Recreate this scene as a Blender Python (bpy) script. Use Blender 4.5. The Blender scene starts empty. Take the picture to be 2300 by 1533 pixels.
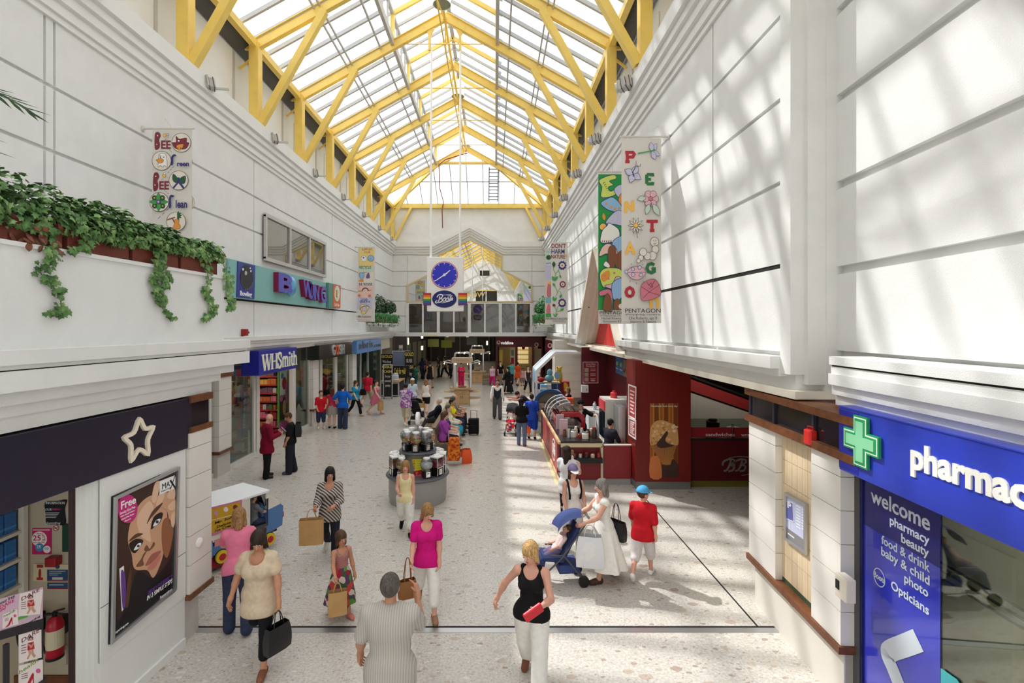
import bpy,bmesh,math,random
import numpy as np
from mathutils import Vector,Matrix
SC=bpy.context.scene
COL=SC.collection
# ---------------- camera, sky, sun, exposure ----------------
F,VX,VY,H=1086.0,1111.0,734.0,4.1
cd=bpy.data.cameras.new('camera');cam=bpy.data.objects.new('camera',cd);COL.objects.link(cam)
cd.sensor_width=36;cd.lens=F/2300*36;cd.shift_x=(1150-VX)/2300;cd.shift_y=-(766.5-VY)/2300
cd.clip_start=0.05;cd.clip_end=400
cam.location=(0,0,H);cam.rotation_euler=(math.pi/2,0,0);SC.camera=cam
W=bpy.data.worlds.new('sky');SC.world=W;W.use_nodes=True
nt=W.node_tree;bg=nt.nodes['Background']
tc=nt.nodes.new('ShaderNodeTexCoord');nz=nt.nodes.new('ShaderNodeTexNoise');nz.inputs['Scale'].default_value=2.2;nz.inputs['Detail'].default_value=5
rp=nt.nodes.new('ShaderNodeValToRGB');rp.color_ramp.elements[0].color=(0.84,0.91,1.0,1);rp.color_ramp.elements[1].color=(0.97,0.99,1,1)
rp.color_ramp.elements[0].position=.36;rp.color_ramp.elements[1].position=.6
nt.links.new(tc.outputs['Generated'],nz.inputs['Vector']);nt.links.new(nz.outputs['Fac'],rp.inputs['Fac']);nt.links.new(rp.outputs['Color'],bg.inputs['Color'])
bg.inputs['Strength'].default_value=2.45
sl=bpy.data.lights.new('sun','SUN');sun=bpy.data.objects.new('sun',sl);COL.objects.link(sun)
sl.energy=4.4;sl.angle=math.radians(1.0);sl.color=(1.0,0.97,0.925)
sun.rotation_euler=Vector((0.83,-0.72,-1.40)).to_track_quat('-Z','Y').to_euler();sun.location=(-20,30,40)
vs=SC.view_settings;vs.view_transform='Standard';vs.look='None';vs.exposure=0.14;vs.gamma=1.0;vs.use_curve_mapping=False
SC.display_settings.display_device='sRGB'
SC.cycles.max_bounces=10;SC.cycles.diffuse_bounces=6;SC.cycles.transparent_max_bounces=16;SC.cycles.sample_clamp_indirect=8
SC.cycles.caustics_reflective=False;SC.cycles.caustics_refractive=False
# ---------------- helpers ----------------
random.seed(7)
R=math.radians
def at(px,py,Y):return Vector(((px-VX)*Y/F,Y,H-(py-VY)*Y/F))
def fl(px,py):
 Y=F*H/(py-VY);return Vector(((px-VX)*Y/F,Y,0))
def yat(px,X):return F*X/(px-VX)
def lin(c):return tuple((x/12.92 if x<=.04045 else((x+.055)/1.055)**2.4)for x in c)
def rgb(r,g,b):return lin((r/255,g/255,b/255))
_mats={}
def mat(name,col,rough=.6,metal=0,var=.0,scale=8,bump=0,bscale=60,emit=0,spec=.4,coat=0):
 """principled material with a little noise variation and optional bump; col is sRGB 0-255"""
 if name in _mats:return _mats[name]
 m=bpy.data.materials.new(name);m.use_nodes=True;t=m.node_tree;p=t.nodes['Principled BSDF']
 c=rgb(*col);p.inputs['Base Color'].default_value=(*c,1);p.inputs['Roughness'].default_value=rough
 p.inputs['Metallic'].default_value=metal;p.inputs['Specular IOR Level'].default_value=spec
 if coat:p.inputs['Coat Weight'].default_value=coat
 co=None
 if var or bump:
  co=t.nodes.new('ShaderNodeTexCoord')
 if var:
  n=t.nodes.new('ShaderNodeTexNoise');n.inputs['Scale'].default_value=scale;n.inputs['Detail'].default_value=4
  r=t.nodes.new('ShaderNodeValToRGB');r.color_ramp.elements[0].position=.3;r.color_ramp.elements[1].position=.7
  r.color_ramp.elements[0].color=(*[x*(1-var)for x in c],1);r.color_ramp.elements[1].color=(*[min(1,x*(1+var))for x in c],1)
  t.links.new(co.outputs['Object'],n.inputs['Vector']);t.links.new(n.outputs['Fac'],r.inputs['Fac']);t.links.new(r.outputs['Color'],p.inputs['Base Color'])
 if bump:
  n=t.nodes.new('ShaderNodeTexNoise');n.inputs['Scale'].default_value=bscale;n.inputs['Detail'].default_value=3
  b=t.nodes.new('ShaderNodeBump');b.inputs['Strength'].default_value=bump;b.inputs['Distance'].default_value=.01
  t.links.new(co.outputs['Object'],n.inputs['Vector']);t.links.new(n.outputs['Fac'],b.inputs['Height']);t.links.new(b.outputs['Normal'],p.inputs['Normal'])
 if emit:
  p.inputs['Emission Color'].default_value=(*c,1);p.inputs['Emission Strength'].default_value=emit
 _mats[name]=m;return m
def ramp_mat(name,cols,tex='noise',scale=6,rough=.75,axis=None,stops=None,interp='CONSTANT',detail=2):
 """fabric or stone whose pattern comes from a texture through a colour ramp"""
 if name in _mats:return _mats[name]
 m=bpy.data.materials.new(name);m.use_nodes=True;t=m.node_tree;p=t.nodes['Principled BSDF']
 p.inputs['Roughness'].default_value=rough;p.inputs['Specular IOR Level'].default_value=.25
 co=t.nodes.new('ShaderNodeTexCoord')
 if tex=='strand':
  mp=t.nodes.new('ShaderNodeMapping');mp.inputs['Scale'].default_value=(1,1,.09);n=t.nodes.new('ShaderNodeTexNoise');n.inputs['Scale'].default_value=scale;n.inputs['Detail'].default_value=3;t.links.new(co.outputs['Object'],mp.inputs['Vector']);t.links.new(mp.outputs['Vector'],n.inputs['Vector']);out=n.outputs['Fac']
  bp=t.nodes.new('ShaderNodeBump');bp.inputs['Strength'].default_value=.6;bp.inputs['Distance'].default_value=.012;t.links.new(out,bp.inputs['Height']);t.links.new(bp.outputs['Normal'],p.inputs['Normal'])
 elif tex=='noise':
  n=t.nodes.new('ShaderNodeTexNoise');n.inputs['Scale'].default_value=scale;n.inputs['Detail'].default_value=detail;out=n.outputs['Fac']
 elif tex=='voronoi':
  n=t.nodes.new('ShaderNodeTexVoronoi');n.inputs['Scale'].default_value=scale
  sx=t.nodes.new('ShaderNodeSeparateColor');t.links.new(n.outputs['Color'],sx.inputs[0]);out=sx.outputs[0]
 else:
  n=t.nodes.new('ShaderNodeTexWave');n.inputs['Scale'].default_value=scale;n.bands_direction=axis or 'X';n.inputs['Distortion'].default_value=.3;out=n.outputs['Fac']
 if tex!='strand':t.links.new(co.outputs['Object'],n.inputs['Vector'])
 r=t.nodes.new('ShaderNodeValToRGB');r.color_ramp.interpolation=interp
 k=len(cols);stops=stops or[i/k for i in range(k)]
 while len(r.color_ramp.elements)<k:r.color_ramp.elements.new(.5)
 for e,s,c in zip(r.color_ramp.elements,stops,cols):e.position=s;e.color=(*rgb(*c),1)
 t.links.new(out,r.inputs['Fac']);t.links.new(r.outputs['Color'],p.inputs['Base Color'])
 _mats[name]=m;return m
def glass_mat(name,tint=(235,242,240),clear=.9,refl=.12,rough=.02,body=None):
 """thin pane: lets light straight through, mirrors a little, more at a slant; 'body' replaces the clear part by a solid tone"""
 if name in _mats:return _mats[name]
 m=bpy.data.materials.new(name);m.use_nodes=True;t=m.node_tree;t.nodes.clear()
 o=t.nodes.new('ShaderNodeOutputMaterial');mx=t.nodes.new('ShaderNodeMixShader');g=t.nodes.new('ShaderNodeBsdfGlossy');lw=t.nodes.new('ShaderNodeLayerWeight')
 g.inputs['Roughness'].default_value=rough;lw.inputs['Blend'].default_value=.35
 mr=t.nodes.new('ShaderNodeMapRange');mr.inputs['To Min'].default_value=refl;mr.inputs['To Max'].default_value=min(1,refl+.35)
 t.links.new(lw.outputs['Fresnel'],mr.inputs['Value'])
 if body is None:
  tr=t.nodes.new('ShaderNodeBsdfTransparent');c=rgb(*tint);tr.inputs['Color'].default_value=(*[x*clear for x in c],1)
 else:
  tr=t.nodes.new('ShaderNodeBsdfDiffuse');tr.inputs['Color'].default_value=(*rgb(*body),1)
 t.links.new(mr.outputs['Result'],mx.inputs['Fac']);t.links.new(tr.outputs[0],mx.inputs[1]);t.links.new(g.outputs[0],mx.inputs[2]);t.links.new(mx.outputs[0],o.inputs['Surface'])
 _mats[name]=m;return m
def tag(o,label=None,cat=None,group=None,kind=None):
 if label:o['label']=label
 if cat:o['category']=cat
 if group:o['group']=group
 if kind or cat:o['kind']=kind or 'thing'
 return o
def empty(name,loc=(0,0,0),rz=0,label=None,cat=None,group=None,kind=None):
 o=bpy.data.objects.new(name,None);COL.objects.link(o);o.location=loc;o.rotation_euler=(0,0,rz);o.empty_display_size=.1
 return tag(o,label,cat,group,kind)
def copy_tree(o,parent=None):
 c=o.copy();COL.objects.link(c)
 if parent is not None:c.parent=parent
 for ch in list(o.children):copy_tree(ch,c)
 return c
_txt={}
def text_geo(s,size=1,bold=0,shear=0,ext=.01,spacing=1.0,align='CENTER'):
 key=(s,bold,shear,ext/size,spacing,align)
 if key not in _txt:
  cu=bpy.data.curves.new('t','FONT');cu.body=s;cu.size=1;cu.offset=bold;cu.shear=shear;cu.extrude=ext/size/2;cu.space_character=spacing
  cu.align_x=align;cu.align_y='CENTER';cu.resolution_u=3
  o=bpy.data.objects.new('t',cu);COL.objects.link(o);bpy.context.view_layer.update()
  me=bpy.data.meshes.new_from_object(o.evaluated_get(bpy.context.evaluated_depsgraph_get()))
  _txt[key]=([tuple(v.co)for v in me.vertices],[tuple(p.vertices)for p in me.polygons])
  bpy.data.objects.remove(o);bpy.data.curves.remove(cu);bpy.data.meshes.remove(me)
 return _txt[key]
def frame(o,u,v):
 """matrix whose local x runs along u, y along v, z out of the plane"""
 u=Vector(u).normalized();v=Vector(v).normalized();n=u.cross(v)
 m=Matrix((u,v,n)).transposed().to_4x4();m.translation=Vector(o);return m
class MB:
 def __init__(s,M=None):s.v=[];s.f=[];s.mi=[];s.M=M;s.cur=0;s.world=False
 def add(s,vs,fs,mi=None):
  b=len(s.v);s.v+=[(s.M@Vector(p))if s.M else Vector(p)for p in vs]
  s.f+=[tuple(i+b for i in f)for f in fs];s.mi+=[s.cur if mi is None else mi]*len(fs);return s
 def box(s,x0,x1,y0,y1,z0,z1,mi=None):
  x0,x1=min(x0,x1),max(x0,x1);y0,y1=min(y0,y1),max(y0,y1);z0,z1=min(z0,z1),max(z0,z1)
  return s.add([(x,y,z)for z in(z0,z1)for y in(y0,y1)for x in(x0,x1)],[(0,2,3,1),(4,5,7,6),(0,1,5,4),(2,6,7,3),(0,4,6,2),(1,3,7,5)],mi)
 def bar(s,p,q,w,h,up=(0,0,1),mi=None):
  p,q=Vector(p),Vector(q);d=(q-p).normalized();up=Vector(up)
  if abs(d.dot(up))>.99:up=Vector((0,1,0))
  a=d.cross(up).normalized();b=a.cross(d).normalized()
  vs=[e+a*i*w/2+b*j*h/2 for e in(p,q)for i,j in((-1,-1),(1,-1),(1,1),(-1,1))]
  return s.add(vs,[(0,1,2,3),(7,6,5,4),(0,4,5,1),(1,5,6,2),(2,6,7,3),(3,7,4,0)],mi)
 def ibeam(s,p,q,w,h,t=.025,up=(0,0,1)):
  p,q=Vector(p),Vector(q);d=(q-p).normalized();u=Vector(up);a=d.cross(u).normalized();b=a.cross(d).normalized()
  s.bar(p+b*(h/2-t/2),q+b*(h/2-t/2),w,t,up);s.bar(p-b*(h/2-t/2),q-b*(h/2-t/2),w,t,up);return s.bar(p,q,w*.3,h-2*t,up)
 def tube(s,pts,r,seg=8,mi=None,cap=True):
  pts=[Vector(p)for p in pts];n=len(pts);rs=r if isinstance(r,(list,tuple))else[r]*n
  vs,fs=[],[];prev=None
  for i,p in enumerate(pts):
   d=(pts[min(i+1,n-1)]-pts[max(i-1,0)]);d=d.normalized()if d.length>1e-9 else Vector((0,0,1))
   if prev is None:a=d.orthogonal().normalized()
   else:
    a=prev-d*prev.dot(d);a=a.normalized()if a.length>1e-6 else d.orthogonal().normalized()
   prev=a;b=d.cross(a)
   vs+=[p+(a*math.cos(2*math.pi*k/seg)+b*math.sin(2*math.pi*k/seg))*rs[i]for k in range(seg)]
  for i in range(n-1):
   fs+=[(i*seg+k,i*seg+(k+1)%seg,(i+1)*seg+(k+1)%seg,(i+1)*seg+k)for k in range(seg)]
  if cap:fs+=[tuple(range(seg))[::-1],tuple((n-1)*seg+k for k in range(seg))]
  return s.add(vs,fs,mi)
 def lathe(s,prof,c=(0,0,0),seg=24,mi=None,a0=0,a1=None):
  c=Vector(c);vs,fs=[],[];full=a1 is None;m=seg if full else seg+1;n=len(prof)
  for r,z in prof:
   for k in range(m):
    a=a0+(2*math.pi if full else a1-a0)*k/seg;vs.append(c+Vector((r*math.cos(a),r*math.sin(a),z)))
  for i in range(n-1):
   for k in range(seg):
    k2=(k+1)%m;fs.append((i*m+k,i*m+k2,(i+1)*m+k2,(i+1)*m+k))
  return s.add(vs,fs,mi)
 def ball(s,c,r,seg=12,rings=8,mi=None):
  rx,ry,rz=r if isinstance(r,(tuple,list))else(r,r,r);c=Vector(c);vs=[c+Vector((0,0,-rz))];fs=[]
  for i in range(1,rings):
   a=-math.pi/2+math.pi*i/rings
   vs+=[c+Vector((rx*math.cos(a)*math.cos(2*math.pi*k/seg),ry*math.cos(a)*math.sin(2*math.pi*k/seg),rz*math.sin(a)))for k in range(seg)]
  vs.append(c+Vector((0,0,rz)));L=len(vs)-1
  fs+=[(0,1+(k+1)%seg,1+k)for k in range(seg)]
  for i in range(rings-2):fs+=[(1+i*seg+k,1+i*seg+(k+1)%seg,1+(i+1)*seg+(k+1)%seg,1+(i+1)*seg+k)for k in range(seg)]
  fs+=[(L,L-seg+k,L-seg+(k+1)%seg)for k in range(seg)]
  return s.add(vs,fs,mi)
 def prism(s,poly,d0,d1,mi=None,fr=None):
  """polygon in local xy, from z=d0 to z=d1 (counter-clockwise seen from +z)"""
  n=len(poly);A=fr or Matrix();vs=[A@Vector((x,y,d))for d in(d0,d1)for x,y in poly]
  return s.add(vs,[tuple(range(n))[::-1],tuple(range(n,2*n))]+[(k,(k+1)%n,n+(k+1)%n,n+k)for k in range(n)],mi)
 def ribbon(s,pts,w,d0=0,d1=.004,mi=None,fr=None,closed=False):
  """flat stroke in local xy of width w (scalar or list)"""
  P=[Vector((p[0],p[1]))for p in pts];n=len(P);ws=w if isinstance(w,(list,tuple))else[w]*n;A=fr or Matrix();vs=[]
  for i in range(n):
   if closed:d1_,d2_=(P[i]-P[i-1]),(P[(i+1)%n]-P[i])
   else:d1_,d2_=(P[i]-P[max(i-1,0)]),(P[min(i+1,n-1)]-P[i])
   d=(d1_.normalized()if d1_.length else d2_.normalized())+(d2_.normalized()if d2_.length else d1_.normalized())
   d=d.normalized()if d.length>1e-6 else Vector((1,0));nn=Vector((-d.y,d.x))
   e=d1_.normalized()if d1_.length else d2_.normalized();c=max(.5,abs(Vector((-e.y,e.x)).dot(nn)))
   for sg in(1,-1):
    q=P[i]+nn*sg*ws[i]/2/c
    for dd in(d0,d1):vs.append(A@Vector((q.x,q.y,dd)))
  fs=[]
  for i in range(n if closed else n-1):
   a,b=4*i,4*((i+1)%n)
   fs+=[(a+1,a+3,b+3,b+1),(a,b,b+2,a+2),(a,a+1,b+1,b),(a+2,b+2,b+3,a+3)]
  if not closed:fs+=[(0,2,3,1),(4*n-4,4*n-3,4*n-1,4*n-2)]
  return s.add(vs,fs,mi)
 def text(s,st,size,fr,bold=0,shear=0,ext=.01,sx=1,spacing=1.0,align='CENTER',x=0,y=0,lift=0,mi=None):
  v,f=text_geo(st,size,bold,shear,ext,spacing,align)
  return s.add([fr@Vector((p[0]*size*sx+x,p[1]*size+y,p[2]*size+ext/2+lift))for p in v],f,mi)
 def build(s,name,mats,parent=None,label=None,cat=None,group=None,kind=None,smooth=False,bevel=0,angle=40,loc=None):
  me=bpy.data.meshes.new(name);o=bpy.data.objects.new(name,me);org=Vector(loc)if loc is not None else Vector()
  if s.world and parent is not None:
   A=Matrix();q=parent
   while q is not None:A=q.matrix_basis@A;q=q.parent
   A.invert();s.v=[A@p for p in s.v]
  me.from_pydata([tuple(p-org)for p in s.v],[],s.f)
  for m in(mats if isinstance(mats,(list,tuple))else[mats]):me.materials.append(m)
  if any(s.mi):me.polygons.foreach_set('material_index',s.mi)
  if smooth:
   me.polygons.foreach_set('use_smooth',[True]*len(me.polygons));me.set_sharp_from_angle(angle=R(angle))
  me.update();COL.objects.link(o);o.location=org
  if parent is not None:
   o.parent=parent
  if bevel:
   b=o.modifiers.new('edge','BEVEL');b.width=bevel;b.segments=2;b.limit_method='ANGLE';b.angle_limit=R(50)
  return tag(o,label,cat,group,kind)
def WB(M=None):
 b=MB(M);b.world=True;return b
def circ(cx,cy,r,n=20,a0=0,a1=2*math.pi,ry=None):return[(cx+r*math.cos(a0+(a1-a0)*k/n),cy+(ry or r)*math.sin(a0+(a1-a0)*k/n))for k in range(n if abs(a1-a0-2*math.pi)<1e-6 else n+1)]
def rect(x0,y0,x1,y1):return[(x0,y0),(x1,y0),(x1,y1),(x0,y1)]
def smooth_pts(pts,n=6):
 """Catmull-Rom through 2d or 3d points"""
 P=[Vector(p)for p in pts];out=[]
 for i in range(len(P)-1):
  a,b,c,d=P[max(i-1,0)],P[i],P[i+1],P[min(i+2,len(P)-1)]
  for k in range(n):
   t=k/n;out.append(.5*((2*b)+(c-a)*t+(2*a-5*b+4*c-d)*t*t+(3*b-a-3*c+d)*t**3))
 return out+[P[-1]]
 # ---------------- shared materials ----------------
M_wall=mat('white_render',(224,224,222),.85,var=.03,scale=3,bump=.35,bscale=90)
M_wallp=mat('white_paint',(226,226,223),.6,var=.02,scale=2)
M_cream=mat('cream_paint',(222,214,198),.6,var=.03,scale=4)
M_tile=mat('white_tile',(226,222,214),.35,var=.02,scale=3)
M_yel=mat('yellow_steel',(236,204,106),.4,var=.05,scale=3)
M_grey=mat('grey_aluminium',(188,186,182),.5,metal=0,var=.05)
M_dkgrey=mat('dark_grey_steel',(86,86,88),.5,metal=.3)
M_steel=mat('brushed_steel',(190,192,194),.3,metal=.8)
M_chrome=mat('chrome',(225,226,228),.12,metal=1)
M_black=mat('black_plastic',(18,18,20),.45)
M_dark=mat('dark_void',(14,13,13),.9)
M_white=mat('white_plastic',(238,238,236),.4)
M_brown=mat('brown_wood',(110,66,38),.45,var=.25,scale=14)
M_slot=mat('black_slot',(30,27,24),.8)
M_glass=glass_mat('shop_glass',(226,236,232),.92,.06)
def P(r,g,b,rough=.6,**k):return mat('paint_%d_%d_%d_%d'%(r,g,b,int(rough*100)),(r,g,b),rough,**k)
def onp(fr,px,py):
 """where the line of sight through a pixel meets a sign's plane, in that plane's own x, y"""
 d=Vector(((px-VX)/F,1,-(py-VY)/F));C=Vector((0,0,H));n=fr.col[2].xyz;o=fr.translation
 q=fr.inverted()@(C+d*((o-C).dot(n)/d.dot(n)));return(q.x,q.y)
class Pic:
 """flat marks measured on a crop of the photograph and laid on a real plane"""
 def __init__(s,fr,x0=0,y0=0,k=1):s.fr,s.x0,s.y0,s.k=fr,x0,y0,k
 def p(s,x,y):return onp(s.fr,s.x0+x/s.k,s.y0+y/s.k)
 def poly(s,b,pts,d0,d1,mi=None):
  q=[s.p(*a)for a in pts];a=sum(q[i-1][0]*q[i][1]-q[i][0]*q[i-1][1]for i in range(len(q)))
  return b.prism(q if a>0 else q[::-1],d0,d1,mi,s.fr)
 def line(s,b,pts,w,d0,d1,mi=None,closed=False):
  k=abs(s.p(pts[0][0]+10,pts[0][1])[0]-s.p(*pts[0])[0])/10;kv=abs(s.p(pts[0][0],pts[0][1]+10)[1]-s.p(*pts[0])[1])/10
  return b.ribbon([s.p(*a)for a in pts],w*(k+kv)/2,d0,d1,mi,s.fr,closed)
 def text(s,b,st,x,y,hpx,wpx=None,d=0.01,bold=0,shear=0,ext=.004,mi=None,spacing=1.0):
  """text centred on a crop point, cap height and width given in crop pixels"""
  c=s.p(x,y);sz=abs(s.p(x,y+hpx/2)[1]-s.p(x,y-hpx/2)[1])/.72;sx=1
  if wpx:
   v,f=text_geo(st,sz,bold,shear,ext,spacing);w=(max(q[0]for q in v)-min(q[0]for q in v))*sz
   sx=abs(s.p(x+wpx/2,y)[0]-s.p(x-wpx/2,y)[0])/w
  return b.text(st,sz,s.fr,bold,shear,ext,sx,spacing,x=c[0],y=c[1],lift=d,mi=mi)
def cpts(pts,n=5,closed=True):
 if not closed:return[tuple(p)[:2]for p in smooth_pts([(a,b,0)for a,b in pts],n)]
 m=len(pts);q=[Vector((a,b,0))for a,b in pts];out=[]
 for i in range(m):
  a,b_,c,d=q[i-1],q[i],q[(i+1)%m],q[(i+2)%m]
  for k in range(n):
   t=k/n;v=.5*((2*b_)+(c-a)*t+(2*a-5*b_+4*c-d)*t*t+(3*b_-a-3*c+d)*t**3);out.append((v.x,v.y))
 return out
def leafpts(x,y,l,w,a):
 ca,sa=math.cos(a),math.sin(a);return[(x+l*t*ca-w*u*sa,y+l*t*sa+w*u*ca)for t,u in((0,0),(.25,.4),(.55,.5),(.85,.22),(1,0),(.85,-.22),(.55,-.5),(.25,-.4))]
Z3=Vector((0,0,1))
S_L=frame((-4.0,6.33,0),(.065,1,0),Z3)
S_R=frame((3.83,6.55,0),(-.065,-1,0),Z3)
S_W=frame((XL_:=-7.44,0,0),(0,1,0),Z3)
def S_Y(Y):return frame((0,Y,0),(1,0,0),Z3)
def off(fr,d):m=fr.copy();m.translation=fr.translation+fr.col[2].xyz*d;return m
# ---------------- the setting ----------------
XL,XR,YE,YB=-7.5,3.75,35.5,-14.0
XM,ZE,ZR=-1.9,12.9,15.98
def terrazzo():
 m=bpy.data.materials.new('terrazzo');m.use_nodes=True;t=m.node_tree;p=t.nodes['Principled BSDF']
 co=t.nodes.new('ShaderNodeTexCoord');L=t.links.new
 mp=t.nodes.new('ShaderNodeMapping');mp.inputs['Rotation'].default_value=(0,0,.6);mp.inputs['Scale'].default_value=(1,1.7,1)
 nd=t.nodes.new('ShaderNodeTexNoise');nd.inputs['Scale'].default_value=14;nd.inputs['Detail'].default_value=3
 ad=t.nodes.new('ShaderNodeMixRGB');ad.blend_type='ADD';ad.inputs['Fac'].default_value=.055
 L(co.outputs['Object'],mp.inputs['Vector']);L(co.outputs['Object'],nd.inputs['Vector']);L(mp.outputs['Vector'],ad.inputs['Color1']);L(nd.outputs['Color'],ad.inputs['Color2'])
 base=t.nodes.new('ShaderNodeTexNoise');base.inputs['Scale'].default_value=30;base.inputs['Detail'].default_value=6
 r0=t.nodes.new('ShaderNodeValToRGB');r0.color_ramp.elements[0].position=.38;r0.color_ramp.elements[1].position=.62
 r0.color_ramp.elements[0].color=(*rgb(186,180,171),1);r0.color_ramp.elements[1].color=(*rgb(206,201,193),1)
 L(co.outputs['Object'],base.inputs['Vector']);L(base.outputs['Fac'],r0.inputs['Fac']);cur=r0.outputs['Color']
 for sc,lo,cols in((9,.70,((172,156,138),(140,118,100),(196,184,168),(224,218,208))),(26,.72,((160,144,128),(126,108,94),(190,176,160),(222,214,204))),(4.3,.86,((178,160,140),(150,122,100),(172,150,130),(200,186,170)))):
  v=t.nodes.new('ShaderNodeTexVoronoi');v.inputs['Scale'].default_value=sc;L(ad.outputs['Color'],v.inputs['Vector'])
  sp=t.nodes.new('ShaderNodeSeparateColor');L(v.outputs['Color'],sp.inputs[0])
  r1=t.nodes.new('ShaderNodeValToRGB');r1.color_ramp.interpolation='CONSTANT'
  while len(r1.color_ramp.elements)<4:r1.color_ramp.elements.new(.5)
  for e,q,c in zip(r1.color_ramp.elements,(0,.3,.5,.8),cols):e.position=q;e.color=(*rgb(*c),1)
  L(sp.outputs[1],r1.inputs['Fac'])
  g=t.nodes.new('ShaderNodeMath');g.operation='GREATER_THAN';g.inputs[1].default_value=lo;L(sp.outputs[0],g.inputs[0])
  d=t.nodes.new('ShaderNodeMath');d.operation='LESS_THAN';d.inputs[1].default_value=.36;L(v.outputs['Distance'],d.inputs[0])
  mu=t.nodes.new('ShaderNodeMath');mu.operation='MULTIPLY';L(g.outputs[0],mu.inputs[0]);L(d.outputs[0],mu.inputs[1])
  mu2=t.nodes.new('ShaderNodeMath');mu2.operation='MULTIPLY';mu2.inputs[1].default_value=.62;L(mu.outputs[0],mu2.inputs[0])
  mx=t.nodes.new('ShaderNodeMixRGB');L(mu2.outputs[0],mx.inputs['Fac']);L(cur,mx.inputs['Color1']);L(r1.outputs['Color'],mx.inputs['Color2']);cur=mx.outputs['Color']
 L(cur,p.inputs['Base Color']);p.inputs['Roughness'].default_value=.22;p.inputs['Specular IOR Level'].default_value=.38
 return m
M_floor=terrazzo()
b=MB();b.box(-16,16,YB,75,-.2,0);b.build('floor',M_floor,kind='structure')
b=MB();b.box(-4.06,3.83,6.49,6.59,0,.004);t1=b.build('trim_1',M_steel,kind='structure')
b=MB();b.box(-4.06,3.83,6.595,6.63,0,.003);b.box(3.59,3.615,6.63,12.4,0,.003);b.build('trim_2',M_slot,kind='structure')
ROWS=[3.75,4.90,5.99,7.08,8.17,9.35]
def side_wall(name,X,sg,joints,gaps,y0,y1,slots):
 """rendered wall of panels with grooves; sg = +1 when the mall lies towards +x"""
 b=MB();bk=X-sg*.06
 if not gaps:b.box(bk,X-sg*.4,y0,y1,3.3,10.3)
 else:
  (n0,n1,na,nz)=gaps
  for poly in([(y0,3.3),(n0,3.3),(na,nz),(na,10.3),(y0,10.3)],[(n1,3.3),(y1,3.3),(y1,10.3),(na,10.3),(na,nz)]):
   b.prism(poly,0,.34,fr=frame((bk if sg<0 else bk-.34,0,0),(0,1,0),(0,0,1)))
 for a,c in zip(joints[:-1],joints[1:]):
  for z0,z1 in zip(ROWS[:-1],ROWS[1:]):
   ya,yc=a+.025,c-.025;za,zc=z0+.03,z1-.03
   segs=[(ya,yc,ya,yc)]
   if gaps and zc>gaps[0]-99 and za<nz:
    def le(z):return n0+(na-n0)*min(1,(z-3.4)/(nz-3.4))
    def ri(z):return n1+(na-n1)*min(1,(z-3.4)/(nz-3.4))
    segs=[]
    if ya<le(za):segs.append((ya,min(yc,le(za)),ya,min(yc,le(zc))))
    if yc>ri(za):segs.append((max(ya,ri(za)),yc,max(ya,ri(zc)),yc))
   for p0,p1,q0,q1 in segs:
    A=frame((X-.07 if sg>0 else X,0,0),(0,1,0),(0,0,1));b.prism([(p0,za),(p1,za),(max(q1,q0+.01),zc),(q0,zc)],0,.07,fr=A)
 for s0,s1 in slots:b.box(X-sg*.055,X-sg*.01,s0,s1,4.872,4.928,mi=1)
 return b.build(name,[M_wall,M_slot],kind='structure')
side_wall('wall_left',XL,1,[YB,-6.5,.9,8.06,8.24,15.06,22.3,29.2,YE],None,YB,YE,[(13.2,26.2)])
NOTCH=(14.1,21.0,17.55,6.95)
side_wall('wall_right',XR,-1,[6.1,8.31,15.4,22.8,29.4,YE],NOTCH,6.12,YE,[(6.1,13.9+1.1),(19.4,35.4)])
# red recess behind the pointed notch, with its stepped cream jambs
M_red=mat('red_paint',(196,44,40),.45,var=.06)
M_dred=mat('deep_red_panel',(122,20,24),.4,var=.08)
b=MB();b.box(4.3,4.36,13.6,21.4,3.3,7.2);b.build('wall_recess',M_red,kind='structure')
b=MB()
for k,(x0,x1,o)in enumerate(((3.55,3.76,0),(3.74,3.95,.10),(3.93,4.12,.2),(4.1,4.31,.3))):
 for s_,yb in((1,NOTCH[1]),(-1,NOTCH[0])):
  p,q=(yb-s_*o*1.0,3.4),(NOTCH[2]-s_*o*.25,NOTCH[3]-o*1.5)
  w=.34 if s_>0 else .16
  poly=[p,(p[0]+s_*w,p[1]),(q[0]+s_*w*.45,q[1]),q]
  b.prism(poly if s_>0 else poly[::-1],-x1,-x0,fr=frame((0,0,0),(0,1,0),(0,0,1))@Matrix.Scale(-1,4,(0,0,1))if 0 else Matrix(((0,0,-1,0),(1,0,0,0),(0,1,0,0),(0,0,0,1))))
b.build('trim_3',M_cream,kind='structure')
# stepped cornices along both sides, with the ledge the posts stand on
def cornice(b,X,sg,y0,y1):
 prof=[(-.5,9.3),(0,9.3),(.05,9.3),(.05,9.42),(.1,9.42),(.1,9.6),(.17,9.62),(.17,9.8),(.24,9.82),(.24,9.98),(.32,10.0),(.32,10.36),(-.5,10.36)]
 pl=[(X+sg*p,z)for p,z in prof]
 if sg<0:pl=pl[::-1]
 b.prism(pl,y0,y1,fr=Matrix(((1,0,0,0),(0,0,1,0),(0,1,0,0),(0,0,0,1))))
b=MB();cornice(b,XL,1,YB,YE);b.build('cornice_left',M_wallp,kind='structure')
b=MB();cornice(b,XR,-1,YB,YE);b.build('cornice_right',M_wallp,kind='structure')
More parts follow.
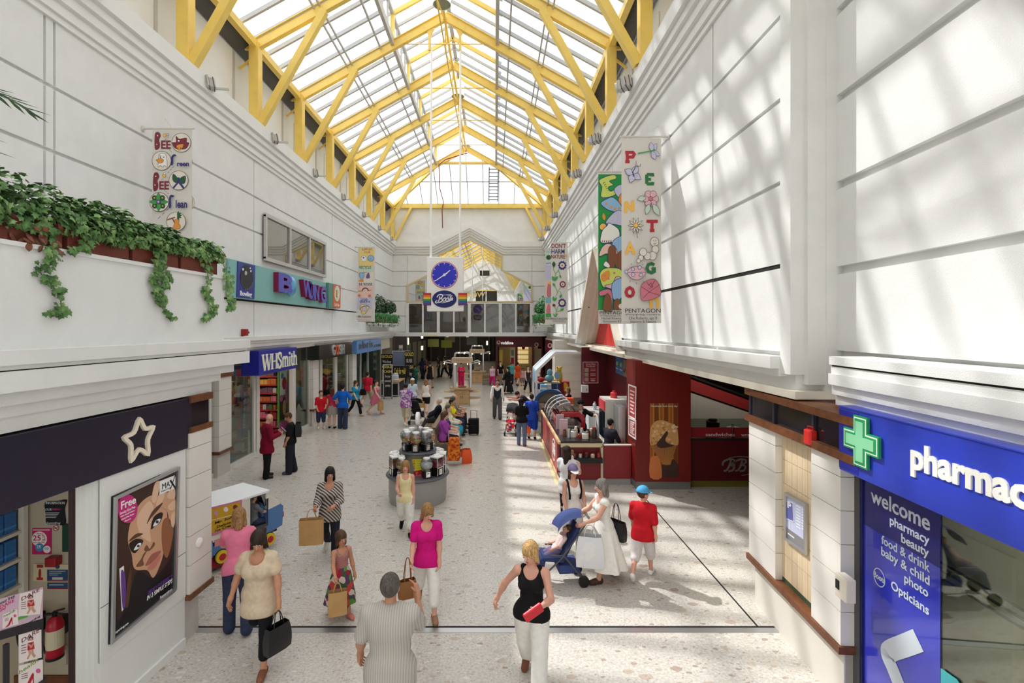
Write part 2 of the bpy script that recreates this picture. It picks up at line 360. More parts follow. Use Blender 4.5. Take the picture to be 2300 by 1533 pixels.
# upper walls behind the posts
NJ=range(-8,6);BAY=3.41;YT=[15.07+BAY*j for j in NJ]
for nm,X,sg in(('wall_upper_left',XL-.5,1),('wall_upper_right',XR+.5,-1)):
 b=MB();b.box(X,X-sg*.2,YB,YE,10.3,12.75)
 for y in YT:b.box(X,X+sg*.04,y+.75,y+2.65,10.75,12.2)
 for y in YT:b.box(X,X+sg*.03,y-.32,y-.22,10.36,12.7,mi=1)
 b.build(nm,[M_wallp,M_grey],kind='structure')
 # far end wall above the bridge, gable cornice, window panels
YW=YE-.1
def e2(px,py,Y=YW):p=at(px,py,Y);return(p.x,p.z)
b=MB();b.box(XL-.6,XR+.6,YE,YE+.3,3.65,13.1)
for z0,z1 in zip(ROWS[:-1],ROWS[1:]):
 b.box(XL,-6.42,YE-.07,YE,z0+.03,z1-.03);b.box(2.75,XR,YE-.07,YE,z0+.03,z1-.03)
 if z0>6.9:b.box(-6.4,-4.2,YE-.07,YE,z0+.03,z1-.03);b.box(.55,2.72,YE-.07,YE,z0+.03,z1-.03)
b.build('wall_end',M_wall,kind='structure')
EF=Matrix(((1,0,0,0),(0,0,1,0),(0,1,0,0),(0,0,0,1)))
b=MB();top=[(XL,10.3),(-4.43,10.3),(-1.83,11.65),(.62,10.3),(XR,10.3)]
for k,(h0,h1,dp)in enumerate(((0,.36,.34),(.36,.53,.26),(.53,.7,.18),(.7,.88,.1))):
 for(xa,za),(xb,zb)in zip(top[:-1],top[1:]):
  b.prism([(xa,za-h1),(xb,zb-h1),(xb,zb-h0),(xa,za-h0)],YE-dp,YE,fr=EF)
b.build('cornice_end',M_wallp,kind='structure')
M_mirror=glass_mat('mirror_glass',refl=.78,rough=.004,body=(120,118,104))
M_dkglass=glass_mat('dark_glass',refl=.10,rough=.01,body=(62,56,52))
M_frame=mat('beige_frame',(206,190,150),.5)
up=[e2(915,678),e2(1194.5,678),e2(1194.5,641),e2(1127,606),e2(1127,573),e2(1055,538),e2(985,573),e2(985,606),e2(915,641)]
w1=empty('window_1',(0,YE,0),kind='structure')
b=WB();b.prism(up,YE-.06,YE-.075,fr=EF);b.build('pane',M_mirror,w1)
b=WB();b.ribbon(up,.13,YE-.075,YE-.13,fr=EF,closed=True);b.build('window_frame',M_frame,w1)
w2=empty('window_2',(0,YE,0),kind='structure')
x0,x1=e2(915,679)[0],e2(1193.5,679)[0];z0,z1=e2(915,748)[1],e2(915,679)[1]
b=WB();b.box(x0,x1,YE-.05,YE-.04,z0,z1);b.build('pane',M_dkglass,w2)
b=WB()
for k in range(9):
 x=x0+(x1-x0)*k/8;ww=.11 if k%2==0 else .06;b.box(x-ww,x+ww,YE-.13,YE-.05,z0,z1)
b.box(x0-.1,x1+.1,YE-.134,YE-.036,z0-.12,z0+.06);b.box(x0-.1,x1+.1,YE-.127,YE-.045,z1-.09,z1-.03);b.build('window_frame',M_wallp,w2)
b=MB();b.box(XL,XR,YE-.2,YE+.5,3.42,3.66);b.build('trim_4',M_wallp,kind='structure')
# end behind the camera, seen in the mirror glass
b=MB();b.box(XL-.6,XR+.6,YB-.3,YB,0,17)
for(xa,za),(xb,zb)in zip(top[:-1],top[1:]):b.prism([(xa,za+.1),(xb,zb+.1),(xb,zb+.9),(xa,za+.9)],YB,YB+.3,fr=EF)
b.box(-3.3,-1.6,YB,YB+.03,8.6,10.4,mi=1);b.box(-1.4,.4,YB,YB+.03,8.6,10.4,mi=1)
b.box(-2.6,-.9,YB,YB+.03,13.1,14.0,mi=1);b.box(-3.5,.6,YB,YB+.08,10.45,10.6,mi=2)
b.text('ROW',1.3,Matrix(((-1,0,0,-3.3),(0,0,1,YB+.06),(0,1,0,9.7),(0,0,0,1)))@Matrix.Scale(-1,4,(1,0,0)),ext=.03,mi=2)
b.build('wall_back',[M_wallp,M_dark,M_yel],kind='structure')
# lower stepped cornice over the shops on the left and its soffit
def band(b,X,sg,y0,y1,steps):
 for pr,za,zb in steps:b.box(X-sg*.3,X+sg*pr,y0,y1,za,zb)
ST=((.36,3.70,3.82),(.30,3.62,3.70),(.26,3.5,3.62),(.18,3.42,3.5),(.1,3.32,3.42))
b=MB();band(b,XL,1,7.3,YE-.2,ST);b.build('trim_5',M_wallp,kind='structure')
b=MB()
for y0,y1 in((6.3,14.25),(20.9,YE-.2)):
 band(b,XR,-1,y0,y1,((.16,3.56,3.72),(.05,3.46,3.56),(-.08,3.36,3.46),(-.15,3.25,3.36)))
b.build('trim_6',M_wallp,kind='structure')
b=MB();b.box(XR-.02,XR+.5,6.0,YE,3.2,3.3);b.box(3.9,4.4,13.9,21.2,3.2,3.36);b.build('trim_7',M_cream,kind='structure')
# ceilings over the side areas and the hall beyond the bridge
M_ceil=mat('dim_ceiling',(150,142,130),.8)
b=MB();b.box(4.2,13,5.8,YE,3.3,3.4);b.box(-13,-7.6,-2,YE,3.3,3.4);b.box(-14,14,YE,72,3.45,3.6);b.build('ceiling_lower',M_ceil,kind='structure')
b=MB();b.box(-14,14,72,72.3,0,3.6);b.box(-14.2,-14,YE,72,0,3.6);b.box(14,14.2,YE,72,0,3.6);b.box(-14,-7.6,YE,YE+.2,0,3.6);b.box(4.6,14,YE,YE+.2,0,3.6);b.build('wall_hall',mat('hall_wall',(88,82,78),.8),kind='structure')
# box end of the right wall, stepped, beside the splayed near wall
NR=Matrix.Translation((3.83,6.55,0))@Matrix.Rotation(-math.atan(.065),4,'Z')
NL=Matrix.Translation((-4.0,6.33,0))@Matrix.Rotation(-math.atan(.065),4,'Z')
b=MB();b.box(3.72,3.93,6.08,6.3,3.5,10.3);b.box(3.9,4.15,6.02,6.3,3.38,10.3);b.box(4.12,4.6,6.0,6.4,3.3,10.3);b.build('wall_return',M_wall,kind='structure')
b=MB(NR);RW2=[3.76,4.80,5.85,6.92,8.0,9.1,10.3]
b.box(.53,.9,-10,-.45,3.3,13)
for z0,z1 in zip(RW2[:-1],RW2[1:]):
 for ya,yb_ in((-4.2,-.46),(-10,-4.24)):b.box(.45,.55,ya,yb_,z0+.05,z1-.05)
b.build('wall_near_right',M_wall,kind='structure')
b=MB(NR)
for x,za,zb in((.0,3.68,3.77),(.02,3.58,3.66),(-.01,3.46,3.58),(.03,3.35,3.47),(.07,3.23,3.36)):b.box(x,.9,-10,-1.12,za,zb)
b.box(.03,.9,-10,-1.12,3.64,3.69,mi=1);b.box(.25,.9,-10,-1.12,2.5,3.24)
b.build('trim_8',[M_wall,M_slot],kind='structure')
# balcony parapet and its stepped underside on the left
b=MB(NL);b.box(-3.5,.05,-10,.63,3.6,3.92);b.box(-.16,.06,-10,.64,3.89,4.80);b.box(-.18,.08,-10,.66,4.79,4.83);b.box(-3.5,-.15,.44,.63,3.9,4.79)
b.build('wall_balcony',M_wall,kind='structure')
b=MB(NL)
for x,ye,za,zb in((.27,.95,3.79,3.91),(.23,.92,3.75,3.79),(.26,.95,3.57,3.74),(.14,.75,3.45,3.57),(.05,.58,3.34,3.45),(.0,.45,3.2,3.34)):b.box(-3.6,x,-10,ye,za,zb)
b.box(-3.5,.22,-10,.9,3.735,3.755,mi=1)
b.build('trim_9',[M_wall,M_slot],kind='structure')
# ---------------- yellow roof ----------------
PX_L,PX_R=XL+.05,XR-.13
SL=(ZR-ZE)/(XM-PX_L);LW,LH=2.0,1.2
def zroof(x):return ZR-abs(x-XM)*SL
def truss(y,full=True):
 t=empty('roof_truss',(XM,y,ZE))
 for sg,px in((-1,PX_L),(1,PX_R)):
  b=MB();x=px-XM;b.box(x-.15,x+.15,-.14,.14,10.36-ZE,.02);b.box(x-.17,x+.17,-.16,.16,10.36-ZE,10.39-ZE);b.build('post',M_yel,t,bevel=.01)
  b=MB();xs=x-sg*2.15;b.bar((x-sg*.16,0,10.42-ZE),(xs,0,zroof(XM+xs)-ZE-.16),.21,.21,(0,1,0));b.build('strut',M_yel,t,bevel=.008)
  b=MB();b.ibeam((x,0,-.02),(0,0,ZR-ZE-.02),.17,.34);b.bar((x+sg*.5,0,-.12),(x,0,-.12),.08,.1);b.bar((x+sg*.5,0,-.75),(x,0,-.35),.06,.06);b.build('rafter',M_yel,t)
  if full:
   b=MB();xl=sg*LW;b.box(xl-.07,xl+.07,-.07,.07,zroof(XM+xl)-ZE,zroof(XM+xl)-ZE+LH);b.bar((xl,0,zroof(XM+xl)-ZE+LH),(0,0,zroof(XM)-ZE+LH),.1,.16);b.build('lantern_post',M_yel,t)
   if abs(y-18.48)<.1:b=MB();b.box(sg*.58-.05,sg*.58+.05,-.05,.05,zroof(XM+.58)-ZE-1.0,zroof(XM+.58)-ZE-.1);b.prism([(sg*.58-.2,zroof(XM+.58)-ZE-.12),(sg*.58+.2,zroof(XM+.58)-ZE-.12),(sg*.58+.06,zroof(XM+.58)-ZE-.4),(sg*.58-.06,zroof(XM+.58)-ZE-.4)],-.04,.04,fr=EF);b.build('hanger',M_yel,t)
 b=MB()
 if full:
  zt=zroof(XM+LW-.25)-ZE-.1;b.tube([(-LW+.25,0,zt),(LW-.25,0,zt)],.022,6);b.tube([(0,0,zt),(0,0,ZR-ZE)],.018,6);b.ball((0,0,zt),.05,8,6);b.build('tie_rod',M_yel,t)
 return t
proto=None
ORD=['at the far glazed end','second from the far glazed end','third from the far glazed end','fourth from the far glazed end','fifth from the far glazed end, holding the clock rods','sixth from the far glazed end','seventh from the far glazed end, posts nearest in view']
for k,y in enumerate(YT):
 o=truss(y)if proto is None or abs(y-18.48)<.1 else copy_tree(proto);proto=proto or o;o.location=(XM,y,ZE);n=len(YT)-1-k
 tag(o,'yellow roof truss '+(ORD[n]if n<len(ORD)else 'above the top edge of view'),'roof truss','yellow roof trusses')
 # longitudinal members
for nm,X,sd in(('eaves_beam',PX_L,'left'),('eaves_beam',PX_R,'right')):
 b=MB();b.box(X-.09,X+.09,YB,YE-.32,ZE-.14,ZE+.08);b.build(nm,M_yel,None,'long yellow eaves beam along the white wall '+('with the bowling sign' if sd=='left' else 'facing the sun'),'beam','eaves beams')
b=MB();b.bar((XM,YB,ZR-.12),(XM,YT[-1],ZR-.12),.09,.16);b.bar((XM-.12,YB,ZR-.5),(XM-.12,YT[-1],ZR-.5),.05,.06)
for y0,y1 in zip(YT[:-1],YT[1:]):b.bar((XM,y0,ZR-.15),(XM-.12,(y0+y1)/2,ZR-.5),.04,.05);b.bar((XM-.12,(y0+y1)/2,ZR-.5),(XM,y1,ZR-.15),.04,.05)
b.build('ridge_beam',M_yel,None,'yellow lattice ridge beam linking the truss apexes','beam')
# glazing: panes and grey bars on both slopes, lantern, gutter
roof=empty('ceiling',(XM,0,ZE),kind='structure')
M_rg=glass_mat('roof_glass',(250,252,255),.93,.03,.15)
YG=YT[-1]+.15
for sg,px in((-1,PX_L),(1,PX_R)):
 E,Lx=px+sg*.25,XM+sg*LW
 zo=.22
 b=WB();b.add([(E,YB,zroof(E)+zo),(E,YG,zroof(E)+zo),(Lx,YG,zroof(Lx)+zo),(Lx,YB,zroof(Lx)+zo)],[(0,1,2,3)])
 b.add([(Lx,YB,zroof(Lx)+zo),(Lx,YG,zroof(Lx)+zo),(Lx,YG,zroof(Lx)+LH),(Lx,YB,zroof(Lx)+LH)],[(0,1,2,3)])
 b.add([(Lx+sg*.2,YB,zroof(Lx)+LH),(Lx+sg*.2,YG,zroof(Lx)+LH),(XM,YG,ZR+LH+.1),(XM,YB,ZR+LH+.1)],[(0,1,2,3)]);b.build('pane',M_rg,roof)
 b=WB();n=int((YG-YB)/(BAY/4))
 for k in range(n+1):
  y=YT[-1]-k*BAY/4
  b.bar((E,y,zroof(E)+zo-.03),(Lx,y,zroof(Lx)+zo-.03),.085,.12);b.bar((Lx,y,zroof(Lx)+zo),(Lx,y,zroof(Lx)+LH),.06,.06)
  if y<YT[-1]-1:b.bar((Lx+sg*.2,y,zroof(Lx)+LH-.06),(XM,y,ZR+LH+.04),.07,.1)
 for xq,w_ in((XM+sg*3.55,.05),(XM+sg*3.72,.05),(XM+sg*2.45,.06)):b.bar((xq,YB,zroof(xq)+zo-.12),(xq,YG,zroof(xq)+zo-.12),w_,.07)
 b.bar((Lx,YB,zroof(Lx)+.12),(Lx,YG,zroof(Lx)+.12),.12,.3);b.bar((Lx,YB,zroof(Lx)+LH),(Lx,YG,zroof(Lx)+LH),.12,.14);b.bar((E,YB,zroof(E)+zo-.06),(E,YG,zroof(E)+zo-.06),.12,.12)
 b.build('glazing_bar',M_grey,roof)
 b=WB();xo=px+sg*.5;b.add([(px+sg*.12,YB,ZE+.02),(px+sg*.12,YE,ZE+.02),(xo,YE,ZE-.32),(xo,YB,ZE-.32)],[(0,1,2,3)]);b.box(px+sg*.1,xo+sg*.3,YB,YE,ZE+.1,ZE+.16);b.build('gutter',M_dkgrey,roof)
b=WB();b.bar((XM,YB,ZR+LH+.08),(XM,YG,ZR+LH+.08),.16,.14);b.build('lantern_ridge',M_grey,roof)
# half-hipped glazed end
ZH=15.0;YH0,YH1=YT[-1],YE-.15;XA,XB=XM-(ZR-ZH)/SL,XM+(ZR-ZH)/SL
b=WB();b.add([(XA,YH0,ZH),(XB,YH0,ZH),(XM,YH0,ZR)],[(0,1,2)]);b.add([(PX_L,YH1,ZE+.1),(PX_R,YH1,ZE+.1),(XB,YH0,ZH),(XA,YH0,ZH)],[(0,1,2,3)])
for sg,px,xt in((-1,PX_L,XA),(1,PX_R,XB)):b.add([(px,YH0,ZE+.1),(px,YH1,ZE+.1),(xt,YH0,ZH+.1)],[(0,1,2)])
b.build('pane',M_rg,roof)
b=WB()
for k in range(1,10):
 f=k/10;xb=PX_L+(PX_R-PX_L)*f;xt=XA+(XB-XA)*f
 t_=1 if XA<=xb<=XB else(xb-PX_L)/(XA-PX_L)if xb<XA else(PX_R-xb)/(PX_R-XB);b.bar((xb,YH1,ZE+.1),(xb,YH1+(YH0-YH1)*t_,ZE+.1+(ZH-ZE)*t_),.05,.06)
 if XA<xb<XB:b.bar((xb,YH0,ZH),(xb,YH0,zroof(xb)),.04,.04)
for f in(0.02,.55):b.bar((PX_L+(XA-PX_L)*f,YH1+(YH0-YH1)*f,ZE+.12+(ZH-ZE)*f),(PX_R+(XB-PX_R)*f,YH1+(YH0-YH1)*f,ZE+.12+(ZH-ZE)*f),.06,.06)
b.build('glazing_bar',M_grey,roof)
eb=empty('end_truss',(XM,YH1,ZE),0,'yellow end frame with hip rafters against the glazed end above the clock','roof truss')
b=WB();b.box(PX_L-.1,PX_R+.1,YH1-.12,YH1+.12,ZE-.12,ZE+.16);b.build('beam',M_yel,eb)
for px,xt,sg in((PX_L,XA,1),(PX_R,XB,-1)):
 b=WB();b.bar((px,YH1,ZE),(xt,YH0,ZH),.14,.22);b.build('hip_rafter',M_yel,eb)
 b=WB();b.box(px-.12,px+.12,YH1-.14,YH1+.1,10.36,ZE);b.build('post',M_yel,eb)
 b=WB();b.bar((px+sg*.15,YH1-.05,10.45),(px+sg*1.35,YH1-.05,ZE-.1),.16,.16,(0,1,0));b.build('strut',M_yel,eb)
b=WB();b.bar((XA,YH0,ZH),(XB,YH0,ZH),.1,.12);b.build('beam',M_yel,eb)
# roof ladder, red-brown pipe
def hip(px,py):
 for k in range(400):
  Y=YH0+(YH1-YH0)*k/400;p=at(px,py,Y)
  if p.z>=ZH+(ZE-ZH)*(Y-YH0)/(YH1-YH0)and k:return p+Vector((0,-.14,-.1))
 return at(px,py,YH1)
ld=empty('roof_ladder',hip(1108,450),0,'grey metal ladder lying on the sloping glazing at the far end','ladder')
a0,a1,c0,c1=hip(1099,374),hip(1119,374),hip(1098,450),hip(1118,450)
for p,q in((a0,c0),(a1,c1)):b=WB();b.bar(p,q,.06,.08);b.build('rail',M_dkgrey,ld)
for k in range(10):
 f=(k+.5)/10;b=WB();b.bar(a0.lerp(c0,f),a1.lerp(c1,f),.05,.05);b.build('rung',M_dkgrey,ld)
b=MB();b.tube([Vector((XM+.1,YH0-.2,ZR-.4)),at(1000,358,YH0-.2),at(986,370,YH0-.2),hip(988,420),Vector((-3.72,YH1-.17,ZE+.3)),at(993,470,YE-.35),at(994,512,YE-.35)],.035,6)
b.build('conduit_pipe',mat('rust_red',(140,62,48),.6),None,'thin rust red pipe running down the end glazing and wall','pipe')
# pendant lamps inside the lantern
def lamp():
 l=empty('pendant_lamp')
 b=MB();b.lathe([(.0,.78),(.26,.78),(.33,.68),(.33,.0),(.315,.0),(.315,.6),(.0,.62)],seg=28);b.build('lamp_shade',M_white,l,smooth=True)
 b=MB();b.lathe([(0,.03),(.31,.02),(.31,.05),(0,.06)],seg=28);b.build('lens',mat('lamp_lens',(140,144,130),.15,spec=.6),l)
 b=MB();b.lathe([(0,.25),(.14,.22),(.14,.06),(0,.05)],seg=16);b.build('bulb',mat('bulb_grey',(176,170,166),.3),l)
 b=MB();b.tube([(0,0,.78),(0,0,1.5)],.02,6);b.build('cord',M_dkgrey,l);return l
pl=lamp()
for k,(px,Y,lb)in enumerate(((992.5,17.5,'white drum pendant lamp nearest, cut by the top edge above the clock'),(1028.5,25.0,'white drum pendant lamp hanging in the middle of the roof ridge'),(1046.5,32.2,'smallest white drum pendant lamp, hanging before the glazed far end'))):
 o=pl if k==0 else copy_tree(pl);o.location=((px-VX)*Y/F,Y,(15.75,16.0,16.1)[k]);tag(o,lb,'lamp','pendant lamps in the roof')
 # floodlights on the ledges
def flood(sg):
 f=empty('floodlight')
 b=MB();b.box(-.13,.13,-.2,.16,-.12,.12);b.build('housing',M_grey,f,bevel=.02)
 b=MB();b.lathe([(0,0),(.12,0),(.13,.05),(0,.06)],seg=14);ob=b.build('lens',M_steel,f,smooth=True);ob.location=(0,-.2,0);ob.rotation_euler=(R(90),0,0)
 b=MB();b.bar((-.17,0,-.1),(-.17,0,.14),.03,.04);b.bar((.17,0,-.1),(.17,0,.14),.03,.04);b.bar((-.18,0,.15),(.18,0,.15),.04,.02);b.bar((0,.1,-.1),(0,.45,-.1),.05,.05);b.build('bracket',M_grey,f)
 b=MB()
 for q in(-.1,.02,.12):b.box(-.14,.14,q-.01,q+.01,-.13,.13)
 b.build('guard',M_dkgrey,f);return f
names=['nearest','second','third','fourth','fifth','sixth','seventh','eighth']
fp=None
for sg,X,nm in((1,XL+.3,'on the ledge above the bowling sign wall'),(-1,XR-.45,'on the sunlit ledge above the pentagon banners')):
 for k in range(8):
  y=8.6+3.55*k
  o=flood(1)if fp is None else copy_tree(fp);fp=fp or o
  o.location=(X,y,10.2);o.rotation_euler=(R(10),0,R(-60)if sg>0 else R(240));tag(o,names[k]+' grey floodlight '+nm,'floodlight','ledge floodlights')
  # ---------------- near left: shop with the star, poster pier, doorway ----------------
M_navy=mat('navy_board',(38,34,50),.35,var=.05)
sg=empty('shop_sign',NL@Vector((0,-1,2.5)),0,'dark navy fascia board with a cream star outline under the stepped balcony','shop sign')
b=WB(NL);b.box(-.3,.03,-7,.0,2.53,3.18);b.build('board',M_navy,sg,bevel=.01)
pc=Pic(off(S_L,.03),0,850,2.244)
b=WB();pc.line(b,cpts([(695,205),(724,252),(764,244),(738,308),(738,380),(694,356),(655,410),(652,335),(620,297),(668,270)],4),17,.0,.03,closed=True);b.build('star_emblem',P(238,226,206,.4),sg,label='cream star outline')
b=MB(NL);b.box(-.1,0,-1.33,-.08,0,2.6);b.box(-.1,.012,-1.33,-.08,.62,2.6);b.box(-.1,.03,-1.33,-.1,0,.1)
for k,(x,y)in enumerate(((-.02,-1.375),(-.045,-1.42),(-.07,-1.465),(-.095,-1.5))):b.box(-.13,x,y,y+.06,0,2.6)
b.box(-.15,-.10,-1.525,-1.495,0,2.6,mi=1);b.box(-.1,.014,-1.33,-.08,1.19,1.196,mi=1)
b.build('wall_pier_left',[M_wallp,mat('door_edge',(52,30,32),.5)],kind='structure')
M_tl=M_tile
def tile_pier(fr_,x0,x1,y0,y1,zb,zt,th=.36,ins=.05):
 b=MB(fr_);z=zb
 b.box(x0,x1-.012,y0+.005,y1-.005,zb,zt,mi=1)
 while z<zt-.02:b.box(x0,x1,y0,y1,z+.004,min(z+th,zt)-.004);z+=th
 return b
M_joint=mat('tile_joint',(150,138,124),.8)
M_stone=mat('pale_stone',(196,190,182),.6,var=.06,scale=12)
b=tile_pier(NL,-.5,.05,-.06,.38,.62,2.72,.38)
b.box(-.5,-.03,-.08,.22,0,.56,mi=2);b.box(-.5,.07,-.08,.41,.56,.63,mi=3);b.box(-.5,.02,-.02,.36,2.78,3.12,mi=4);b.box(-.5,.06,-.04,.4,2.72,2.79,mi=3);b.box(-.5,.06,-.04,.4,3.11,3.2,mi=3)
b.build('pillar_left',[M_tile,M_joint,M_stone,M_brown,mat('black_glass',(30,28,34),.12)],kind='structure')
b=MB();b.lathe([(0,.035),(.035,.03),(.06,.015),(.06,0),(0,0)],seg=18);o=b.build('round_sensor',M_white,None,'round white sensor on the tiled pillar by the ice cream van','sensor',smooth=True)
c=onp(off(S_L,.05),447,1217);o.location=off(S_L,.05)@Vector((c[0],c[1],0));o.rotation_euler=(0,R(90),-.065)
# framed poster
ps=empty('framed_poster',NL@Vector((0,-.75,.8)),0,'tall framed make-up poster of a face with a pink Free disc','poster')
F0=off(S_L,.012);pf=Pic(F0,220,1030,3.565)
TL,TR,BR,BL=(105,300),(637,62),(610,1060),(80,1485)
b=WB();pf.poly(b,[TL,TR,BR,BL],0,.02);b.build('backing',P(20,17,18,.3),ps)
b=WB();pf.line(b,[(a+d1,c+d2)for(a,c),d1,d2 in zip((TL,TR,BR,BL),(14,-12,-12,14),(14,14,-18,-24))],24,.0,.045,closed=True);b.build('poster_frame',M_steel,ps)
cols=[P(60,38,28,.4),P(206,160,126,.4),P(226,188,158,.4),P(120,78,54,.4),P(28,20,18,.4),P(166,98,84,.4),P(196,40,120,.4),P(240,240,240,.4),P(100,62,140,.4),P(90,56,40,.4),P(150,96,62,.4),P(70,70,78,.4),P(196,126,110,.4)]
b=WB()
D=.02
pf.poly(b,cpts([(150,420),(300,250),(470,170),(590,260),(595,640),(560,800),(430,950),(300,900),(220,1150),(140,1280),(135,800)]),D,D+.001,0)
pf.poly(b,cpts([(250,500),(330,350),(440,290),(530,380),(540,560),(520,700),(490,830),(430,950),(380,890),(280,880),(255,760),(225,650)]),D,D+.002,1)
pf.poly(b,cpts([(300,470),(390,340),(430,400),(400,560),(410,660),(360,640),(320,600)]),D,D+.003,2)
pf.poly(b,cpts([(415,330),(520,270),(600,300),(600,520),(560,560),(540,420),(450,370),(410,340)]),D,D+.004,1)
for q in([(415,330),(440,200),(478,180),(470,260),(445,345)],[(450,365),(480,270),(520,250),(505,330),(470,370)],[(540,300),(560,250),(600,240),(600,310),(560,320)],[(545,380),(600,330),(600,400),(560,410)],[(570,460),(600,420),(600,520),(575,540)]):pf.poly(b,cpts(q),D,D+.005,2)
pf.poly(b,cpts([(500,520),(545,470),(590,560),(560,740),(530,790),(500,700)]),D,D+.004,10)
pf.poly(b,cpts([(410,560),(430,470),(480,430),(505,440),(480,510),(440,540)]),D,D+.005,4)
pf.poly(b,cpts([(425,540),(450,490),(485,480),(465,520)]),D,D+.006,7);pf.poly(b,circ(457,503,13,12),D,D+.007,11);pf.poly(b,circ(458,503,6,10),D,D+.008,4)
pf.poly(b,cpts([(235,680),(290,640),(345,650),(330,690),(285,750),(255,740)]),D,D+.005,4)
pf.poly(b,cpts([(270,730),(300,680),(330,675),(310,715)]),D,D+.006,7);pf.poly(b,circ(305,697,11,12),D,D+.007,11);pf.poly(b,circ(306,697,5,10),D,D+.008,4)
pf.poly(b,cpts([(375,520),(420,420),(500,350),(480,390),(410,470)]),D,D+.006,9);pf.poly(b,cpts([(230,660),(290,600),(345,600),(290,630)]),D,D+.006,9)
pf.poly(b,cpts([(355,730),(395,735),(438,690),(430,665),(400,720),(375,690)]),D,D+.006,3)
pf.poly(b,cpts([(350,760),(380,730),(345,800),(350,850),(290,860),(330,800)]),D,D+.004,3)
pf.poly(b,cpts([(365,850),(410,770),(450,745),(488,735),(470,770),(400,840)]),D,D+.006,5);pf.poly(b,cpts([(385,888),(405,840),(480,770),(485,790),(440,870)]),D,D+.006,12)
pf.poly(b,circ(217,398,80,28,ry=115),D,D+.01,6);pf.poly(b,[(478,178),(602,130),(602,235),(478,285)],D,D+.009,7)
pf.poly(b,[(155,880),(190,855),(200,1180),(175,1220)],D,D+.006,7);pf.poly(b,cpts([(165,920),(185,895),(203,980),(200,1170),(178,1180)]),D,D+.008,8);pf.poly(b,cpts([(232,900),(250,890),(245,1000),(225,1170),(200,1180),(205,1080)]),D,D+.008,9)
b.build('print',cols,ps)
b=WB()
def on_slope(st,x,y,h,w,mi,d,sl=-.48,bold=0,sh=0):
 """lettering that runs along the poster's own baseline"""
 pf.text(b,st,x,y,h,w,d,bold,sh,.002,mi)
on_slope('Free',222,352,62,120,0,D+.011,bold=.02)
for i,(t,h)in enumerate((('Smoky Eye Pen',22),('when you purchase a',14),('selected Max Factor',14),('Mascara',14))):pf.text(b,t,216,410+i*26,h,122-i*8-(i==3)*50,D+.011,0,0,.002,0)
pf.text(b,'MA',525,212,46,62,D+.010,0,0,.002,1);pf.line(b,[(560,170),(602,235)],12,D+.009,D+.012,1);pf.line(b,[(600,130),(560,245)],5,D+.009,D+.012,1);pf.text(b,'FACTOR',530,245,12,80,D+.010,0,0,.002,1)
pf.text(b,'SMOKY EYE EFFECT',480,1010,34,200,D+.004,0,.2,.002,2);pf.text(b,'IN 2 SIMPLE STEPS',480,1045,34,205,D+.004,.01,.2,.002,0)
pf.text(b,'Superdrug',528,1078,22,100,D+.004,.01,.2,.002,0);pf.text(b,'superdrug.com',175,1350,22,105,D+.004,0,0,.002,0)
b.build('lettering',[P(244,240,240,.4),P(20,18,18,.4),P(112,70,160,.4)],ps)
# doorway interior
YI=5.4;S_I=S_Y(YI-.0)
M_shop=mat('shop_wall',(184,172,150),.7,var=.03)
b=MB();b.box(-8,-4.15,YI,YI+.1,0,3.3);b.box(-9,-8,0,YI,0,3.3);b.box(-5.35,-4.3,YI-.02,YI,0,.22,mi=1);b.build('wall_shop',[M_shop,M_brown],kind='structure')
pi_=Pic(S_I,0,1100,3.541)
def notice(name,pts,mats,label,cat,draw=None,dep=.012,group=None):
 c=pi_.p(*pts[0]);o=empty(name,(c[0],YI-.01,c[1]),0,label,cat,group)
 b=WB();pi_.poly(b,pts,.002,dep);b.build('card',mats[0],o)
 if draw:b=WB();draw(b,dep);b.build('print',mats[1:],o)
 return o
def d1(b,d):
 pi_.text(b,'INFORMATION',448,100,20,150,d,.0,0,.002,0);pi_.text(b,'OUR',395,152,18,50,d,0,0,.002,0);pi_.text(b,'PHARMACY',458,150,16,70,d,0,0,.002,1);pi_.text(b,'Superdrug',432,258,16,110,d,0,.2,.002,0)
 for k in range(4):pi_.line(b,[(375,178+k*12),(480-k*9,178+k*12)],4,d,d+.002,0)
notice('poster',cpts([(365,95),(450,88),(535,75),(518,150),(525,270),(450,268),(378,265),(372,190)],3),[P(20,20,22),P(225,225,225),P(200,60,130)],'black curling INFORMATION poster on the cream shop wall','poster',d1)
def d2(b,d):
 pi_.poly(b,circ(322,385,60,24),d,d+.002,0);pi_.text(b,'25',304,378,42,62,d+.002,.01,0,.002,1);pi_.text(b,'%',355,362,26,26,d+.002,0,0,.002,1);pi_.text(b,'off',358,390,22,26,d+.002,0,0,.002,1)
 pi_.poly(b,circ(324,450,33,20),d+.002,d+.004,2);pi_.text(b,'25',320,447,24,34,d+.004,0,0,.002,0);pi_.poly(b,circ(383,466,29,20),d+.002,d+.004,0);pi_.text(b,'10',380,460,20,28,d+.004,0,0,.002,2)
 pi_.text(b,'Get up to',325,342,10,50,d+.002,0,0,.002,1);pi_.text(b,'your next shop',320,410,10,90,d+.002,0,0,.002,1);pi_.line(b,[(272,313),(405,313)],5,d,d+.002,0)
notice('poster',[(264,302),(413,302),(411,508),(263,508)],[P(196,30,96),P(240,236,228),P(190,30,90),P(60,140,190)],'pink 25% off poster pinned on the cream shop wall','poster',d2)
def d3(b,d):pi_.line(b,circ(452,298,21,20),5,d,d+.002,0,True);pi_.line(b,[(437,283),(467,313)],5,d,d+.002,0);pi_.line(b,[(438,300),(466,296)],6,d,d+.002,1)
notice('no_smoking_sign',circ(452,298,24,20),[P(224,214,200),P(170,40,40),P(60,40,40)],'small round no smoking sign below the INFORMATION poster','sign',d3)
